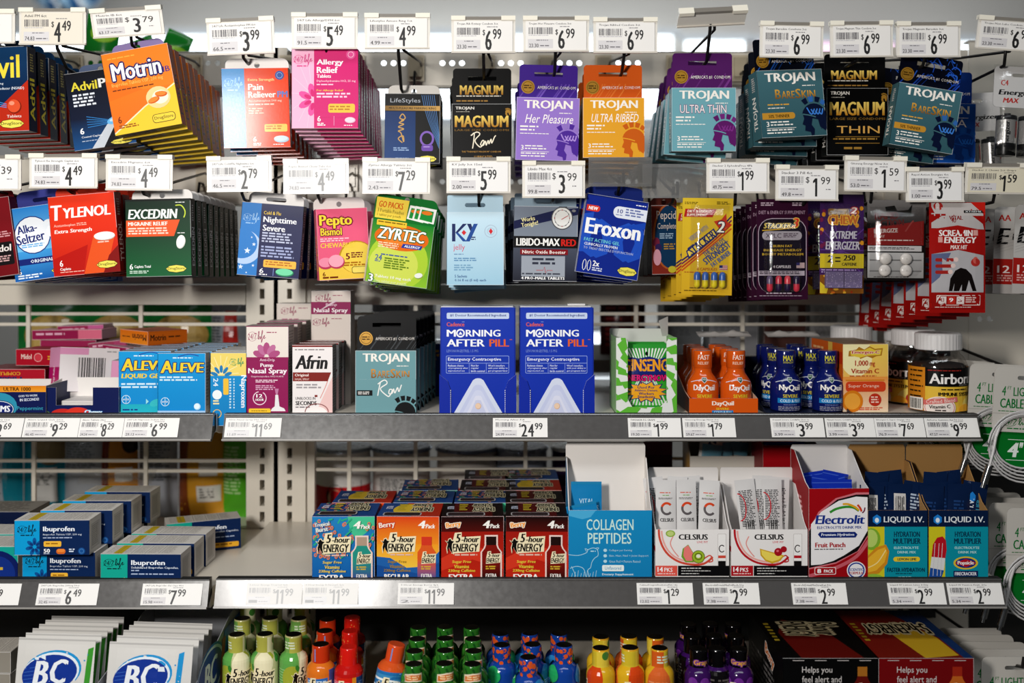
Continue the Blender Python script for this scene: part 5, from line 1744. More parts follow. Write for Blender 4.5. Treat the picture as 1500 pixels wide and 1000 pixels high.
def rail_ticket(sec, x0, x1, title, price, unit, label, glare=0.):
    """paper ticket slid into a shelf front rail; x0 x1 in picture units at the rail"""
    ya, za, yb, zb = RAIL[sec]
    ym = (ya+yb)/2/S
    A, B = P((x0), 0, ym).x, P((x1), 0, ym).x
    top, bot = Vector((0, ya, za)), Vector((0, yb, zb))
    d = bot-top
    L = d.length
    dn = d/L
    n = Vector((0, dn.z, -dn.y))
    if n.y > 0:
        n = -n
    k = K(ym)
    w, h = (B-A)/k, L/k
    m = MB()
    C0 = (top+bot)/2
    fn = lambda x, y, dd=0.: Vector(((x-w/2)*k, 0, 0))+(dn*((y-h/2)*k))-n*dd
    m.plate([(0, 3), (w, 3), (w, h-2.5), (0, h-2.5)], [], fn, -.0012, .0004, '#f1efec', mat='paper')
    price_ticket(Art(m, lambda x, y, dd=0.: fn(x, y, dd-.0012), 'paper', .000014), 80*min(1, w/82), h-5.5, title, price, unit, 'A', 0, 3, glare)
    o = m.build('price_tag', None, ((A+B)/2, C0.y, C0.z))
    return tag(o, label, 'price tag', 'shelf edge price tags')
# ---------------------------------------------------------------- the store around the shelves
def room():
    m = MB(); m.box(-7, 7, -4, 6.5, -.1, 0, '#8d8a86', 'matte'); o = m.build('floor'); o['kind'] = 'structure'
    m = MB(); m.box(-7, 7, 4.6, 4.75, 0, 3.2, '#b9b6b1', 'matte'); o = m.build('wall_back'); o['kind'] = 'structure'
    m = MB(); m.box(-7, 7, 2.2, 4.6, 3.2, 3.3, '#b5b4b2', 'matte'); o = m.build('ceiling'); o['kind'] = 'structure'

    def pane(x0, y0, x1, y1, Y, mat='lit'):
        a, b = P(x0, y1, Y), P(x1, y0, Y)
        m = MB(); m.box(a.x, b.x, a.y, a.y+.03, a.z, b.z, '#ffffff', mat)
        o = m.build('window_1'); o['kind'] = 'structure'
        f = MB()
        f.box(a.x-.04, b.x+.04, a.y-.02, a.y+.03, b.z, b.z+.04, '#b9bdc0', 'plastic')
        f.box(a.x-.04, b.x+.04, a.y-.02, a.y+.03, a.z-.04, a.z, '#b9bdc0', 'plastic')
        f.build('window_frame', o)
    for q in ((-60, 52, 455, 74), (470, 52, 985, 172), (1005, 60, 1090, 82), (1015, 340, 1090, 392), (856, 488, 1080, 520), (850, 554, 905, 578), (620, 500, 650, 540), (1330, 62, 1440, 84)):
        pane(*q, 5.5)
    pane(1110, 62, 1310, 76, 5.5, 'litpink')


room()


def gondola():
    root = empty('gondola_frame', (0, .38*S, 0))
    oz = lambda z: z
    Yr = 0.
    L = lambda px: (px-CX)/1000*1.247*S
    # uprights at the section joints
    def upright(px):
        x = L(px)
        m = MB()
        w = .0145*1.6
        slots = []
        z0, z1 = .55, ZC+(CY-70)*1.247*S/1000
        zs = [z0+.02+.0232*i for i in range(int((z1-z0)/.0232)-1)]
        # front face between slots, built as strips so that the slots are real holes
        m.box(x-w, x-.0035, -.012, .02, z0, z1, '#ffffff', 'enamel')
        m.box(x+.0035, x+w, -.012, .02, z0, z1, '#ffffff', 'enamel')
        for z in zs:
            m.box(x-.0035, x+.0035, -.012, .02, z, z+.0085, '#ffffff', 'enamel')
        m.box(x-.0035, x+.0035, .015, .02, z0, z1, '#060606', 'matte')
        m.build('upright', root)
    for px in (385, 425, 1318, 1352):
        upright(px)
    # plain filler strips beside the uprights
    for a, b in ((360, 369), (441, 460), (1295, 1303), (1368, 1420)):
        m = MB(); m.box(L(a), L(b), -.004, .012, .55, ZC+(CY-72)*1.247*S/1000, '#ffffff', 'enamel'); m.build('filler_strip', root)
    k = 1.247*S/1000
    Z = lambda py: ZC+(CY-py)*k

    def rail(x0, x1, y0, y1, hole_y, name='perforated_rail'):
        m = MB()
        holes = []
        g = 648-86*12
        while g < x1-40:
            for d in (0, 14.3, 28.6):
                if x0+8 < g+d < x1-8:
                    holes.append(circ(g+d, hole_y, 4.1, n=10))
            g += 86
        xs = [x0]+[h for h in [648-86*12-29+86*i for i in range(40)] if x0+10 < h < x1-10]+[x1]
        fn = lambda x, y, d: Vector((L(x), d, Z(y)))
        for a, b in zip(xs, xs[1:]):
            hs = [h for h in holes if a < h[0][0] < b]
            m.plate([(a, y0), (b, y0), (b, y1), (a, y1)], hs, fn, -.006, .0015, '#ffffff', mat='enamel')
        m.box(L(x0), L(x1), -.006, .012, Z(y0)-.001, Z(y0)+.001, '#ffffff', 'enamel')
        m.box(L(x0), L(x1), -.006, .012, Z(y1)-.001, Z(y1)+.001, '#ffffff', 'enamel')
        m.build(name, root)
    for a, b in ((-420, 360), (460, 1295)):
        rail(a, b, 76, 126, 92)
        rail(a, b, 232, 300, 266)
        m = MB()
        m.box(L(a), L(b), -.004, .02, Z(416), Z(395), '#ffffff', 'enamel')
        m.box(L(a), L(b), -.010, .02, Z(446), Z(417.5), '#ffffff', 'enamel')
        m.build('back_rail', root)
    rail(1420, 1800, 60, 620, 467, 'perforated_panel')
    # wire grids closing the lower back
    def grid(x0, x1, ys, vs, top, bot, h2=None):
        m = MB()
        for y in ys:
            m.box(L(x0), L(x1), .004, .009, Z(y)-.0022, Z(y)+.0022, '#ffffff', 'enamel')
        for v in vs:
            m.box(L(v)-.0028, L(v)+.0028, .001, .006, Z(bot), Z(top), '#ffffff', 'enamel')
        m.build('wire_grille', root)
    grid(-420, 360, (460, 475.5), (-130, 37, 203), 446, 545)
    grid(460, 1295, (460, 475.5), (608, 770, 933, 1090), 446, 575)
    grid(-420, 360, (677, 692), (-120, 45, 210), 600, 765)
    grid(460, 1295, (674, 690), (510, 608, 770, 930, 1090), 600, 765)
    # base of the back frame, then a dark sheet standing in for shade
    m = MB(); m.box(L(-420), L(1420), .0, .012, Z(800), Z(775), '#ffffff', 'enamel'); m.build('back_panel', root)
    m = MB(); m.box(L(-420), L(1420), .004, .012, .55, Z(800), '#161514', 'matte'); m.build('shade_panel', root)
    m = MB(); m.box(L(1420), L(1800), .004, .012, .55, Z(622), '#2a2826', 'matte'); m.build('shade_panel', root)  # dark sheet added for the shade behind the cable cards
    return tag(root, 'beige slotted steel frame and rails behind all the shelves', 'shelving frame')


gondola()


def shelf(name, x0, x1, ytop, ybot, Yt, Yb, zdeck_py, key, label, dz=.02):
    """x0 x1 picture units at the rail; beige deck, grey front rail"""
    pt, pb = P(0, ytop, Yt), P(0, ybot, Yb)
    RAIL[key] = (pt.y, pt.z-.0025, pb.y, pb.z+.0025)
    A, B = P(x0, 0, (Yt+Yb)/2).x, P(x1, 0, (Yt+Yb)/2).x
    root = empty(name, ((A+B)/2, pt.y, pt.z))
    ox, oy, oz = (A+B)/2, pt.y, pt.z
    m = MB()
    zd = P(0, zdeck_py, Yt+.01).z
    yb = .362*S
    m.box(A-ox, B-ox, .004, yb-oy, zd-oz-.022, zd-oz, '#ffffff', 'enamel')
    m.build('shelf_deck', root)
    # front rail: tilted channel with lips
    m = MB()
    d = (pb-pt); d.x = 0
    n = Vector((0, d.z, -d.y)).normalized()
    if n.y > 0:
        n = -n
    prof = [Vector((0, .006, .0)), Vector((0, -.002, .0005)), Vector((0, -.003, -.001))]
    P2 = lambda v, off: Vector((0, v.y-oy, v.z-oz))+n*off
    a = P2(pt, 0); b = P2(pb, 0)
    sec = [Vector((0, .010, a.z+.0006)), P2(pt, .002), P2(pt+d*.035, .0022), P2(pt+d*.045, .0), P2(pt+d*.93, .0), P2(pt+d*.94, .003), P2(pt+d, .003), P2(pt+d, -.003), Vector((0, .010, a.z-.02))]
    lipf = (5, 6)
    rows = []
    for i in range(len(sec)):
        p, q = sec[i], sec[(i+1) % len(sec)]
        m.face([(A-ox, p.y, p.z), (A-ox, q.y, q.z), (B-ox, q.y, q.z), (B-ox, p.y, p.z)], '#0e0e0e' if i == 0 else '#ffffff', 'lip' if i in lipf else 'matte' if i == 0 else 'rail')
    for x, f in ((A-ox, 1), (B-ox, -1)):
        tri = tessellate_polygon([[Vector((v.y, v.z, 0)) for v in sec]])
        for t in tri:
            m.face([(x, sec[i].y, sec[i].z) for i in t], '#ffffff', 'rail')
    m.build('price_rail', root)
    # side brackets
    for x in (A-ox+.004, B-ox-.007):
        m = MB()
        pts = [(.02, -.022), (yb-oy, -.022), (yb-oy, -.05), (yb-oy-.06, -.044), (.05, -.03)]
        fn = lambda u, v, dd, x=x: Vector((x+dd, u, zd-oz+v))
        m.plate(pts, [], fn, 0, .003, '#ffffff', mat='enamel')
        m.build('shelf_bracket', root)
    return tag(root, label, 'shelf', 'gondola shelves')


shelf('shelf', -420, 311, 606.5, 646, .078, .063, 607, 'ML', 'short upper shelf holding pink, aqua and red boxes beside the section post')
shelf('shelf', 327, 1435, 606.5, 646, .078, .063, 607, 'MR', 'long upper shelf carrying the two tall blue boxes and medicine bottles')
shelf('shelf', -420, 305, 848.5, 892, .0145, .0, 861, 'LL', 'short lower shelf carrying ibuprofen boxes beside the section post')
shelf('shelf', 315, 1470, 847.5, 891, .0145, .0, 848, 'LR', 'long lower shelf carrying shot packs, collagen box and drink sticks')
ZM = P(0, 607, .088).z
ZL = P(0, 848.5, .024).z
# bottom shelf: only its deck stands below the frame
ZLL = P(0, 861, .024).z
ZB = ZC-.686*S
for nm, x0, x1, lab in (('shelf', -1.15, -.43, 'bottom shelf under the white powder packs'), ('shelf', -.425, .74, 'bottom shelf under the rows of small energy shot bottles')):
    root = empty('shelf', ((x0+x1)/2*S, -.09*S, ZB))
    m = MB(); w = (x1-x0)/2*S
    m.box(-w, w, 0, .45*S, -.024, -.0004, '#ffffff', 'enamel'); m.build('shelf_deck', root)
    m = MB(); m.box(-w, w, -.008, 0, -.045, .001, '#ffffff', 'rail'); m.build('price_rail', root)
    tag(root, lab, 'shelf', 'gondola shelves')


def stand(o, px, Y, z, yaw=0, roll=0, py=None):
    """put a standing thing on a deck: px picture x at depth Y"""
    o.location = (P(px, 0, Y).x, Y*S, z)
    o.rotation_euler = (0, R(-roll), R(yaw))
    return o


def stand_c(o, px, Y, z, h, yaw=0, roll=0):
    """same for centred cartons of height h (world)"""
    o.location = (P(px, 0, Y).x, Y*S, z+h/2+.0003)
    o.rotation_euler = (0, R(-roll), R(yaw))
    return o
# ---------------------------------------------------------------- hooks with their price plates, upper row then second row
hooks1 = [
 ((-76, 15, 22, 64), .05, 70, 'navy and red tablet cartons', ('Advil Tablets 6ct', '4.99', '83.17', 'A'), 0, 0),
 ((28, 13, 126, 66), .08, 100, 'dark navy night-time tablet carton', ('Advil PM 6ct', '4.49', '74.83', 'A'), 0, 0),
 ((134, 12, 239, 53), .05, 66, 'tilted orange and yellow tablet cartons', ('Motrin IB 6ct', '3.79', '63.17', 'B'), 3.5, 14),
 ((303, 27, 402, 80), .07, 92, 'orange and blue pain reliever cartons', ('24/7 Life Acetaminophen PM 6ct', '3.99', '66.5', 'A'), 2.5, 0),
 ((427, 20, 524, 72), .06, 66, 'magenta allergy relief cartons', ('24/7 Life Allergy/DPH 6ct', '5.49', '91.5', 'A'), 0, 0),
 ((534, 21, 630, 72), .09, 130, 'black and blue carton with purple ring', ('Lifestyles Amuse Ring 1ct', '4.99', '4.99', 'A'), 0, 0),
 ((661, 25, 755, 78), .08, 112, 'black carton with gold lettering and white script', ('Trojan Rib Ecstasy Condom 3ct', '6.99', '23.30', 'A'), 0, 0),
 ((766, 25, 863, 76), .07, 106, 'purple and lilac carton', ('Trojan Her Pleasure Condom 3ct', '6.99', '23.30', 'A'), 0, 0),
 ((869, 27, 963, 78), .075, 107, 'orange and yellow condom carton', ('Trojan Ribbed Condom 3ct', '6.99', '23.30', 'A'), 0, 0),
 ((993, 12, 1093, 42), .07, 90, 'purple-headed cartons, flipped up flat', None, 3, 60),
 ((1113, 33, 1206, 85), .05, 80, 'tilted teal carton beside the purple-headed ones', ('Trojan Bareskin Condoms 3ct', '6.99', '23.30', 'A'), -1, 0),
 ((1216, 32, 1308, 84), .09, 96, 'black and gold carton between two teal ones', ('Trojan Magnum Thin Condom 3ct', '6.99', '23.30', 'A'), .5, 0),
 ((1313, 33, 1407, 84), .05, 96, 'teal carton leaning over a bright blue one', ('Trojan Magnum Bareskin 3ct', '6.99', '23.30', 'A'), 0, 0),
 ((1431, 27, 1530, 74), .05, 96, 'clear battery packs', ('Trojan Non Lube Condom 3ct', '6.99', '23.30', 'A'), -4, 8),
]
for rc, Yf, sl, what, tk, ro, pi in hooks1:
    hook(rc, Yf, sl, 98, 'peg hook with price plate above the '+what, tk, ro, pi, kind='plate' if tk else 'plate', paper='#e7e0d2' if rc[0] == 28 else '#efece8')
hooks2 = [
 ((-70, 228, 31, 279), .06, 280, 'dark red partly cut-off carton', ('Midol Complete 6ct', '5.39', '89.8', 'B'), 0, 0, 'plate', 0),
 ((43, 226, 143, 276), .06, 282, 'red and orange pain tablet cartons', ('Tylenol Ex Strength Caplet 6ct', '4.49', '74.83', 'A'), 0, 0, 'plate', 0),
 ((155, 228, 253, 279), .05, 284, 'dark green migraine tablet cartons', ('Excedrin Migraine 6ct', '4.49', '74.83', 'A'), -.5, 0, 'plate', .1),
 ((303, 230, 398, 281), .06, 292, 'blue night-time cold cartons', ('24/7 Life Cold/Flu Nighttime 6ct', '2.79', '46.5', 'A'), .8, 0, 'plate', .1),
 ((415, 234, 511, 284), .07, 296, 'pink chewable stomach tablet carton', ('Pepto Bismol Chew Tabs 6ct', '4.49', '74.83', 'A'), .5, 0, 'plate', .35),
 ((531, 232, 630, 284), .05, 284, 'green and yellow allergy tablet carton', ('Zyrtec Allergy Tablets 3ct', '7.29', '2.43', 'A'), -.3, 0, 'plate', .1),
 ((654, 231, 748, 283), .06, 299, 'pale blue jelly carton', ('KY Jelly 3ct 15ml', '5.99', '2.00', 'A'), 0, 0, 'plate', 0),
 ((765, 237, 857, 290), .06, 294, 'grey carton with a stopwatch', ('Libido Max 4ct', '3.99', '99.8', 'B'), 0, 0, 'plate', 0),
 ((862, 230, 955, 273), .06, 284, 'royal blue gel carton, empty and cloudy', None, 0, 12, 'clear', 0),
 ((941, 240, 1036, 290), .07, 296, 'brown-red cartons, empty and clear', None, 0, 0, 'clear', 0),
 ((1035, 233, 1127, 283), .05, 299, 'yellow capsule card', ('Stacker 2 EphedraFree 4Pk', '1.99', '49.75', 'A'), 0, 0, 'plate', 0),
 ((1136, 243, 1228, 294), .05, 300, 'maroon capsule cards', ('Stacker 3 Pill 4ct', '1.99', '49.8', 'B'), -.5, 0, 'plate', 0),
 ((1237, 230, 1328, 281), .05, 296, 'violet chew card', ('Ginseng Energy Now 3ct', '1.59', '53.0', 'B'), -1, 0, 'plate', 0),
 ((1327, 246, 1412, 296), .04, 304, 'red foil energy pouches', ('Rapid Action Energize 4ct', '3.99', '1.00', 'A'), 0, 0, 'plate', 0),
 ((1414, 240, 1514, 284), .05, 296, 'grey and red battery cards', ('Stacker 2 Chews 2ct Grape', '1.59', '79.5', 'A'), -.5, 8, 'plate', 0),
]
for rc, Yf, sl, what, tk, ro, pi, kd, fd in hooks2:
    hook(rc, Yf, sl, 258, 'peg hook with price plate above the '+what if tk else 'peg hook with ticketless plate above the '+what, tk, ro, pi, kind=kd, glare=fd, Yt=.052 if rc[0] == 941 else .03, paper='#e6dfca' if rc[0] == 1414 else '#f0eeec')

# ---------------------------------------------------------------- upper row of hanging packs (front pack given by its picture centre)
k = K(.05)
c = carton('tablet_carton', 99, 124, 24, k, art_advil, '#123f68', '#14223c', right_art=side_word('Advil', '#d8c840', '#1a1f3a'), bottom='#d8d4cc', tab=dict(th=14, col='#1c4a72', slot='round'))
line_up(c, 'navy and red tablet carton', 'medicine carton', 'navy and red tablet cartons', 7, .036, cx=-7, cy=131, Y=.05, roll=1.5, roll1=2, yaw=-3, yaw1=0, jit=.6, pitch=0)
k = K(.08)
c = carton('tablet_carton', 92, 114, 22, k, art_advilpm, '#08142c', '#0c1424', right_art=side_word('Advil PM', '#d8c840', '#0a1228'), bottom='#ccc8c0', tab=dict(th=14, tw=64, col='#5d6a86', slot='round'))
line_up(c, 'dark navy night-time tablet carton', 'medicine carton', 'dark navy night-time cartons', 5, .035, cx=147, cy=159, Y=.085, roll=8, roll1=5, jit=1)
k = K(.045)
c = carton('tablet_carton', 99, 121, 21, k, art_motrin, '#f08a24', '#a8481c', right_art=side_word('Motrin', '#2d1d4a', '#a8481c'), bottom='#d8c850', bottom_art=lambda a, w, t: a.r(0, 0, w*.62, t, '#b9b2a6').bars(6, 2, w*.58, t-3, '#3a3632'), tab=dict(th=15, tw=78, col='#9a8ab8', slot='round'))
line_up(c, 'orange and yellow tablet carton', 'medicine carton', 'orange and yellow tablet cartons', 9, .030, cx=207, cy=131, Y=.045, roll=10.5, roll1=4, jit=.8, zdrop=-.11)
k = K(.06)
c = carton('tablet_carton', 97, 116, 22, k, art_pm, '#e9552c', '#c9c4c0', right='#7a2a1c', right_art=side_word('Pain', '#e8d8cc', '#8c2c1c'), bottom='#d8703c', mat='gloss', tab=dict(th=17, tw=93, col='#eeeae6', slot='round'))
line_up(c, 'orange and blue pain reliever carton', 'medicine carton', 'orange and blue pain reliever cartons', 6, .036, cx=375, cy=158, Y=.06, roll=1.5, jit=.5, pitch=2.7, yaw=3.9, yaw1=0)
k = K(.045)
c = carton('tablet_carton', 98, 116, 20, k, art_allergy, '#d8137c', '#e8b8d0', right='#c02a74', right_art=side_word('Allergy', '#f4d8e6', '#b8286c'), bottom='#f2c4dc', bottom_art=lambda a, w, t: a.r(w*.36, 0, w, t, '#d8458c'), tab=dict(th=14, tw=90, col='#eee6ea', slot='round'))
line_up(c, 'magenta and pink allergy relief carton', 'medicine carton', 'magenta allergy relief cartons', 10, .026, dpx=(.5, 0), cx=476, cy=130, Y=.045, roll=0, roll1=2, jit=.8, zdrop=-.10)
k = K(.09)
c = carton('novelty_carton', 81, 102, 24, k, art_ring, '#0a0a0e', '#16161c', top='#cfccc8', tab=dict(th=16, tw=78, col='#dad6d0', slot='round'))
line_up(c, 'black and blue carton picturing a purple ring', 'novelty carton', 'black ring cartons', 2, .05, cx=604, cy=188, Y=.09, roll=-.5, jit=1)


def condom(nm, art, front, head, sides, side_txt, k, tabh=47, tw=86, w=94, h=93, t=26, side_bg=None):
    return carton(nm, w, h, t, k, art, front, sides, asz=(86, 83) if side_txt == 'MAGNUM' else (94, 93), left_art=side_word(side_txt, '#e8e4dc', side_bg or sides), right_art=side_word(side_txt, '#e8e4dc', side_bg or sides), tab=dict(th=tabh, tw=tw, col=head[0], art=head[1], slot='bar', slot_y=-tabh*.72, rad=5, y=t*.45))


k = K(.08)
c = condom('condom_carton', art_magnum(True, 'Raw'), '#0b0a0a', ('#0c0b0b', head_magnum), '#15120e', 'MAGNUM', k, 54, 86, 88, 84)
line_up(c, 'black condom carton with gold letters and white script', 'condom carton', 'black and gold cartons with white script', 4, .055, dpx=(-3, 0), cx=706, cy=194, Y=.08, roll=0, roll1=3, jit=2)
k = K(.07)
c = condom('condom_carton', trojan('#a284d0', 'Her Pleasure', '#fff', '#5a34a0', '#b89ae0', script=True), '#a284d0', ('#4e2c96', condom_head('#4e2c96', '#8a6acc')), '#8a6cc0', 'TROJAN', k, 50, 86, 92, 92)
line_up(c, 'purple and lilac condom carton', 'condom carton', 'purple and lilac condom cartons', 4, .06, cx=802, cy=189, Y=.07, roll=-1.5, roll1=1, jit=2)
c = condom('condom_carton', trojan('#e8ac38', 'ULTRA RIBBED', '#fff', '#cf6a1e', script=True), '#e8ac38', ('#d8661e', condom_head('#d8661e', '#e88c40')), '#b8841f', 'TROJAN', k, 50, 86, 90, 88)
line_up(c, 'orange and yellow condom carton', 'condom carton', 'orange and yellow condom cartons', 4, .06, cx=899, cy=187, Y=.07, roll=0, roll1=-2, jit=2)
k = K(.06)
c = condom('condom_carton', trojan('#74a9b4', 'ULTRA THIN', '#6a2a78', '#6a2470', '#8a3a90'), '#7cb0ba', ('#5c2468', condom_head('#5c2468', '#8a4a98')), '#6fa2ad', 'TROJAN', k, 53, 88, 94, 93)
line_up(c, 'pale blue condom carton with purple head card', 'condom carton', 'pale blue cartons with purple head cards', 5, .055, cx=1031, cy=175, Y=.06, roll=0, roll1=-9, jit=3)
k = K(.035)
tb = trojan('#507880', 'BARESKIN', '#e0ae4a', '#0e1c3c', '#4a8ad8', c2='#3c636c', bar=True)
c = condom('condom_carton', tb, '#4c747c', ('#0c1220', condom_head('#0c1220', '#2a68c0', '#4a8ad8')), '#476d74', 'TROJAN', k, 50, 94, 102, 100, 30)
bare = c
line_up(c, 'tilted teal condom carton with black head card', 'condom carton', 'teal cartons with black head cards', 4, .06, dpx=(4, -5), cx=1160, cy=151, Y=.045, roll=3.5, roll1=-6, yaw=9, yaw1=4, pitch=-4, jit=2)
k = K(.09)
c = condom('condom_carton', art_magnum(False, ''), '#0b0a0a', ('#0c0b0b', head_magnum), '#15120e', 'MAGNUM', k, 52, 90, 90, 98)
line_up(c, 'black and gold condom carton between teal cartons', 'condom carton', 'black and gold cartons between teal ones', 4, .055, cx=1256, cy=178, Y=.09, roll=0, roll1=3, jit=2)
k = K(.05)
c = condom('condom_carton', tb, '#4c747c', ('#0a1024', condom_head('#0a1024', '#2a5cc8', '#3a78e0')), '#476d74', 'TROJAN', k, 48, 92, 94, 92)
line_up(c, 'teal condom carton leaning over the bright blue ones', 'condom carton', 'teal cartons leaning beside the batteries', 3, .07, dpx=(-2, -6), cx=1356, cy=173, Y=.05, roll=-9.5, roll1=-3, jit=2)
k = K(.13)
c = condom('condom_carton', trojan('#1f62b8', 'ULTRA', '#1a4c9a', '#174a94', '#2f78d0'), '#1f62b8', ('#123a80', condom_head('#123a80', '#1f4f9c')), '#1a4f98', 'TROJAN', k, 48, 86, 88, 88)
line_up(c, 'bright blue condom carton behind the leaning teal one', 'condom carton', 'bright blue condom cartons', 2, .07, cx=1385, cy=195, Y=.135, roll=-1, jit=2)


# batteries in clear packs
def battery_pack(k):
    w, h = 74, 140
    mb = MB()
    fn = flat_fn(w, h, k)
    mb.plate(rrect(2, 2, w-2, 62, 6), [rrect(w/2-9, 12, w/2+9, 17, 2.4)], fn, 0, 1.2*k, '#dcdad8', '#c8c4c0')
    a = Art(mb, fn)
    a.t('C4', 12, 22, 23, 30, '#c8281e', b=.03).t('Energizer', 9, 36, 78-8, 46, '#1a1a1c', b=.05, i=.15).t('MAX', 16, 48, 40, 55, '#c8281e', b=.05, i=.2)
    o = mb.build('battery_pack')
    for i in range(2):
        m = MB()
        r, cx = 14*k, (21+i*32-w/2)*k
        m.lathe([(r*.96, -64*k), (r, -62*k), (r, -46*k)], '#20201f', 'foil', 16, cx, -4*k, cap_bot='#999999')
        m.lathe([(r, -46*k), (r, -12*k)], '#b9b7b4', 'foil', 16, cx, -4*k)
        m.lathe([(r, -12*k), (r, -6*k), (r*.9, -5*k), (r*.4, -4.6*k), (r*.4, -2*k)], '#2a2a2b', 'foil', 16, cx, -4*k, cap_top='#bbbbbb')
        aa = Art(m, lambda x, y, d=0., cx=cx, r=r: Vector((cx+r*math.sin(x*.1), -4*k-(r-d)*math.cos(x*.1), -(y+8)*k)), eps=.0002)
        aa.t('Energizer', -22, 22, 16, 28, '#16161a', b=.04, r=90).r(6, 6, 9, 30, '#b8241e')
        m.build('battery', o)
    xs = [w*i/8 for i in range(9)]
    ys = [h*i/10 for i in range(11)]
    q = lambda t: max(0, 1-abs(2*t-1)**6)
    sk = Skin(xs, ys, lambda x, y: fn(x, y, -(1+19*min(1, 2*q(x/w)*q(y/h)))*k))
    m = MB(); m.grid(sk.p[::-1], lambda i, j: '#ffffff', 'clear'); m.build('clear_bubble', o)
    return o


k = K(.06)
b = battery_pack(k)
line_up(b, 'clear pack of large batteries on white card', 'battery pack', 'clear battery packs', 2, .11, dpx=(-6, -16), cx=1489, cy=166, Y=.06, roll=-3, roll1=3, jit=0)

# ---------------------------------------------------------------- second row of hanging packs
k = K(.06)
c = carton('tablet_carton', 84, 116, 22, k, lambda a: a.grad(0, 0, 84, 116, '#8c1422', '#7c101c').rr(40, 66, 80, 100, 3, '#1a1418').t('Midol', 44, 70, 78, 80, '#f0e8e4', b=.03, i=.1).g(44, 86, 76, 96, 3, '#d8b0b0').g(44, 50, 80, 60, 3, '#d8a0a4'), '#8c1422', '#6c0e18', tab=dict(th=14, col='#7c1420', slot='round'))
line_up(c, 'dark red tablet carton at the frame edge', 'medicine carton', 'dark red tablet cartons', 2, .06, cx=-21, cy=350, Y=.07, roll=8, roll1=4)
k = K(.07)
c = carton('tablet_carton', 94, 108, 22, k, art_alka, '#3f9ade', '#1c3f8c', right='#2a4c98', bottom='#dfe4ea', tab=dict(th=25, tw=78, col='#40458c', slot='euro'))
line_up(c, 'sky blue effervescent tablet carton', 'medicine carton', 'sky blue effervescent tablet cartons', 6, .035, cx=62, cy=354, Y=.075, roll=8, roll1=2, jit=1)
k = K(.045)
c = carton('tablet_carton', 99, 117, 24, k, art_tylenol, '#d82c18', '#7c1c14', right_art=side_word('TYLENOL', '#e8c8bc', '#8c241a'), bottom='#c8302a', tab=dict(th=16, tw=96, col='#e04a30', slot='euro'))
line_up(c, 'red and orange pain tablet carton', 'medicine carton', 'red and orange pain tablet cartons', 4, .035, cx=123, cy=343, Y=.045, roll=5, roll1=2, yaw=-2, jit=.8)
k = K(.045)
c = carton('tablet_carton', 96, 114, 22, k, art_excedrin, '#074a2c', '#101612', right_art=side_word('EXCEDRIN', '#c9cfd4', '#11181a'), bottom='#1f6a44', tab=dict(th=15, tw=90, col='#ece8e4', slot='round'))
line_up(c, 'dark green migraine tablet carton', 'medicine carton', 'dark green migraine tablet cartons', 9, .032, cx=232, cy=348, Y=.05, roll=1.2, roll1=1, jit=.8, zdrop=-.02)
k = K(.06)
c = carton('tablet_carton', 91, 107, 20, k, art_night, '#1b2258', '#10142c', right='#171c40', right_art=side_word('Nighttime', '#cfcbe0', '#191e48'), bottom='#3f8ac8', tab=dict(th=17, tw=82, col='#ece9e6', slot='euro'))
line_up(c, 'blue and navy night-time cold carton', 'medicine carton', 'blue night-time cold cartons', 4, .042, dpx=(2, 0), cx=396, cy=352, Y=.06, roll=-4.5, roll1=2, jit=1)
k = K(.06)
c = carton('tablet_carton', 75, 104, 22, k, art_pepto, '#ee6f90', '#d8607f', left_art=side_word('Pepto', '#e8c848', '#dc6282'), top='#f0c8cc', tab=dict(th=17, tw=76, col='#ebe3e0', slot='round'))
line_up(c, 'pink chewable stomach tablet carton', 'medicine carton', 'pink chewable tablet cartons', 3, .045, cx=503, cy=357, Y=.06, roll=3, roll1=0, yaw=18, yaw1=6, jit=1)
k = K(.04)
c = carton('tablet_carton', 91, 93, 30, k, lambda a: art_zyrtec(a, 91, 93), '#3f9c3c', '#1c6a34', left='#dcdad4', top='#d8e0d0', tab=dict(th=38, tw=93, col='#1e7a38', art=head_zyrtec, slot='round', slot_y=-33, y=14, ox=2))
line_up(c, 'green and yellow allergy tablet carton with coupon head', 'medicine carton', 'green allergy tablet cartons', 5, .045, dpx=(1, -2), cx=586, cy=371, Y=.04, roll=-7.5, roll1=-2, yaw=12, yaw1=0, jit=1)
k = K(.05)
c = carton('jelly_carton', 84, 107, 24, k, art_ky, '#c3dfee', '#9fc4d8', right='#b83a44', tab=dict(th=25, tw=82, col='#bcd6e4', slot='euro', rad=2, y=2))
line_up(c, 'pale blue jelly carton with red side', 'jelly carton', 'pale blue jelly cartons', 4, .05, dpx=(0, -2), cx=696, cy=364, Y=.055, roll=0, roll1=3, jit=2)
c = carton('supplement_carton', 94, 110, 22, k, art_libido, '#7f8794', '#8a929e', top='#6a7280', tab=dict(th=20, tw=92, col='#8fa0ac', slot='euro', rad=3))
line_up(c, 'grey supplement carton with a printed stopwatch', 'supplement carton', 'grey stopwatch cartons', 4, .045, dpx=(-4, 0), cx=799, cy=357, Y=.055, roll=-.8, roll1=1, jit=1.5)
k = K(.045)
c = carton('gel_carton', 92, 116, 20, k, lambda a: art_eroxon(a, 92, 116), '#1b3596', '#202c60', left='#b9bcd0', bottom='#cfd2e0', tab=dict(th=20, tw=82, col='#22347c', slot='round'))
line_up(c, 'royal blue gel carton with cream lettering', 'gel carton', 'royal blue gel cartons', 4, .04, dpx=(-4, -2), cx=897, cy=347, Y=.045, roll=-8.7, roll1=-4, yaw=4, jit=1)
k = K(.10)
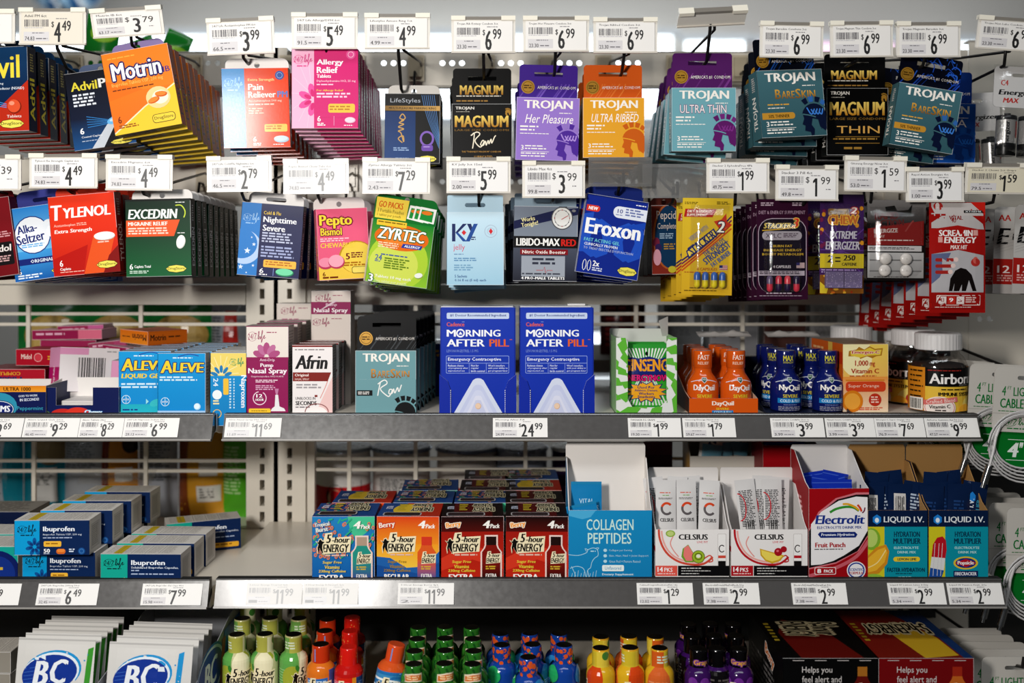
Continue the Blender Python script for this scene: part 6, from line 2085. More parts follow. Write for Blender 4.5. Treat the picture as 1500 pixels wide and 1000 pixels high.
c = carton('tablet_carton', 52, 101, 26, k, lambda a: art_pepcid(a, 52, 101), '#7a3024', '#2c1210', left_art=side_word('Pepcid', '#54403c', '#2c1210'), bottom='#b8342c', tab=dict(th=14, tw=40, col='#5a2a22', slot='round'))
line_up(c, 'brown-red antacid carton behind the yellow card', 'medicine carton', 'brown-red antacid cartons', 3, .05, cx=980, cy=351, Y=.10, roll=1, roll1=1, yaw=6, jit=1)
caps2 = [('capsule', 22, 120, '#3f6cb4', '#d8c42c'), ('capsule', 34, 120, '#3f6cb4', '#d8c42c'), ('capsule', 47, 120, '#3f6cb4', '#d8c42c'), ('capsule', 59, 120, '#3f6cb4', '#d8c42c')]
k = K(.05)
c = blister_card('capsule_card', 74, 142, k, lambda a: card_stacker2(a, 74, 142), '#dcb834', (12, 10, 69, 134, 12), caps2, 7)
line_up(c, 'yellow card of blue and yellow capsules', 'capsule card', 'yellow capsule cards', 5, .045, dpx=(-1, -2), cx=1036, cy=361, Y=.05, roll=-1, roll1=0, jit=1)
caps3 = [('capsule', 18, 124, '#6a5a78', '#c83c50'), ('capsule', 31, 124, '#c83c50', '#2c1c44'), ('capsule', 44, 124, '#d84a58', '#2c1c44'), ('capsule', 57, 124, '#2c1c44', '#c83c50')]
c = blister_card('capsule_card', 75, 147, k, lambda a: card_stacker3(a, 75, 147), '#3c1230', (10, 30, 66, 136, 12), caps3, 7)
line_up(c, 'maroon card of red and violet capsules', 'capsule card', 'maroon capsule cards', 7, .034, cx=1146, cy=365, Y=.05, roll=0, roll1=1, jit=.5)
c = blister_card('chew_card', 64, 145, k, lambda a: card_chew(a, 64, 145), '#4a2a62', (6, 14, 60, 136, 14), [('chew', 20, 125, '#75688a', 0), ('chew', 47, 125, '#75688a', 0)], 7)
line_up(c, 'violet chew card with a yellow band', 'chew card', 'violet chew cards', 3, .06, dpx=(-2, 0), cx=1233, cy=357, Y=.05, roll=-.5, roll1=1, jit=1)
tabs = [('tablet', 26, 86, '#e2dcd6', 0), ('tablet', 56, 86, '#e2dcd6', 0), ('tablet', 25, 103, '#e2dcd6', 0), ('tablet', 56, 103, '#e2dcd6', 0)]
c = blister_card('tablet_card', 86, 118, k, lambda a: card_rapid(a, 86, 118), '#1c1716', (4, 10, 82, 112, 13), tabs, 7)
line_up(c, 'black and red card of four white tablets', 'tablet card', 'black and red tablet cards', 2, .08, cx=1313, cy=352, Y=.05, roll=-.5, roll1=1, jit=1)
k = K(.035)
c = pouch('energy_pouch', 82, 162, 9, k, pouch_energy, '#b41c16', 'film', '#9c1814')
line_up(c, 'red foil energy drink pouch', 'pouch', 'red foil energy pouches', 7, .046, dpx=(-1, -3), cx=1402, cy=377, Y=.035, roll=0, roll1=-3, jit=1.5, zdrop=-.10)


def aa_card(k, num):
    w, h = 84, 130

    def art(a):
        a.r(0, 78, w, h, '#a82822').r(0, 116, w, h, '#b9b4b0')
        a.t('AA', 6, 12, 25, 21, '#b02a24', b=.03).t('E', 4, 32, 25, 56, '#17171a', b=.07, i=.2).t('nergizer', 27, 36, 80, 54, '#17171a', b=.06, i=.2)
        a.t(num, 6, 88, 25, 99, '#e8d8d4', b=.02).g(6, 102, 40, 113, 3, '#d8a8a2')
        for q in range(7):
            a.s_([(2, 70-q*4), (40, 60-q*5), (80, 66-q*6)], .5, '#a8a5a2')
    return blister_card('battery_card', w, h, k, art, '#bdbab6', None, None, 7, 8)


k = K(.07)
c = aa_card(k, '12')
line_up(c, 'grey and red battery card', 'battery card', 'grey and red battery cards', 3, .035, dpx=(-14, 1), cx=1527, cy=366, Y=.07, roll=-2.5, roll1=-2, jit=1)
# ---------------------------------------------------------------- upper shelf, short section
def shelved(o, px, Y, z, h, base, cat, group=None, yaw=0, roll=0):
    stand_c(o, px, Y, z, h, yaw, roll)
    return tag(o, base, cat, group)


def box_row(o, px, Y, z, h, n, dY, base, cat, group, what='shelf row', dx=0, yaw=0, jx=1.0):
    rnd = random.Random(int(px))
    x0 = P(px, 0, Y).x
    for i in range(n):
        q = o if i == 0 else copy_tree(o)
        q.location = (x0+(dx*i+(rnd.uniform(-jx, jx) if i else 0))*S/1000, (Y+dY*i)*S, z+h/2+.0003)
        q.rotation_euler = (0, 0, R(yaw+(rnd.uniform(-1, 1) if i else 0)))
        tag(q, base+', '+ordl(i, what), cat, group)


def pt(X, Y, z):
    return (X*S, Y*S, z)


k = K(.10)
# antacid tray and open mint tray at the frame edge
def tums_art(a, w=140, h=40):
    a.r(0, 0, w, h, '#14235c').grad(0, 0, w, 9, '#e08a1c', '#f0a834').t('ULTRA 1000', 78, 2, 118, 7.5, '#4a2408', b=.03)
    a.e(72, 30, 26, 20, '#3a9cb8').e(72, 34, 22, 13, '#14235c').e(72, 34, 21, 12, '#dfe8f0').e(72, 34, 20, 11, '#1c2f7c').t('TUMS', 58, 29, 88, 38, '#f4f6fa', b=.05, i=.1)
    a.t('GOES TO WORK', 100, 13, 128, 16, '#dfe6f4', b=.02, r=3).t('IN SECONDS!', 102, 18, 130, 22, '#dfe6f4', b=.03, r=3).t('Peppermint', 98, 30, 136, 37, '#48b0c8', b=.01)


o = sloped_tray('antacid_tray', 140, 41, 41, 90, k, tums_art, '#14235c', '#1c2a5c', '#e4e0dc')
stand(o, -3, .095, ZM); tag(o, 'navy antacid tray with orange top band at the frame edge', 'display tray')


def mint_art(a, w=112, h=42):
    a.e(30, 40, 18, 9, '#c8342c', n=16, a0=180, a1=360).e(52, 40, 20, 11, '#d8402f', n=16, a0=180, a1=360).s_([(6, 34), (16, 40), (24, 41)], .8, '#6a8c2c').t('Chewy', 62, 33, 88, 40, '#e8f4fa', o='#2a8cc8', ow=.08, b=.05, i=.15)


o = sloped_tray('mint_tray', 112, 38, 44, 80, k, mint_art, '#14235c', '#1a2a60', '#ebe7e3', notch=(20, 74, 26))
stand(o, 118, .10, ZM); tag(o, 'open navy mint tray with white inside and notched front', 'display tray')
for i in range(4):
    m = MB(); m.box(-24*k, 24*k, 0, 70*k, 0, 3*k, {'front': '#d8d4d0', 'top': '#e6e2de', 'all': '#c8c4c0'})
    q = m.build('mint_packet'); q.location = (P(112, 0, .12).x, .125*S, ZM+.0022+i*.0028)
    tag(q, 'flat white packet lying in the open navy tray', 'packet', 'white packets in the mint tray')


def red_art(w, h, yel=.2, word='Midol'):
    def f(a):
        a.r(0, 0, w, h, '#b81c34').r(w*(1-yel), 0, w, h, '#d8b85a').e(w*.42, h*.5, min(w, h)*.28, min(w, h)*.28, '#d84a58').ring(w*.42, h*.5, min(w, h)*.25, min(w, h)*.25, .7, '#f0c8c4')
        a.t(word, w*.1, h*.3, w*.3, h*.6, '#f0d8d0', b=.03).g(w*.6, h*.4, w*.78, h*.7, 2, '#e0b03c')
    return f


def dark_red_art(w, h):
    def f(a):
        a.r(0, 0, w, h, '#7c1420').t('Midol', w*.25, h*.2, w*.75, h*.7, '#2a1c44', b=.04).g(w*.3, h*.75, w*.7, h*.9, 1, '#c8962c')
    return f


k = K(.2)
ZT = ZM
for (px, py, w, h, Y, yaw, art, lab) in (
    (20, 551, 92, 31, .20, 0, lambda a: a.r(0, 0, 92, 31, '#e9e4e0').g(6, 8, 80, 26, 4, '#5a78b0').r(80, 0, 92, 31, '#b81c34'), 'white-fronted red carton at the foot of the red pile'),
    (78, 560, 60, 26, .24, -4, dark_red_art(60, 26), 'dark red carton low behind the open mint tray'),
):
    c = carton('tablet_carton', w, h, 90, k, art, '#b81c34', '#8c1a28')
    c.location = P(px, 0, Y); c.location.z = ZM+h/2*k+.0004; c.rotation_euler = (0, 0, R(yaw)); tag(c, lab, 'medicine carton', 'red cartons piled at the frame edge')
z1 = ZM+31*k+.0008
for (px, w, h, Y, yaw, art, lab) in (
    (18, 96, 20, .20, 0, lambda a: a.r(0, 0, 96, 20, '#b81c34').t('COMPLETE', 20, 4, 60, 9, '#e0a83c', b=.03, r=180).t('Midol', 30, 11, 62, 20, '#22306c', b=.05, r=180), 'bright red carton in the middle of the red pile'),
    (82, 44, 22, .26, -6, dark_red_art(44, 22), 'small dark red carton in the middle of the red pile'),
):
    c = carton('tablet_carton', w, h, 80, k, art, '#b81c34', '#8c1a28')
    c.location = P(px, 0, Y); c.location.z = z1+h/2*k; c.rotation_euler = (0, 0, R(yaw)); tag(c, lab, 'medicine carton', 'red cartons piled at the frame edge')
z2 = z1+22*k+.0006
c = carton('tablet_carton', 82, 24, 60, k, red_art(82, 24), '#b81c34', '#98303c', top='#c03048')
c.location = P(62, 0, .22); c.location.z = z2+12*k+.0006; c.rotation_euler = (0, 0, R(-5)); tag(c, 'red carton with yellow end on top of the red pile', 'medicine carton', 'red cartons piled at the frame edge')

# allergy cartons lying and leaning behind the open tray
k = K(.24)


def allergy_back(a, w=92, h=56):
    a.r(0, 0, w, h, '#efe9ea').r(0, 0, 40, 10, '#e6a6c8').bars(26, 14, 66, 44, '#2a2628', 20).g(26, 46, 66, 50, 1, '#8a8488').g(66, 4, 82, 7, 1, '#aaa')


c = carton('tablet_carton', 84, 62, 40, k, lambda a: allergy_back(a, 84, 62), '#efe9ea', '#d870a8', left='#c8247c', left_art=lambda a, t, h: a.r(0, 0, t, h*.45, '#e6a6c8').r(0, h*.45, t, h, '#c01c74').t('Allergy Relief', t/2-16, h*.68-4, t/2+16, h*.68+4, '#f4dce8', b=.03, r=90))
c.location = P(131, 0, .20); c.location.z = ZM+50*k; c.rotation_euler = (R(-5), R(5), R(42)); tag(c, 'allergy relief carton turned backwards with barcode', 'medicine carton', 'pink allergy cartons thrown together')
c = carton('tablet_carton', 20, 62, 60, k, lambda a: a.r(0, 0, 20, 28, '#e6a6c8').r(0, 28, 20, 62, '#c01c74').t('Allergy', -4, 42, 26, 50, '#f4dce8', b=.03, r=90), '#c8247c', '#b8c4d0', right='#c8247c')
c.location = P(172, 0, .20); c.location.z = ZM+31*k+.0005; c.rotation_euler = (0, R(4), R(2)); tag(c, 'narrow end of an upright pink carton beside the aqua boxes', 'medicine carton', 'pink allergy cartons thrown together')
for i, (px, py, w, h, Y, yaw, roll, col, lab) in enumerate((
    (98, 490, 105, 14, .31, -3, 1, '#e07a94', 'salmon pink carton lying flat at the back of the pile'),
    (118, 483, 66, 13, .33, 3, 2, '#c8689c', 'pink and burgundy carton lying highest at the back'),
    (158, 506, 54, 12, .29, 12, 6, '#a83c6c', 'burgundy carton lying behind the barcoded one'),
    (176, 514, 60, 12, .27, -14, -6, '#d890b4', 'pink carton lying askew behind the aqua boxes'))):
    kk = K(Y)
    c = carton('tablet_carton', w, h, 50, kk, lambda a, w=w, h=h, col=col: a.r(0, 0, w, h, '#a02458').r(w*.66, 0, w, h, col).g(6, h*.3, w*.6, h*.7, 1, '#e6b8cc'), col, '#b89aa8', top=mixc(col, '#dddddd', .4))
    c.location = P(px, py, Y); c.rotation_euler = (0, R(-roll), R(yaw))
    tag(c, lab, 'medicine carton', 'pink allergy cartons thrown together')
    if i in (0, 2, 3):   # what carries them: cartons standing below
        b = carton('tablet_carton', w*.8, (c.location.z-ZM)/kk-h/2-1.5, 44, kk, None, '#a8305f', '#8a2850')
        b.location = (c.location.x, c.location.y+.004, ZM+((c.location.z-ZM)/kk-h/2-1.5)*kk/2+.0003)
        b.rotation_euler = (0, 0, R(yaw))
        tag(b, ('burgundy carton standing under the salmon pink one', '', 'burgundy carton standing under the burgundy flat one', 'burgundy carton standing under the askew pink one')[i], 'medicine carton', 'pink allergy cartons thrown together')

# aqua pain tablet boxes in two rows, an orange box lying across them
k = K(.10)
g = carton('tablet_carton', 76, 90, 24, k, art_aleve(True), '#169ad6', '#7f8a94', right_art=side_ibu, right='#b0b6ba', top='#9ca4aa', bottom='#888888')
box_row(g, 212, .11, ZM, 90*k, 6, .032, 'aqua liquid gel tablet box', 'medicine carton', 'aqua liquid gel boxes', yaw=2)
g = carton('tablet_carton', 70, 88, 22, k, lambda a: art_aleve(False)(a, 70, 88), '#169ad6', '#7f8a94', right_art=side_ibu, right='#b0b6ba', top='#9ca4aa')
box_row(g, 266, .098, ZM, 88*k, 7, .032, 'plain aqua pain tablet box', 'medicine carton', 'plain aqua tablet boxes')
kk = K(.24)
c = carton('tablet_carton', 72, 20, 66, kk, lambda a: a.grad(0, 0, 72, 20, '#e8801e', '#f09a2c').t('Motrin', 32, 5, 68, 14, '#5a3020', b=.03, r=180).g(6, 9, 28, 12, 1, '#7a4a1c'), '#e8801e', '#c86414', right='#c86a1c', right_art=lambda a, t, h: a.t('Motrin', 4, 5, 30, 14, '#3a2414', b=.03).g(34, 8, 60, 12, 1, '#5a3414'))
c.location = P(196, 487, .24); c.location.z = ZM+90*K(.10)+10*kk+.0012; c.rotation_euler = (0, R(1), R(-38)); tag(c, 'orange carton lying upside down on the aqua boxes', 'medicine carton')
# yellow and aqua box printed sideways, standing in the gap by the post
k = K(.085)
g = carton('tablet_carton', 54, 108, 26, k, art_naproxen, '#1c9ad4', '#b9b6b0', top='#d8d4cc')
g.location = P(335, 570, .10); tag(g, 'yellow and aqua box printed sideways, wedged between the two shelves', 'medicine carton', 'yellow and aqua boxes by the section post')
for i in range(3):
    q = copy_tree(g); q.location = P(335, 570, .10)+Vector((0, .030*S*(i+1), .0004)); tag(q, 'yellow and aqua box printed sideways, '+ordl(i+1, 'shelf row'), 'medicine carton', 'yellow and aqua boxes by the section post')

# ---------------------------------------------------------------- upper shelf, long section
k = K(.10)
nz = carton('spray_carton', 62, 128, 40, k, art_nasal, '#9c1c62', '#d6cec6', right='#cbc5be', top='#b8a4a8', right_art=lambda a, t, h: a.g(4, 8, t-4, h-8, 26, '#9a948e'), top_art=lambda a, w, t: a.r(0, 0, w, t, '#bdb6ae').r(2, t*.4, w-2, t*.5, '#8a2a5c'))
box_row(nz, 391.5, .10, ZM, 128*k, 3, .066, 'tall magenta and cream nasal spray carton', 'medicine carton', 'tall nasal spray cartons', dx=1)
def cream_art(mag):
    def g_(a, w=58, h=84):
        a.r(0, 0, w, h, '#e6dcd4')
        life(a, 6, 5, 24, 12, '#a83a68', r=6, sub=False)
        a.g(32, 6, 50, 8, 1, '#a83a68')
        if mag:
            a.r(0, 16, w, 34, '#9c1c62').t('Pump', 22, 18, 38, 23, '#f4d8e6').t('Nasal Spray', 4, 25, 54, 33, '#fdf3f8', b=.03).p([(4, 34), (40, 14), (34, 14)], '#e8d4de')
            life(a, 2, 40, 26, 12, '#a83a68', r=6, sub=False)
            a.g(30, 40, 46, 42, 1, '#a83a68')
        else:
            a.g(8, 22, 40, 26, 1, '#c06a90')
    return g_


for px, Y, hh, mg, lab in ((434, .30, 136, 0, 'white carton at the back with pale script'), (484.5, .20, 166, 1, 'tallest carton at the back with a magenta band across its top')):
    q = carton('spray_carton', 58, hh, 42, K(Y), (lambda a, mg=mg: cream_art(mg)(a)), '#e6dcd4', '#c4bcb4', right='#b4aca4')
    stand_c(q, px, Y, ZM, hh*K(Y)); tag(q, lab, 'medicine carton')
for i, (px, Y) in enumerate(((492, .165), (533, .30))):
    c = carton('spray_carton', 62, 100 if i == 0 else 112, 40, K(Y), lambda a: a.r(0, 0, 62, 120, '#e6ded6'), '#e0d8d0', '#b9b1a9', right='#a8a098')
    hh = (100 if i == 0 else 112)*K(Y)
    if i == 1:
        stand_c(c, px, Y, ZM, hh); tag(c, 'plain cream carton behind the black head cards', 'medicine carton')
    else:
        bpy.data.objects.remove(c)
k = K(.10)
af = carton('spray_carton', 59, 100, 34, k, art_afrin, '#f2eceb', '#6c6a6c', right='#56565a', top='#7a2c28', right_art=lambda a, t, h: a.g(3, 6, t-3, h-6, 22, '#8a888c'))
box_row(af, 457.5, .098, ZM, 100*k, 3, .045, 'white nasal spray carton with red band', 'medicine carton', 'white nasal spray cartons', dx=2)
raw_art = lambda a, w=92, h=92: (trojan('#7ba6ac', 'BARESKIN', '#e0a044', '#7ba6ac', None)(a, 92, 92), a.r(2, 42, 92, 92, '#7ba6ac'),
    a.s_([(38, 46), (35, 60), (34, 66)], 1.6, '#f4f2ee').s_([(34, 49), (44, 43), (48, 48), (38, 56), (48, 66), (52, 66), (56, 58), (52, 57), (51, 63), (56, 62), (58, 56), (60, 62), (64, 54), (66, 60), (70, 50)], 1.6, '#f4f2ee'),
    a.r(2, 58, 26, 66, '#14181c').g(4, 60, 24, 65, 2, '#e8e6e2'), helmet(a, 50, 66, 46, '#14181c', None, '#7ba6ac'))
k = K(.095)
c = carton('condom_carton', 89, 92, 26, k, lambda a: raw_art(a), '#7ba6ac', '#4a6a70', asz=(92, 92), tab=dict(th=50, tw=87, col='#17181a', art=condom_head('#17181a', '#54585c'), slot='bar', slot_y=-37, rad=6, y=13))
x0 = P(565, 0, .098).x
for i in range(6):
    q = c if i == 0 else copy_tree(c)
    q.location = (x0+(0, 3, 7, 10, 14, 18)[i]*S/1000, (.098+.036*i)*S, ZM+46*k+.0003)
    tag(q, 'pale teal condom carton with black head card, '+ordl(i, 'shelf row'), 'condom carton', 'condom cartons standing on the upper shelf')
k = K(.16)
c = carton('medicine_carton', 46, 84, 60, k, lambda a: a.r(0, 0, 46, 84, '#1c3c7c').g(6, 10, 40, 30, 3, '#c89a3c'), '#1c3c7c', '#14284c')
stand_c(c, 630, .30, ZM, 84*k); tag(c, 'dark blue box between black head cards and blue boxes', 'medicine carton')

# two tall blue display boxes
k = K(.085)
for i, (px, w, lab) in enumerate(((700, 113, 'tall blue contraceptive display box beside the black head cards'), (815.5, 111, 'tall blue contraceptive display box beside the dark gap'))):
    root = None
    mb = MB()
    h = 157
    mb.box(-w/2*k+.001, w/2*k-.001, .0012, 66*k, -h/2*k, h/2*k-.0006, {'all': '#1a379c', 'top': '#9aa3c4'})
    fn = flat_fn(w-6, h, k, .0008)
    mb.box(-(w-6)/2*k, (w-6)/2*k, .0008, .002, -h/2*k, h/2*k, {'all': '#d8dcec', 'front': '#1f41b2'})
    f0 = flat_fn(111, h, k, .0008)
    art_map(Art(mb, lambda x, y, d=0.: Vector(((x-55.5)*k*(w-6)/111, .0008+d, (h/2-y)*k))))
    o = mb.build('display_box')
    X = w/2
    for sg in (-1, 1):
        m = MB()
        pts = [(sg*X, h/2-98), (sg*X, h/2-98), (sg*(X-12), h/2-108), (sg*(X-16), h/2-120), (sg*(X-17), h/2-h), (sg*X, h/2-h)]
        pts = [pts[0]]+pts[2:]
        fnp = lambda x, y, d: Vector((x*k, d, y*k))
        fl = [(p[0], -p[1]) for p in pts]
        m.plate(fl, [], lambda x, y, d: Vector((x*k, d, -y*k)), -.0016, .0014, '#1a37a8', '#14287c', edge='#e8ecf6')
        a = Art(m, lambda x, y, d=0.: Vector((x*k, -.0016+d, -y*k)))
        for q in range(12):
            yy = -h/2+121+q*3
            a.r(sg*(X-16.6)-.4, yy, sg*(X-16.6)+.4, yy+1.6, '#f0f2fa')
        m.build('front_flap', o)
    m = MB()
    m.box(-w/2*k+.002, w/2*k-.004, 4*k, 60*k, h/2*k-.0002, h/2*k+.0012, '#dfe0e4')
    if i == 1:
        m.box(18*k, 44*k, 30*k, 44*k, h/2*k+.0012, h/2*k+4*k, '#ecebea')
    m.build('top_flap', o)
    stand_c(o, px, .088, ZM, h*k); tag(o, lab, 'display box', 'tall blue display boxes')

# green and white chequered display box with a pouch showing
k = K(.09)


def checker(a, w=89, h=114):
    cx, cy = w/2, h*.42
    n = 22
    for r in range(8):
        for s in range(n):
            if (r+s) % 2 == 0:
                continue
            r0, r1 = 20+r*9*(1+r*.12), 20+(r+1)*9*(1+(r+1)*.12)
            pts = [(cx+q*math.cos(R(t)), cy+q*math.sin(R(t))) for q, t in ((r0, 360/n*s), (r1, 360/n*s+8), (r1, 360/n*(s+1)+8), (r0, 360/n*(s+1)))]
            a.p(pts, '#6cbc44')


mb = MB()
w, h = 89, 112
fx = lambda x, y, d=0.: Vector(((x-w/2)*k, d, (h-y)*k))
mb.plate([(0, 0), (12, 0), (17, 6), (17, 90), (24, 102), (64, 102), (74, 92), (74, 6), (78, 0), (w, 0), (w, h), (0, h)], [], fx, 0, 1.4*k, '#e6e8e4', '#e8e6e2')
for cl in (([0, 17], [0, h]), ([74, w], [0, h]), ([17, 74], [101, h])):
    checker(Art(mb, fx, cells=cl), w, h)
for x0, x1 in ((-w/2, -w/2+1.2), (w/2-1.2, w/2)):
    mb.box(x0*k, x1*k, 1.4*k, 90*k, 0, h*k, '#9cc88c')
mb.box(-w/2*k, w/2*k, 88*k, 90*k, 0, (h+8)*k, '#dfe2dc')
mb.box(-w/2*k, w/2*k, 1.4*k, 88*k, 0, 1.2*k, '#dfe2dc')
o = mb.build('display_box'); stand(o, 947, .092, ZM)
m = MB(); m.plate([(-6, 6), (10, 0), (10, 30), (0, 30)], [], lambda x, y, d: Vector(((x+w/2-12)*k, 60*k+x*.8*k+d, (h+28-y)*k)), 0, .8*k, '#e3e2de'); m.build('torn_flap', o)
m = MB(); m.plate([(0, 26), (4, 0), (16, 6), (10, 24)], [], lambda x, y, d: Vector(((x-w/2-10)*k, 10*k+d, (h+20-y)*k)), 0, .5*k, '#ffffff', mat='clear'); m.build('clear_wrap', o)
tag(o, 'green and white chequered display box torn open at the top', 'display box')


def art_gin2(a):
    f = a.fn
    b = Art(a.mb, lambda x, y, d=0.: f(x+2, y+6, d), a.mat, a.eps, ([q-2 for q in a.cells[0]], [q-6 for q in a.cells[1]]), a.base)
    art_ginseng(b, 58, 84)


for i in range(5):
    if i == 0:
        c0 = pouch('energy_pouch', 64, 98, 8, k, art_gin2, '#3aa040', seed=4, wr=.3)
        q = c0
    else:
        q = copy_tree(c0)
    q.location = (P(946, 0, .12).x+i*.0008, (.112+.018*i)*S, ZM+(49+2)*k+.0008); q.rotation_euler = (R(-3), 0, R((i % 3-1)*1.5))
    tag(q, 'green striped herbal energy pouch inside the chequered box, '+ordl(i, 'box'), 'pouch', 'green pouches in the chequered box')

# orange and blue medicine shots in trays
k = K(.10)
o = sloped_tray('shot_tray', 100, 23, 64, 190, k, lambda a: a.r(0, 0, 100, 23, '#dc641a').t('DayQuil', 33, 4, 65, 12, '#f8ece0', b=.045).t('SEVERE', 39, 13.5, 58, 16.8, '#e0c83c', b=.03).r(33, 17.4, 64, 22.4, '#2a8cc8').t('COLD & FLU', 36, 18.4, 61, 21.4, '#e2f0f8', b=.02), '#dc641a', '#4a2416', '#d9b8a0', back_h=70)
stand(o, 1060, .092, ZM); tag(o, 'low orange display tray holding orange medicine shots', 'display tray')
ob = medicine_bottle(True, k)
spots = [(-24.5, .125), (24.5, .124), (-22, .165), (23, .165), (-21, .205), (22, .205), (-20, .245), (21, .245)]
xc = P(1060, 0, .092).x
for i, (dx, Y) in enumerate(spots):
    q = ob if i == 0 else copy_tree(ob)
    q.location = (xc+dx*k, Y*S, ZM+1.3*k+.0003); q.rotation_euler = (0, 0, R((-4, 6, 10, -8, 0, 12, 4, -6)[i]))
    tag(q, ('orange medicine shot bottle, outer column, ' if dx < 0 else 'orange medicine shot bottle, column beside the blue ones, ')+ordl(i//2, 'tray'), 'medicine bottle', 'orange medicine shots')
o = sloped_tray('shot_tray', 124, 2.5, 60, 200, k, None, '#1c2c5c', '#16203c', '#1c2440', back_h=66)
stand(o, 1185, .092, ZM); tag(o, 'blue display tray holding blue medicine shots', 'display tray')
nb = medicine_bottle(False, k)
xc = P(1185, 0, .092).x
spots = [(-25, .126), (37, .124), (-28, .168), (26, .166), (-30, .208), (18, .208), (-26, .25), (22, .25)]
for i, (dx, Y) in enumerate(spots):
    q = nb if i == 0 else copy_tree(nb)
    q.location = (xc+dx*k, Y*S, ZM+1.3*k+.0003); q.rotation_euler = (0, 0, R((2, -2, -50, -26, 30, 10, -14, 50)[i]))
    tag(q, ('blue medicine shot bottle, column beside the orange ones, ' if dx < 0 else 'blue medicine shot bottle, column beside the vitamin carton, ')+ordl(i//2, 'tray'), 'medicine bottle', 'blue medicine shots')
# crumpled white wrap on the backs of the trays
for px, lab in ((1060, 'crumpled white shrink wrap behind the orange shots'), (1160, 'crumpled white shrink wrap behind the blue shots')):
    c = pouch('shrink_wrap', 78, 20, 8, K(.28), None, '#bdb9b6', 'film', seed=px, wr=3.2, nu=16, nv=8)
    c.location = P(px, 512, .285); c.location.z = ZM+90*K(.10)+.012; c.rotation_euler = (R(-72), 0, R(4)); tag(c, lab, 'wrap')

k = K(.105)
v = carton('vitamin_carton', 68, 100, 130, k, lambda a: art_emergen(a, 68, 100), '#f0d468', '#d8731c', left='#d8731c', top='#b89878', left_art=lambda a, t, h: a.r(0, 0, t, h, '#d8691c').r(t*.55, 0, t*.68, h, '#e8c05a').rr(t*.72, h*.12, t*.98, h*.3, 2, '#c8401c').g(8, 10, t*.5, h*.5, 6, '#f0c08a'))
stand_c(v, 1268, .112, ZM, 100*k, yaw=3); tag(v, 'yellow and orange vitamin carton between blue shots and jars', 'vitamin carton')


def jar(k):
    prof = [(37, 0), (40, 2), (40.5, 5), (40.5, 66), (39, 72), (35, 80), (30, 85), (29, 88), (29, 92)]
    mb = MB()
    sk, xs, ys = round_skin(prof, k, 36)
    mb.grid(sk.p[::-1], lambda i, j: '#ffffff', 'jar')
    o = mb.build('gummy_jar')
    m = MB()
    m.lathe([(36*k, 2*k), (38.6*k, 6*k), (38.6*k, 62*k), (34*k, 70*k), (20*k, 72*k)], '#33201a', 'matte', 24, cap_bot='#33201a', cap_top='#33201a')
    m.build('gummy_filling', o)
    m = MB()
    lp = [(41, 3), (41, 66)]
    sk, xs, ys = round_skin(lp, k, 36)
    m.grid(sk.p[::-1], lambda i, j: '#e0a02c', 'card')
    a = Art(m, sk, 'card', .00008, (xs, ys))
    a.r(-40, 0, 60, 27, '#121011').r(-40, 27, 60, 63, '#e8c24a').r(60, 0, 128, 63, '#d8902a').r(-128, 0, -40, 63, '#d8902a')
    a.e(40, 55, 26, 16, '#f0dc7c', n=20)
    a.g(-36, 3, 22, 5.5, 1, '#a8342c')
    a.t('Airborne', -34, 8, 46, 23, '#f2eeea', b=.03).g(8, 24, 30, 26, 1, '#8a8684')
    a.g(-18, 30, 28, 33, 1, '#2a2010').t('IMMUNE SYSTEM', -22, 35, 32, 40, '#16120c', b=.04)
    a.e(-20, 57, 22, 16, '#f4e8e0', n=24).ring(-20, 57, 20, 14, 1, '#d88a84').p([(-42, 47), (4, 41), (5, 48), (-42, 54)], '#dc7a74').t('Crafted Blend', -38, 45, 1, 50, '#f8e4dc', b=.01, r=6).t('Vitamin C', -34, 53, -6, 58, '#2c2420', b=.03, r=4).g(-26, 60, -8, 63, 1, '#3a2c28')
    a.conc([(26, 63), (28, 52), (34, 44), (37, 40), (40, 50), (44, 63)], '#b8261f').e(18, 62, 12, 10, '#f0b43c', n=14, a0=180, a1=360)
    for q in range(8):
        a.g(-66, 4+q*7.4, -42, 8+q*7.4, 1, '#3a2a14', seed=q)
    a.bars(-64, 46, -44, 60, '#2a2a2a', 14, back='#e8e4dc')
    a.g(66, 4, 120, 30, 8, '#5a3c14').r(66, 34, 120, 44, '#d86a5a').bars(80, 46, 110, 60, '#2a2a2a', 14, back='#e8e4dc')
    m.build('paper_label', o)
    m = MB()
    n = 72
    rows = []
    for (r, z) in ((31.5, 90), (32.5, 91), (32.5, 112), (31.2, 114), (28, 115)):
        rows.append([Vector(((r+(.35 if (i % 2 and 90 < z < 113) else 0))*k*math.cos(2*math.pi*i/n), (r+(.35 if (i % 2 and 90 < z < 113) else 0))*k*math.sin(2*math.pi*i/n), z*k)) for i in range(n)])
    m.grid(rows, lambda i, j: '#e9e7e6', 'plastic', False, True)
    m.face(rows[-1], '#dedcdb', 'plastic')
    aa = Art(m, lambda x, y, d=0.: Vector((x*k, y*k, 115*k-d)))
    aa.g(-18, -8, 18, 8, 3, '#8a8684')
    m.build('screw_lid', o)
    return o


k = K(.12)
j = jar(k)
for i, (px, Y, rz) in enumerate(((1374, .134, 8), (1338, .226, -75), (1326, .3175, -40), (1247, .315, 20))):
    q = j if i == 0 else copy_tree(j)
    q.location = (P(px, 0, Y).x, Y*S, ZM+.0003); q.rotation_euler = (0, 0, R(rz))
    tag(q, 'clear gummy vitamin jar with white ribbed lid, '+('behind the vitamin cartons' if i == 3 else ordl(i, 'jar row')), 'vitamin jar', 'gummy vitamin jars')

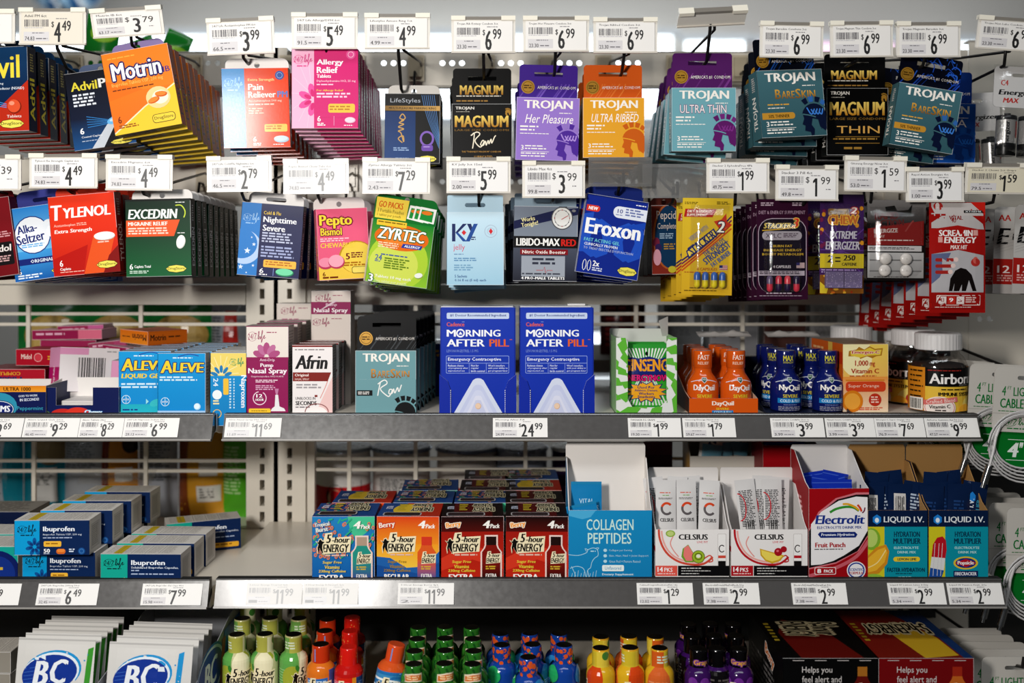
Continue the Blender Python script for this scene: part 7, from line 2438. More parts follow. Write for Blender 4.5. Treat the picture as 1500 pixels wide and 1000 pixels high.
# ---------------------------------------------------------------- tickets in the shelf rails
for sec, x0, x1, ti, pr, un, lab, fd in (
    ('ML', -45, 34, 'Tums Peppermint Bry 12ct', '2.69', '22.4', 'shelf price tag under the navy antacid tray', .05),
    ('ML', 35, 116, 'Aleve Liquid Gels 20ct', '9.29', '46.45', 'shelf price tag under the open mint tray', .05),
    ('ML', 116.5, 181, 'Aleve Tablets 24ct', '8.29', '34.54', 'shelf price tag under the liquid gel boxes, overlapped at its end', .05),
    ('ML', 181.5, 262, '24/7 Life Naproxen Sodium 24ct', '6.99', '29.13', 'shelf price tag under the plain aqua boxes', .05),
    ('MR', 330, 412, 'Afrin Nasal Spray Mst 15ml', '11.69', '11.69', 'shelf price tag under the tall nasal spray cartons', .3),
    ('MR', 722, 802, 'Morning After Pill', '24.99', '24.99', 'shelf price tag between the two tall blue boxes', 0),
    ('MR', 920, 997.5, 'TWEAKER EG GRAPE', '1.99', '19.50', 'shelf price tag under the green chequered box', 0),
    ('MR', 1000, 1077, 'Ginseng Energy Now 3ct', '1.79', '59.67', 'shelf price tag under the orange medicine shots', 0),
    ('MR', 1129, 1207, 'Dayquil Severe Cold&Flu Shot 1z', '3.99', '3.99', 'shelf price tag under the blue medicine shots', 0),
    ('MR', 1209, 1281, 'Nyquil Severe Cold&Flu Shot 1z', '3.99', '3.99', 'shelf price tag between the blue shots and the vitamin carton', 0),
    ('MR', 1281.5, 1354, 'Emergen-C Super Orange 10ct', '7.69', '76.9', 'shelf price tag between the vitamin carton and the jars', 0),
    ('MR', 1355, 1433, 'Airborne Gummies Ast Frt 21ct', '9.99', '47.57', 'shelf price tag under the gummy vitamin jar', 0),
    ('LL', -60, 30, 'Alka Seltzer Plus 24ct', '8.99', '37.46', 'shelf price tag cut off by the frame edge', 0),
    ('LL', 55, 144, '24/7 Life Ibuprofen 200mg 50ct', '6.49', '32.45', 'shelf price tag under the blue ibuprofen tablet boxes', .05),
    ('LL', 208, 296, '24/7 Life Ibuprofen Gel Caps 40ct', '7.99', '15.98', 'shelf price tag under the green ibuprofen capsule boxes', .05),
    ('LR', 361, 443, '5-Hour Energy Tropical 4pk', '11.99', '1', 'shelf price tag paled by painted glare under the bare deck', .55),
    ('LR', 443.5, 525, '5-Hour Energy X-Strength 4pk', '11.99', '1', 'shelf price tag paled by painted glare under the tropical shot pack', .5),
    ('LR', 583, 665, '5-Hour Energy Berry 4pk', '11.99', '2', 'shelf price tag between the orange and red shot packs', .2),
    ('LR', 933, 1015, 'CelsiusDragonfruitLimePk0.16z', '1.29', '12.02', 'shelf price tag under the kiwi drink stick box', 0),
    ('LR', 1030, 1112, 'ElectrolitDrinkMixFrtPnch.31z', '2.99', '7.38', 'shelf price tag under the cherry drink stick box', 0),
    ('LR', 1160, 1240, 'ElectrolitDrinkMixStrwKwi.31z', '2.99', '7.38', 'shelf price tag under the red electrolyte box', 0),
    ('LR', 1301, 1384, 'Liquid IV Lemon Lime 0.56z', '2.99', '5.34', 'shelf price tag under the lemon drink mix box', 0),
    ('LR', 1388, 1468, 'Liquid IV Passion Fruit .56z', '2.99', '5.34', 'shelf price tag under the ice lolly drink mix box', 0)):
    rail_ticket(sec, x0, x1, ti, pr, un, lab, fd)
# ---------------------------------------------------------------- lower shelf
k = K(.04)
ib = carton('tablet_carton', 107, 50, 46, k, lambda a: art_ibu(False)(a, 107, 50), '#11305e', '#c6c2bc', right_art=side_ibu, left_art=side_ibu, top_art=top_ibu, bottom='#b0aca6')
ib2 = carton('tablet_carton', 117, 50, 46, k, lambda a: art_ibu(True)(a, 107, 50), '#11305e', '#c6c2bc', asz=(107, 50), right_art=side_ibu, left_art=side_ibu, top_art=top_ibu, bottom='#b0aca6')


def put(o, px, Y, lvl, h, yaw, lab, grp, cat='medicine carton'):
    o.location = (P(px, 0, Y).x, Y*S, ZLL+h/2*k+lvl*(h*k+.0006)+.0004)
    o.rotation_euler = (0, 0, R(yaw))
    return tag(o, lab, cat, grp)


GI = 'blue ibuprofen tablet boxes'
first = True
for i, (px, Y, lvl, yaw, lab) in enumerate((
    (86, .03, 0, -1, 'blue ibuprofen tablet box at the foot of the near stack'),
    (76, .012, 1, 1.5, 'blue ibuprofen tablet box on top of the near stack, face fully shown'),
    (113, .085, 0, 0, 'blue ibuprofen tablet box at the foot of the second stack'),
    (112, .072, 1, 1, 'blue ibuprofen tablet box on top of the second stack'),
    (146, .15, 0, 0, 'blue ibuprofen tablet box at the foot of the third stack'),
    (142, .135, 1, 0, 'blue ibuprofen tablet box on top of the third stack'),
    (168, .215, 0, 0, 'blue ibuprofen tablet box at the foot of the shrink-wrapped stack'),
    (172, .20, 1, -1, 'blue ibuprofen tablet box on top under loose clear wrap'))):
    q = ib if i == 0 else copy_tree(ib)
    put(q, px, Y, lvl, 50, yaw, lab, GI)
for i, (px, Y, yaw, lab) in enumerate((
    (206, .02, -1, 'green-ended ibuprofen capsule box first from the shelf front'),
    (228, .078, -1, 'green-ended ibuprofen capsule box, second from the shelf front'),
    (247, .133, -2, 'green-ended ibuprofen capsule box, third from the shelf front'),
    (299, .215, 22, 'green-ended ibuprofen capsule box turned askew by the post'))):
    q = ib2 if i == 0 else copy_tree(ib2)
    put(q, px, Y, 0, 50, yaw, lab, 'green-ended ibuprofen capsule boxes')
# the clear wrap still on the last boxes
c = pouch('clear_wrap', 110, 30, 12, K(.2), None, '#ffffff', 'clear', seed=3, wr=2.5, nu=14, nv=8)
c.location = P(172, 712, .22); c.location.z = ZLL+2*(50*k+.001)+.016; c.rotation_euler = (R(-55), 0, 0); tag(c, 'loose clear wrap over the back ibuprofen box', 'wrap')
k = K(.04)
e1 = carton('tablet_carton', 92, 58, 60, k, lambda a: a.r(0, 0, 92, 58, '#1ca89c').e(62, 40, 34, 34, '#14286c', n=28).e(62, 40, 26, 26, '#1c3c8c', n=28).r(40, 30, 70, 34, '#d8b83c'), '#1ca89c', '#b9b5af', top_art=top_ibu)
put(e1, -20, .03, 0, 58, 0, 'teal box with navy disc, cut off by the frame edge', 'teal boxes at the frame edge')
q = copy_tree(e1); put(q, -24, .10, 0, 58, 0, 'teal box behind the one cut off by the frame edge', 'teal boxes at the frame edge')
for i in range(2):
    b = carton('tablet_carton', 100, 20, 70, K(.14), None, '#16264c', '#8a8680', top='#a9a59f', top_art=lambda a, w, t: a.g(6, 6, w-6, t-6, 8, '#7f7c78'))
    b.location = (P(-10, 0, .18).x, .19*S, ZLL+(36+i*21)*K(.14)); tag(b, ('flat dark box lower behind the teal boxes', 'flat dark box uppermost behind the teal boxes')[i], 'medicine carton', 'flat dark boxes')
b = carton('tablet_carton', 98, 25, 66, K(.14), None, '#16264c', '#6a6660')
b.location = (P(-10, 0, .18).x, .195*S, ZLL+12.6*K(.14)); tag(b, 'dark box carrying the flat dark boxes', 'medicine carton', 'flat dark boxes')

# cube packs of energy shots, four across and four deep
k = K(.015)
FP = {}
for kind in ('tropic', 'orange', 'red'):
    FP[kind] = carton('shot_pack', 92, 93, 83, k, (lambda a, kind=kind: art_fourpack(kind)(a, 92, 91)), {'tropic': '#1668b0', 'orange': '#e0702a', 'red': '#a82214'}[kind], {'tropic': '#1f4c8c', 'orange': '#b8481c', 'red': '#3a0f0c'}[kind], asz=(92, 91), top_art=top_fourpack(kind))
lay = [['tropic', 'orange', 'red', 'red'], ['orange', 'tropic', 'tropic', 'red'], [None, 'tropic', 'red', 'orange'], [None, None, 'red', 'tropic']]
nm = {'tropic': 'turquoise patterned', 'orange': 'orange and yellow', 'red': 'red and black'}
used = set()
for r, row in enumerate(lay):
    for c_, kind in enumerate(row):
        if not kind:
            continue
        q = FP[kind] if kind not in used else copy_tree(FP[kind])
        used.add(kind)
        X = P((502, 597, 692, 787)[c_], 0, .015).x
        q.location = (X+(0, .012, .016, .02)[r]*(1 if c_ < 3 else .0), (.022+.087*r)*S, ZL+46.5*k+.0004)
        q.rotation_euler = (0, 0, R(random.Random(r*7+c_).uniform(-1.5, 1.5)))
        tag(q, nm[kind]+' shot cube, '+ordl(r, ('column by bare deck', 'second column', 'third column', 'column by collagen')[c_]), 'shot pack', 'energy shot cube packs')

# collagen display box
k = K(.02)
o = sloped_tray('display_box', 122, 102, 168, 70, k, art_collagen, '#2296c8', '#1c86b8', '#e9e4df', back_h=190, lip=6)
stand(o, 894, .022, ZL); tag(o, 'tall open blue collagen display box with white back', 'display box')


def vital(a):
    a.r(0, 0, 52, 4, '#2a8cb8').t('VITAL', 12, 25, 34, 32, '#bfe0ec').t('PROTEINS', 5, 35, 41, 42, '#bfe0ec')


for i, (dx, rz, yy, ty) in enumerate(((-32, 0, .058, 0), (-33, 8, .040, -10))):
    c = pouch('powder_sachet', 46, 110 if i == 0 else 96, 5, k, vital, '#1c88bc', seed=8+i)
    c.location = (P(894, 0, .022).x+dx*k, yy*S, ZL+((55 if i == 0 else 49)+26)*k if i == 0 else ZL+60*k); c.rotation_euler = (R(-4), R(ty), R(rz))
    tag(c, ('blue sachet standing upright inside the collagen box', 'blue sachet leaning slantwise inside the collagen box')[i], 'sachet', 'blue sachets in the collagen box')


# drink stick boxes
def stick(k, face, h=120):
    def art(a):
        w = 30
        if face:
            a.g(6, 18, 24, 20.5, 1, '#d8705c').g(10, 22, 20, 24, 1, '#7fb05c').g(4, 26, 26, 29, 2, '#6a6668')
            a.ring(16, 42, 7.5, 8, 3.4, '#6c6668', 40, 200).ring(16, 42, 7.5, 8, 3.4, '#d8542c', 200, 320)
            a.t('CELSIUS', 6, 56, 26, 61, '#2a282c', b=.04)
        else:
            a.g(4, 16, 26, 70, 22, '#4a484a').ring(2, 40, 10, 20, 1.6, '#c8303c', -90, 90)
            a.bars(8, 60, 22, 80, '#2a2a2a', 9)
    return pouch('drink_stick', 30, h, 6, k, art, '#d9d7d6', 'film', seed=face+11, nu=6, nv=12, wr=.5)


k = K(.02)
for fl, px, w, lab in (('kiwi', 1014, 108, 'white drink stick box picturing guava and kiwi'), ('lemon', 1127, 112, 'white drink stick box picturing lemon and cherries')):
    o = sloped_tray('display_box', w, 74, 128, 76, k, (lambda a, fl=fl, w=w: art_celsius(fl)(a, w, 74)), '#efecea', '#e3dfdc', '#e6e2df', back_h=150, lip=4, side_art=lambda a, t, h: a.r(0, h*.62, t, h*.68, '#c8303c').g(6, h*.5, t-20, h*.6, 3, '#3a3a3a'))
    stand(o, px, .022, ZL); tag(o, lab, 'display box', 'white drink stick boxes')
    s0 = s1 = None
    spots = [(-34, .05, 1, -2, 0), (-3, .052, 1, 1, 0), (29, .047, 1, -6, 2), (-44, .07, 0, 2, -6), (-16, .075, 0, -3, 4), (12, .078, 0, 2, -4)] if fl == 'kiwi' else [(-22, .055, 0, 2, -6), (-3, .06, 0, -2, -4), (14, .058, 0, 1, 0), (26, .07, 0, -1, 3), (4, .082, 0, 3, 2)]
    for i, (dx, Y, fc, yw, rl) in enumerate(spots):
        src = s1 if fc else s0
        q = copy_tree(src) if src else stick(k, fc)
        if fc: s1 = s1 or q
        else: s0 = s0 or q
        q.location = (P(px, 0, .022).x+dx*k, Y*S, ZL+(80 if fl == 'kiwi' else 80)*k); q.rotation_euler = (R(-5), R(rl), R(yw))
        tag(q, ('silver drink stick with orange arc in the guava box, ' if fc else 'silver drink stick turned backwards in the '+('guava' if fl == 'kiwi' else 'lemon')+' box, ')+('next to its side wall', 'second from its side wall', 'third from its side wall', 'fourth from its side wall', 'fifth from its side wall', 'sixth from its side wall')[i], 'drink stick', 'silver drink sticks')

# red electrolyte box
o = sloped_tray('display_box', 89, 134, 178, 84, k, art_electrolit, '#a8121e', '#a41a24', '#e6e3e1', back_h=184, lip=5, side_art=lambda a, t, h: a.g(t*.3, h*.35, t*.7, h*.5, 4, '#e8b8b8'))
stand(o, 1229, .022, ZL, yaw=2); tag(o, 'tall red and white electrolyte box of blue sachets', 'display box')
bl = None
for i, (dx, Y, lift, rl, w) in enumerate(((-2, .044, 82, 0, 60), (-16, .06, 84, 9, 40), (20, .062, 84, -14, 34), (2, .076, 88, 12, 40), (-14, .082, 86, -8, 40))):
    q = pouch('powder_sachet', w, 120, 8, k, lambda a, w=w: a.r(0, 4, w, 5.4, '#4a6ac8'), '#1c3cb0', seed=20+i)
    q.location = (P(1229, 0, .022).x+dx*k, Y*S, ZL+lift*k); q.rotation_euler = (R(-4), R(rl), R(2))
    tag(q, ('blue sachet lying flattest in front', 'blue sachet tilted towards the drink sticks', 'blue sachet with a pointed corner up', 'blue sachet leaning across the middle', 'blue sachet at the back')[i]+' inside the red electrolyte box', 'sachet', 'blue sachets in the red box')

# two teal drink mix boxes
for fl, px, w, lab in (('lemon', 1315, 87, 'teal drink mix box picturing lemon and lime'), ('pop', 1404, 87, 'teal drink mix box picturing a red, white and blue ice lolly')):
    o = sloped_tray('display_box', w, 102, 160, 84, k, art_liquid(fl), '#129cae', '#12284c', '#b08a58', back_h=184, lip=5)
    stand(o, px, .022, ZL); tag(o, lab, 'display box', 'teal drink mix boxes')
    pr = None
    for i, (dx, Y, lift, rl) in enumerate(((-30, .046, 74, 2), (-10, .05, 78, -3), (12, .047, 76, 3), (31, .05, 79, 9), (-16, .072, 88, 5), (16, .076, 90, -6))):
        def art(a, i=i, fl=fl):
            if fl == 'lemon' and i < 4:
                a.r(8, 14, 26, 60, '#d8d4d0' if i % 2 == 0 else '#1c3c64').bars(10, 18, 24, 44, '#22242c', 9) if i % 2 == 0 else a.g(9, 18, 25, 56, 8, '#b8c4d4')
            elif i == 3 and fl == 'pop':
                a.conc([(9, 20), (14, 15), (19, 20), (19, 27), (14, 31), (9, 27)], '#2a8cd8').t('LIQUID I.V.', -12, 46, 40, 56, '#e4ecf2', b=.02, r=90).t('MULTIPLIER', 2, 44, 46, 50, '#3aa0c0', b=.02, r=90)
            else:
                a.g(8, 24, 26, 60, 7, '#284a7c')
        q = pouch('powder_sachet', 36, 118, 7, k, art, '#10294f', seed=40+i)
        q.location = (P(px, 0, .022).x+dx*k, Y*S, ZL+lift*k); q.rotation_euler = (R(-4), R(rl), R((i % 3-1)*3))
        tag(q, 'navy drink mix sachet in the '+('lemon' if fl == 'lemon' else 'ice lolly')+' box, '+('next to the red box', 'second from the red box', 'third from the red box', 'last from the red box', 'at the back towards the red box', 'at the back towards the cables')[i], 'sachet', 'navy drink mix sachets')

# things half hidden behind the drink boxes
kk = K(.26)
b = carton('snack_carton', 60, 150, 60, kk, lambda a: a.r(0, 0, 60, 150, '#5c3844').r(0, 0, 60, 30, '#7a4a58'), '#5c3844', '#2a1a20')
stand_c(b, 955, .26, ZL, 150*kk); tag(b, 'dull plum carton behind the guava drink stick box', 'carton')
b = sloped_tray('display_box', 110, 120, 170, 60, kk, None, '#d8d2c8', '#c89a4a', '#c9bfae', back_h=176)
stand(b, 1066, .25, ZL); tag(b, 'open kraft box of crumpled sachets behind the drink sticks', 'display box')
for i, (dx, rl, col, tx) in enumerate(((-24, 7, '#d9d5cc', ''), (-4, -5, '#cfcac0', ''), (20, 8, '#c5c1ba', 'OLVA'))):
    q = pouch('powder_sachet', 34, 126, 8, kk, (lambda a, tx=tx: a.t(tx or 'mix', 6, 20, 38, 34, '#22346c', b=.03, r=60).r(4, 40, 40, 60, '#7fb8cc')), col, seed=60+i)
    q.location = (P(1066, 0, .25).x+dx*kk, (.265+.014*i)*S, ZL+112*kk); q.rotation_euler = (R(-6), R(rl), R(4))
    tag(q, ('cream sachet leaning over towards the collagen box', 'cream sachet in the middle of the kraft box', 'grey sachet with navy letters in the kraft box')[i], 'sachet', 'sachets in the kraft box')
b = sloped_tray('display_box', 80, 150, 178, 70, K(.2), None, '#a8121e', '#8c1820', '#c8c2c0', back_h=182)
stand(b, 1158, .19, ZL, yaw=0); tag(b, 'second red electrolyte box half hidden behind the drink sticks', 'display box')
for i in range(2):
    q = pouch('powder_sachet', 60, 120, 8, K(.2), lambda a: a.r(0, 4, 60, 5.4, '#4a6ac8'), '#1c3cb0', seed=70+i)
    q.location = (P(1158, 0, .19).x, (.215+i*.022)*S, ZL+(100+i*14)*K(.2)); q.rotation_euler = (R(-4), R(-2+i*5), 0)
    tag(q, ('lower', 'higher')[i]+' blue sachet in the half hidden red box', 'sachet', 'blue sachets in the half hidden box')

# ---------------------------------------------------------------- bottom shelf
k = K(-.02)
ZD = ZB
bc1 = pouch('powder_pack', 114, 128, 6, k, pack_bc('#4aa03c'), '#dcdad6', 'film', '#d8d6d2', seed=2, crimp=8)
for i in range(6):
    q = bc1 if i == 0 else copy_tree(bc1)
    q.location = P(79, 1000, -.02)+Vector((0, .022*i*S, 0))
    q.location.z = P(0, 1001, -.02).z-.001*i; q.rotation_euler = (R(-8), R(1.2), R(-1+i*.3))
    tag(q, 'white powder pack with green stripe, '+ordl(i, 'standing row'), 'powder pack', 'white packs with green stripe')
bc2 = pouch('powder_pack', 124, 128, 6, k, pack_bc('#2a9cd4'), '#dcdad6', 'film', '#d8d6d2', seed=5, crimp=8)
for i in range(5):
    q = bc2 if i == 0 else copy_tree(bc2)
    Yq = (-.02, .008, .034, .058, .078, .096)[i]
    q.location = P(217, 1008, -.02); q.location.y = Yq*S; q.location.z = P(0, 1008, -.02).z-.001*i; q.rotation_euler = (R(-9), R(1.5), R(-1))
    tag(q, 'white powder pack with blue stripe, '+ordl(i, 'open box'), 'powder pack', 'white packs with blue stripe')
o = sloped_tray('display_box', 144, 84, 128, 250, k, None, '#9a9ca2', '#a8aab0', '#a3a4a8', back_h=134, side_art=None)
o.location = (P(217, 0, -.03).x, -.058*S, ZD+.0002); o.rotation_euler = (0, 0, R(-1))
m = MB()
aa = Art(m, lambda x, y, d=0.: Vector((72*k-d+.0006, x*k, (134-y)*k)), cells=([20, 250], [8, 128]))
aa.e(90, 60, 70, 42, '#2a64b0', n=24).e(90, 60, 66, 38, '#c8d4e4', n=24).e(88, 60, 62, 34, '#20429c', n=24).t('BC', 56, 40, 124, 80, '#dfe6f0', b=.06, i=.2).r(160, 20, 300, 150, '#1f6ab0').p([(150, 30), (168, 30), (140, 150), (120, 150)], '#a8242c')
m.build('side_print', o)
tag(o, 'long grey open box holding the blue-striped packs', 'display box')
# support under the loose packs: they stand in a shallow box of their own
o = sloped_tray('display_box', 123, 34, 60, 200, k, None, '#b8bac0', '#a4a6ac', '#a3a4a8', back_h=70)
o.location = (P(79, 0, -.03).x, -.048*S, ZD+.0002); tag(o, 'low grey box holding the green-striped packs', 'display box')
for i in range(3):
    b = carton('tablet_carton', 84, 30, 60, K(.06), None, '#9a958c', '#8a867e', top_art=top_ibu)
    b.location = (P(-22, 0, .06).x, (.05+.0*i)*S, ZD+(15.5+i*31)*K(.06)+.0004); b.rotation_euler = (0, 0, R(-3+2*i))
    tag(b, 'grey printed box '+('at the foot', 'in the middle', 'on top')[i]+' of the pile by the frame edge', 'medicine carton', 'grey boxes by the frame edge')
kk = K(.07)
kk = K(.2)
b = carton('powder_carton', 36, 112, 70, kk, lambda a: a.r(0, 0, 36, 112, '#e6e2de').r(0, 0, 15, 112, '#2a7cc0').r(13, 84, 36, 94, '#c8242c'), '#e6e2de', '#d8d4d0', left='#2a7cc0')
stand_c(b, 322, .2, ZD, 112*kk, yaw=0); tag(b, 'white and blue powder carton beside the apple green bottles', 'carton')

k = K(.03)
SH = {}
cols = [('apple', 'apple green', 'apple green energy shots', [[347, 388, 430], [355, 396, 438], [363, 402, 443]], (.055, .125, .185), (30, 2, 72)),
        ('berry', 'orange', 'orange energy shots', [[470], [476], [480]], (.015, .07, .12), (0,)),
        ('straw', 'red', 'red energy shots', [[511], [513], [516]], (.005, .07, .13), (0,)),
        ('melon', 'striped dark green', 'watermelon striped energy shots', [[606, 651, 692], [607, 652, 694], [611, 652, 693], [613, 652, 691]], (-.06, -.012, .036, .085), (-6, 14, 4)),
        ('tropic', 'blue and orange patterned', 'blue and orange energy shots', [[774], [735, 780, 826], [733, 776, 819]], (-.035, .012, .058), (150, -50, 130)),
        ('yellow', 'yellow and orange', 'yellow energy shots', [[880, 923, 966], [880, 921, 960]], (.0, .045), (-60, 6, 110)),
        ('grape', 'purple and black', 'purple energy shots', [[1023, 1050, 1082], [1014, 1046, 1078], [1008, 1040, 1074]], (-.002, .05, .10), (16, 170, -12))]
side_of = {1: ('',), 3: ('a','b','c')}
for style, word, grp, rows, ys, rot in cols:
    proto = shot_bottle(style, k)
    n = 0
    for r, row in enumerate(rows):
        for c_, px in enumerate(row):
            q = proto if n == 0 else copy_tree(proto)
            n += 1
            Y = ys[r]+((.0, .002, .0)[c_] if len(row) == 3 else 0)
            # picture x given at the neck; the whole bottle stands upright
            q.location = (P(px, 0, Y).x, Y*S, ZD+.0003)
            q.rotation_euler = (0, 0, R(rot[min(c_, len(rot)-1)]+(0, 40, -70, 100)[r]*(style not in ('melon',))))
            if style == 'tropic' and r == 0:
                q.rotation_euler = (0, 0, R(140))
            cl = '' if len(rows[-1]) == 1 else ('outer column', 'middle column', 'inner column')[c_ if len(row) == 3 else 1]+', '
            tag(q, word+' energy shot bottle, '+cl+ordl(r, 'bottle row'), 'energy shot bottle', grp)
w_ = shot_bottle('wave', k)
w_.location = (P(556, 0, -.01).x, -.01*S, ZD+.0085); w_.rotation_euler = (0, R(12), R(12))
tag(w_, 'tilted blue and white wave energy shot bottle with orange neck', 'energy shot bottle')

# two wide display boxes of shots
k = K(.03)
for red, px, lab in ((False, 1217, 'wide black and red energy shot box'), (True, 1356, 'wide red, yellow and blue energy shot box')):
    c = carton('shot_box', 134, 122, 196, k, art_helps(red), '#7c1016' if red else '#0c0c0d', '#3a0d10' if red else '#0b0a0a', top_art=top_helps(red), left_art=lambda a, t, h: a.t('Berry', 100, 16, 150, 36, '#d87a2c', o='#e8e0d8', ow=.1, b=.05, r=-12).g(20, 40, 150, 90, 6, '#7a7674'), right='#c8c4c2')
    stand_c(c, px, -.045, ZD, 122*k); tag(c, lab, 'shot box', 'wide energy shot boxes')

# ---------------------------------------------------------------- cable cards hanging beyond the long shelves
def cable_card(k, txt=True, low=False):
    w, h = 104, 96
    mb = MB()
    fn = flat_fn(w, h, k)
    mb.plate(rrect(0, 0, w, h, (10, 10, 10, 8)), [rrect(34, 13, 66, 19, 2.8)], fn, 0, 1.4*k, '#c9c5be', '#aaa69f')
    a = Art(mb, fn)
    gcol = '#0f7a3c'
    a.t('4', 12, 29, 18, 43, gcol, b=.02, i=.1).t('FT', 20, 29, 26, 34, gcol, i=.1).t('LIGHTNING', 29, 30, 90, 43, gcol, b=.02).t('CABLE', 10, 47, 45, 61, gcol, b=.03).g(8, 65, 70, 67, 1, gcol)
    a.r(0, 69, w, 69.6, '#a9a59e')
    life(a, 14, 74, 44, 15, gcol, sub=True)
    o = mb.build('cable_card')
    m = MB()
    m.plate([(x+48, y+96) for x, y in circ(0, 18, 40, 36, 32)], [], fn, 3*k, 1.2*k, '#0f7a30', '#0b5a24')
    aa = Art(m, lambda x, y, d=0.: fn(x, y, d+3*k))
    aa.r(26, 107, 76, 107.8, '#dfe8e0').r(24, 137, 76, 137.8, '#dfe8e0').t("4' L", 26, 111, 70, 133, '#e6ece6', b=.05, i=.15)
    m.build('green_disc', o)
    m = MB()
    for q in range(5):
        pts = []
        for t in range(0, 361, 12):
            aq = R(t)
            pts.append(fn(46+q*.8+(42+q*3.4)*math.sin(aq), 110+q*1.5+(38+q*3.6)*math.cos(aq), (-2-(q*1.7) % 4-1.5*math.sin(aq*2+q))*k))
        m.tube(pts, 1.45*k, '#c9c7c6', 'plastic', 7, False)
    m.tube([fn(10, 86, -4*k), fn(4, 104, -5*k), fn(1, 124, -6*k), fn(-4, 146, -7*k)], 2.2*k, '#c9c7c6', 'plastic', 7)
    m.build('cable_coil', o)
    m = MB()
    p, q2 = fn(-4, 146, -7*k), fn(-11, 172, -7*k)
    m.tube([p, q2], 5.2*k, '#8f8d8c', 'chrome', 10)
    m.tube([q2, q2+(q2-p)*.25], 3*k, '#dcdad8', 'chrome', 8)
    m.build('plug', o)
    return o


k = K(.035)
cc = cable_card(k)
G = 'white cable cards with green lettering'
line_up(cc, 'white cable card', 'cable', G, 4, .055, dpx=(-12, 2), cx=1507, cy=586, Y=.04, roll=-3, roll1=-5, jit=1.5, what='upper hook')
q = copy_tree(cc); line_up(q, 'white cable card beside the teal boxes', 'cable', G, 5, .04, dpx=(-8, 1), cx=1526, cy=792, Y=.05, roll=-1, roll1=0, jit=1, what='middle hook')
q = copy_tree(cc); line_up(q, 'white cable card beside the red box', 'cable', G, 5, .035, dpx=(-2, 0), cx=1490, cy=1010, Y=.03, roll=0, roll1=0, jit=.8, what='lowest hook')
for (px, py, Yf, base, lab) in ((1511, 552, .04, 500, 'dark peg hook holding the upper cable cards'), (1522, 757, .05, 700, 'dark peg hook holding the middle cable cards'), (1490, 975, .03, 880, 'dark peg hook holding the lowest cable cards')):
    X = P(px, 0, Yf).x
    zb, zs = P(0, base, .37).z, P(0, py, Yf).z
    root = empty('peg_hook', (X, .36*S, zb))
    m = MB(); m.box(-.012, .012, -.006, .004, -.02, .014, '#2c2a28', 'plastic'); m.build('base_clip', root)
    m = MB(); m.tube([(0, -.004, 0), (0, -.02, 0), (0, (Yf-.36)*S, zs-zb), (0, (Yf-.376)*S, zs-zb+.004), (0, (Yf-.38)*S, zs-zb+.016)], .0022, n=8); m.build('hanging_wire', root)
    tag(root, lab, 'hook', 'dark cable hooks')

# ---------------------------------------------------------------- goods on the far side of the frame
def bag(px, py, w, h, Y, col, art, lab, grp, seed, z0=None):
    kk = K(Y)
    q = pouch('snack_bag', w*.87, h, 34, kk, art, col, 'film', seed=seed, wr=1.4, crimp=9)
    q.location = P(px, py, Y); q.rotation_euler = (0, 0, R((seed % 5-2)*1.5))
    tag(q, lab, 'snack bag', grp)


gr = lambda seed: (lambda a: (a.e(54, 60, 40, 30, '#b89a58', n=24), a.e(52, 58, 34, 24, '#c8ac6c', n=24), a.p([(0, 90), (110, 70), (110, 84), (0, 104)], '#0f3c24')))
for i, (px, lab) in enumerate(((76, 'green snack bag behind the red pile'), (168, 'green snack bag behind the orange carton'), (262, 'green snack bag behind the plain aqua boxes'))):
    bag(px, 505, 112, 150, .56, '#1c7c3a', gr(i), lab, 'green snack bags across the frame', 3+i)
bag(335, 500, 60, 130, .56, '#9a9ea4', lambda a: a.p([(24, 20), (40, 20), (46, 110), (20, 110)], '#b8342c').g(4, 20, 20, 100, 18, '#5a5e64'), 'grey bag with a red streak behind the sideways box', 'green snack bags across the frame', 7)
for i, (px, w, col, ar, lab) in enumerate((
    (8, 60, '#9aa0a6', lambda a: a.r(30, 0, 60, 150, '#1c7c8c').g(4, 30, 28, 120, 22, '#5a5e64'), 'grey and teal bag behind the dark flat boxes'),
    (66, 70, '#1c7c8c', lambda a: a.e(44, 30, 22, 26, '#7a6a4a', n=18).r(22, 60, 52, 110, '#c8c6c2').g(26, 64, 48, 86, 7, '#3a3a3a'), 'teal bag behind the ibuprofen tablet boxes'),
    (128, 74, '#a3a6aa', lambda a: a.g(4, 10, 50, 66, 15, '#6a6e74').r(56, 0, 74, 150, '#8a3c1c'), 'grey back of a bag above the ibuprofen tablet boxes'),
    (176, 60, '#c88a2c', lambda a: a.r(0, 0, 14, 150, '#7a3418').e(44, 24, 12, 16, '#2c2018', n=14).r(24, 60, 46, 80, '#d8d4cc'), 'amber bag above the shrink-wrapped box'),
    (232, 66, '#a8aab0', lambda a: a.g(4, 10, 50, 80, 18, '#6a6e74'), 'grey bag beside the amber ones'),
    (296, 76, '#d09a34', lambda a: a.r(0, 0, 16, 150, '#8c4a1c').r(34, 50, 58, 72, '#dcd8d0').r(30, 86, 62, 110, '#dcd8d0').g(34, 90, 58, 106, 4, '#6a6660'), 'wide amber bag behind the askew capsule box'),
    (350, 54, '#5cae2c', lambda a: a.g(4, 30, 30, 100, 14, '#b8d89a'), 'lime green bag beside the slotted posts'))):
    bag(px, 690, w, 136, .54, col, ar, lab, 'mixed snack bags across the frame', 11+i)
m = MB(); m.box(-2.2*S, .8*S, .47*S, .85*S, -.02, 0, '#ffffff', 'enamel'); o = m.build('shelf', None, (0, 0, P(0, 757, .54).z)); tag(o, 'far-side shelf deck carrying the mixed snack bags', 'shelf', 'gondola shelves')
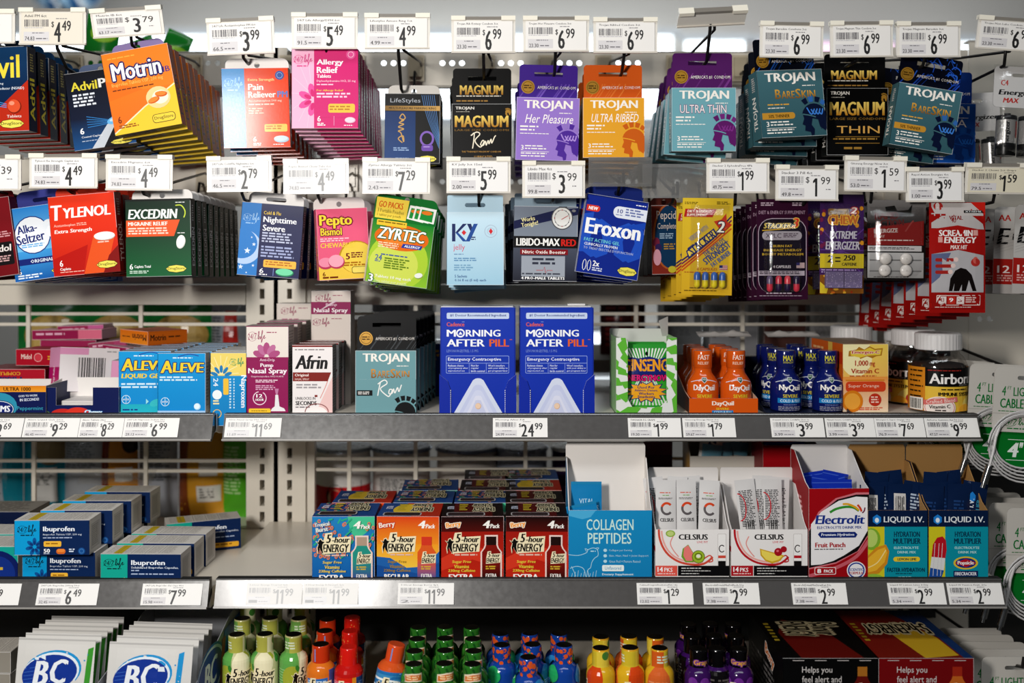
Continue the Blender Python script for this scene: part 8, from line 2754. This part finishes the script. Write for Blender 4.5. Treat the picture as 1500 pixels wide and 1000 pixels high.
m = MB(); m.box(-2.2*S, .8*S, .47*S, .85*S, -.02, 0, '#ffffff', 'enamel'); o = m.build('shelf', None, (0, 0, P(0, 580, .56).z)); tag(o, 'far-side shelf deck carrying the green snack bags', 'shelf', 'gondola shelves')


def tin(px, py, r, h, Y, c0, c1, lid, lab, face=None):
    kk = K(Y)
    m = MB()
    m.lathe([(r*.96*kk, 0, c0), (r*kk, 2*kk, c0), (r*kk, h*.5*kk, c1), (r*kk, h*kk, c1)], c0, 'card', 24, cap_bot=c0)
    if face:
        a = Art(m, lambda x, y, d=0.: Vector(((r-d)*math.sin(x/r)*kk, -(r-d)*math.cos(x/r)*kk, (h-y)*kk)), eps=.0004)
        face(a)
    o = m.build('noodle_cup')
    m = MB(); m.lathe([(r*1.06*kk, h*kk), (r*1.07*kk, (h+3)*kk), (r*1.0*kk, (h+5)*kk)], lid, 'foil', 24, cap_top=lid, cap_bot=lid); m.build('foil_lid', o)
    o.location = P(px, py, Y)
    o.location.z = P(0, 757, .54).z+.0003
    tag(o, lab, 'cup', 'foil-lidded cups across the frame')


for px, r, c0, c1, lid, fc, lab in ((503, 40, '#c8242c', '#e4e0dc', '#aab4c0', lambda a: a.e(-6, 60, 14, 16, '#3a2418').e(-6, 64, 11, 13, '#d8a888').r(20, 40, 34, 90, '#1c1414'), 'red and white cup with a face behind the tropical pack'),
                              (588, 42, '#d8d4d0', '#c8c4c0', '#8d9cb4', lambda a: a.g(-30, 36, 10, 70, 12, '#4a4a4e'), 'white cup behind the orange and yellow pack'),
                              (684, 44, '#b83a34', '#d8d0c8', '#7c8498', lambda a: a.r(4, 34, 30, 60, '#a82434'), 'red-banded cup behind the red pack'),
                              (764, 37, '#b4bac4', '#a8b0c0', '#9aa4b8', None, 'grey cup behind the last shot pack'),
                              (838, 30, '#5c3a6c', '#3c2450', '#dfe4ea', None, 'violet cup with white lid beside the collagen box')):
    tin(px, 700, r, 96, .56, c0, c1, lid, lab, fc)
for i, (px, w, h, col, lab) in enumerate(((1075, 70, 60, '#9a9a9e', 'grey box seen through the wires above the orange shots'), (1150, 62, 58, '#6c4a44', 'brown box seen through the wires above the blue shots'), (1220, 66, 62, '#b4b2b4', 'pale box seen through the wires above the vitamin carton'), (590, 90, 70, '#8c9098', 'grey box seen through the wires above the head cards'), (1000, 56, 60, '#707274', 'slate box seen through the wires beside the chequered box'))):
    kk = K(.6)
    zz = P(0, 520, .6).z
    c = carton('snack_carton', w, h+20, 60, kk, (lambda a, w=w, h=h, col=col: a.g(6, 10, w-10, h-8, 13, mixc(col, '#222222', .5)).r(w*.6, 6, w*.8, h*.6, mixc(col, '#ffffff', .4))), col, mixc(col, '#222222', .4))
    c.location = (P(px, 0, .6).x, .6*S, zz+(h+20)/2*kk); tag(c, lab, 'carton', 'cartons seen through the wire grille')
m = MB(); m.box(-.6*S, 1.3*S, .50*S, .9*S, -.02, 0, '#8c877e', 'matte'); o = m.build('shelf', None, (0, 0, P(0, 520, .6).z-.0002)); tag(o, 'far-side shelf deck carrying the cartons behind the wires', 'shelf', 'gondola shelves')
q = pouch('snack_bag', 66, 94, 36, K(.62), lambda a: a.r(44, 4, 56, 90, '#6a3c1c').g(8, 24, 36, 84, 8, '#7a2a2c'), '#3c1416', seed=31); q.location = P(912, 0, .62); q.location.z = P(0, 520, .6).z+.053; tag(q, 'dark red bag standing behind the chequered box', 'snack bag')
# green bags and a striped dome far behind, over the top rail
m = MB(); m.box(-1.0*S, -.3*S, .44*S, .62*S, -.012, 0, '#ffffff', 'enamel'); o = m.build('shelf', None, (0, 0, P(0, 117, .5).z)); tag(o, 'far-side top deck carrying the green bags over the rail', 'shelf', 'gondola shelves')
for i, (px, py, w, h) in enumerate(((148, 66, 50, 100), (205, 87, 56, 58), (252, 81, 40, 70))):
    q = pouch('snack_bag', w, h, 26, K(.5), lambda a: a.e(30, 34, 18, 14, '#8cb83c', n=14), '#1c7c2c', seed=41+i); q.location = P(px, py, .5); q.rotation_euler = (0, R((8, -20, 24)[i]), 0)
    tag(q, ('green bag rising over the rail beside the tilted price plate', 'green bag lowest over the rail behind the orange cartons', 'green bag with a peaked corner over the rail')[i], 'snack bag', 'green bags over the top rail')
m = MB()
kk = K(5.1)
prof = [(62, 0), (60, 5), (50, 14), (34, 22), (14, 27), (.5, 28)]
n = 48
rows = [[Vector((r*kk*math.cos(2*math.pi*i/n), r*kk*math.sin(2*math.pi*i/n), z*kk)) for i in range(n)] for r, z in prof]
dn = [[prof[j][0]*math.cos(2*math.pi*i/n)+.35*prof[j][0]*math.sin(2*math.pi*i/n) for i in range(n)] for j in range(len(prof))]
m.grid(rows, lambda i, j: ('#2f6494', '#e6eef2', '#163454', '#9fc0d8', '#3f6f98')[int((dn[i][j]+80)/7) % 5], 'plastic', True, True)
o = m.build('striped_dome', None, P(100, -41, 5.1), (R(90), 0, 0))
m = MB(); m.lathe([(62*kk, -3*kk), (65*kk, -3*kk), (65*kk, 3*kk), (62*kk, 3*kk)], '#8a98a4', 'plastic', 32); m.build('rim', o)
m = MB(); m.tube([(0, 0, -2*kk), (0, 40*kk, -30*kk)], .012, n=8); m.build('wall_bracket', o)
tag(o, 'round blue and white striped dome high up beyond the shelves', 'dome')
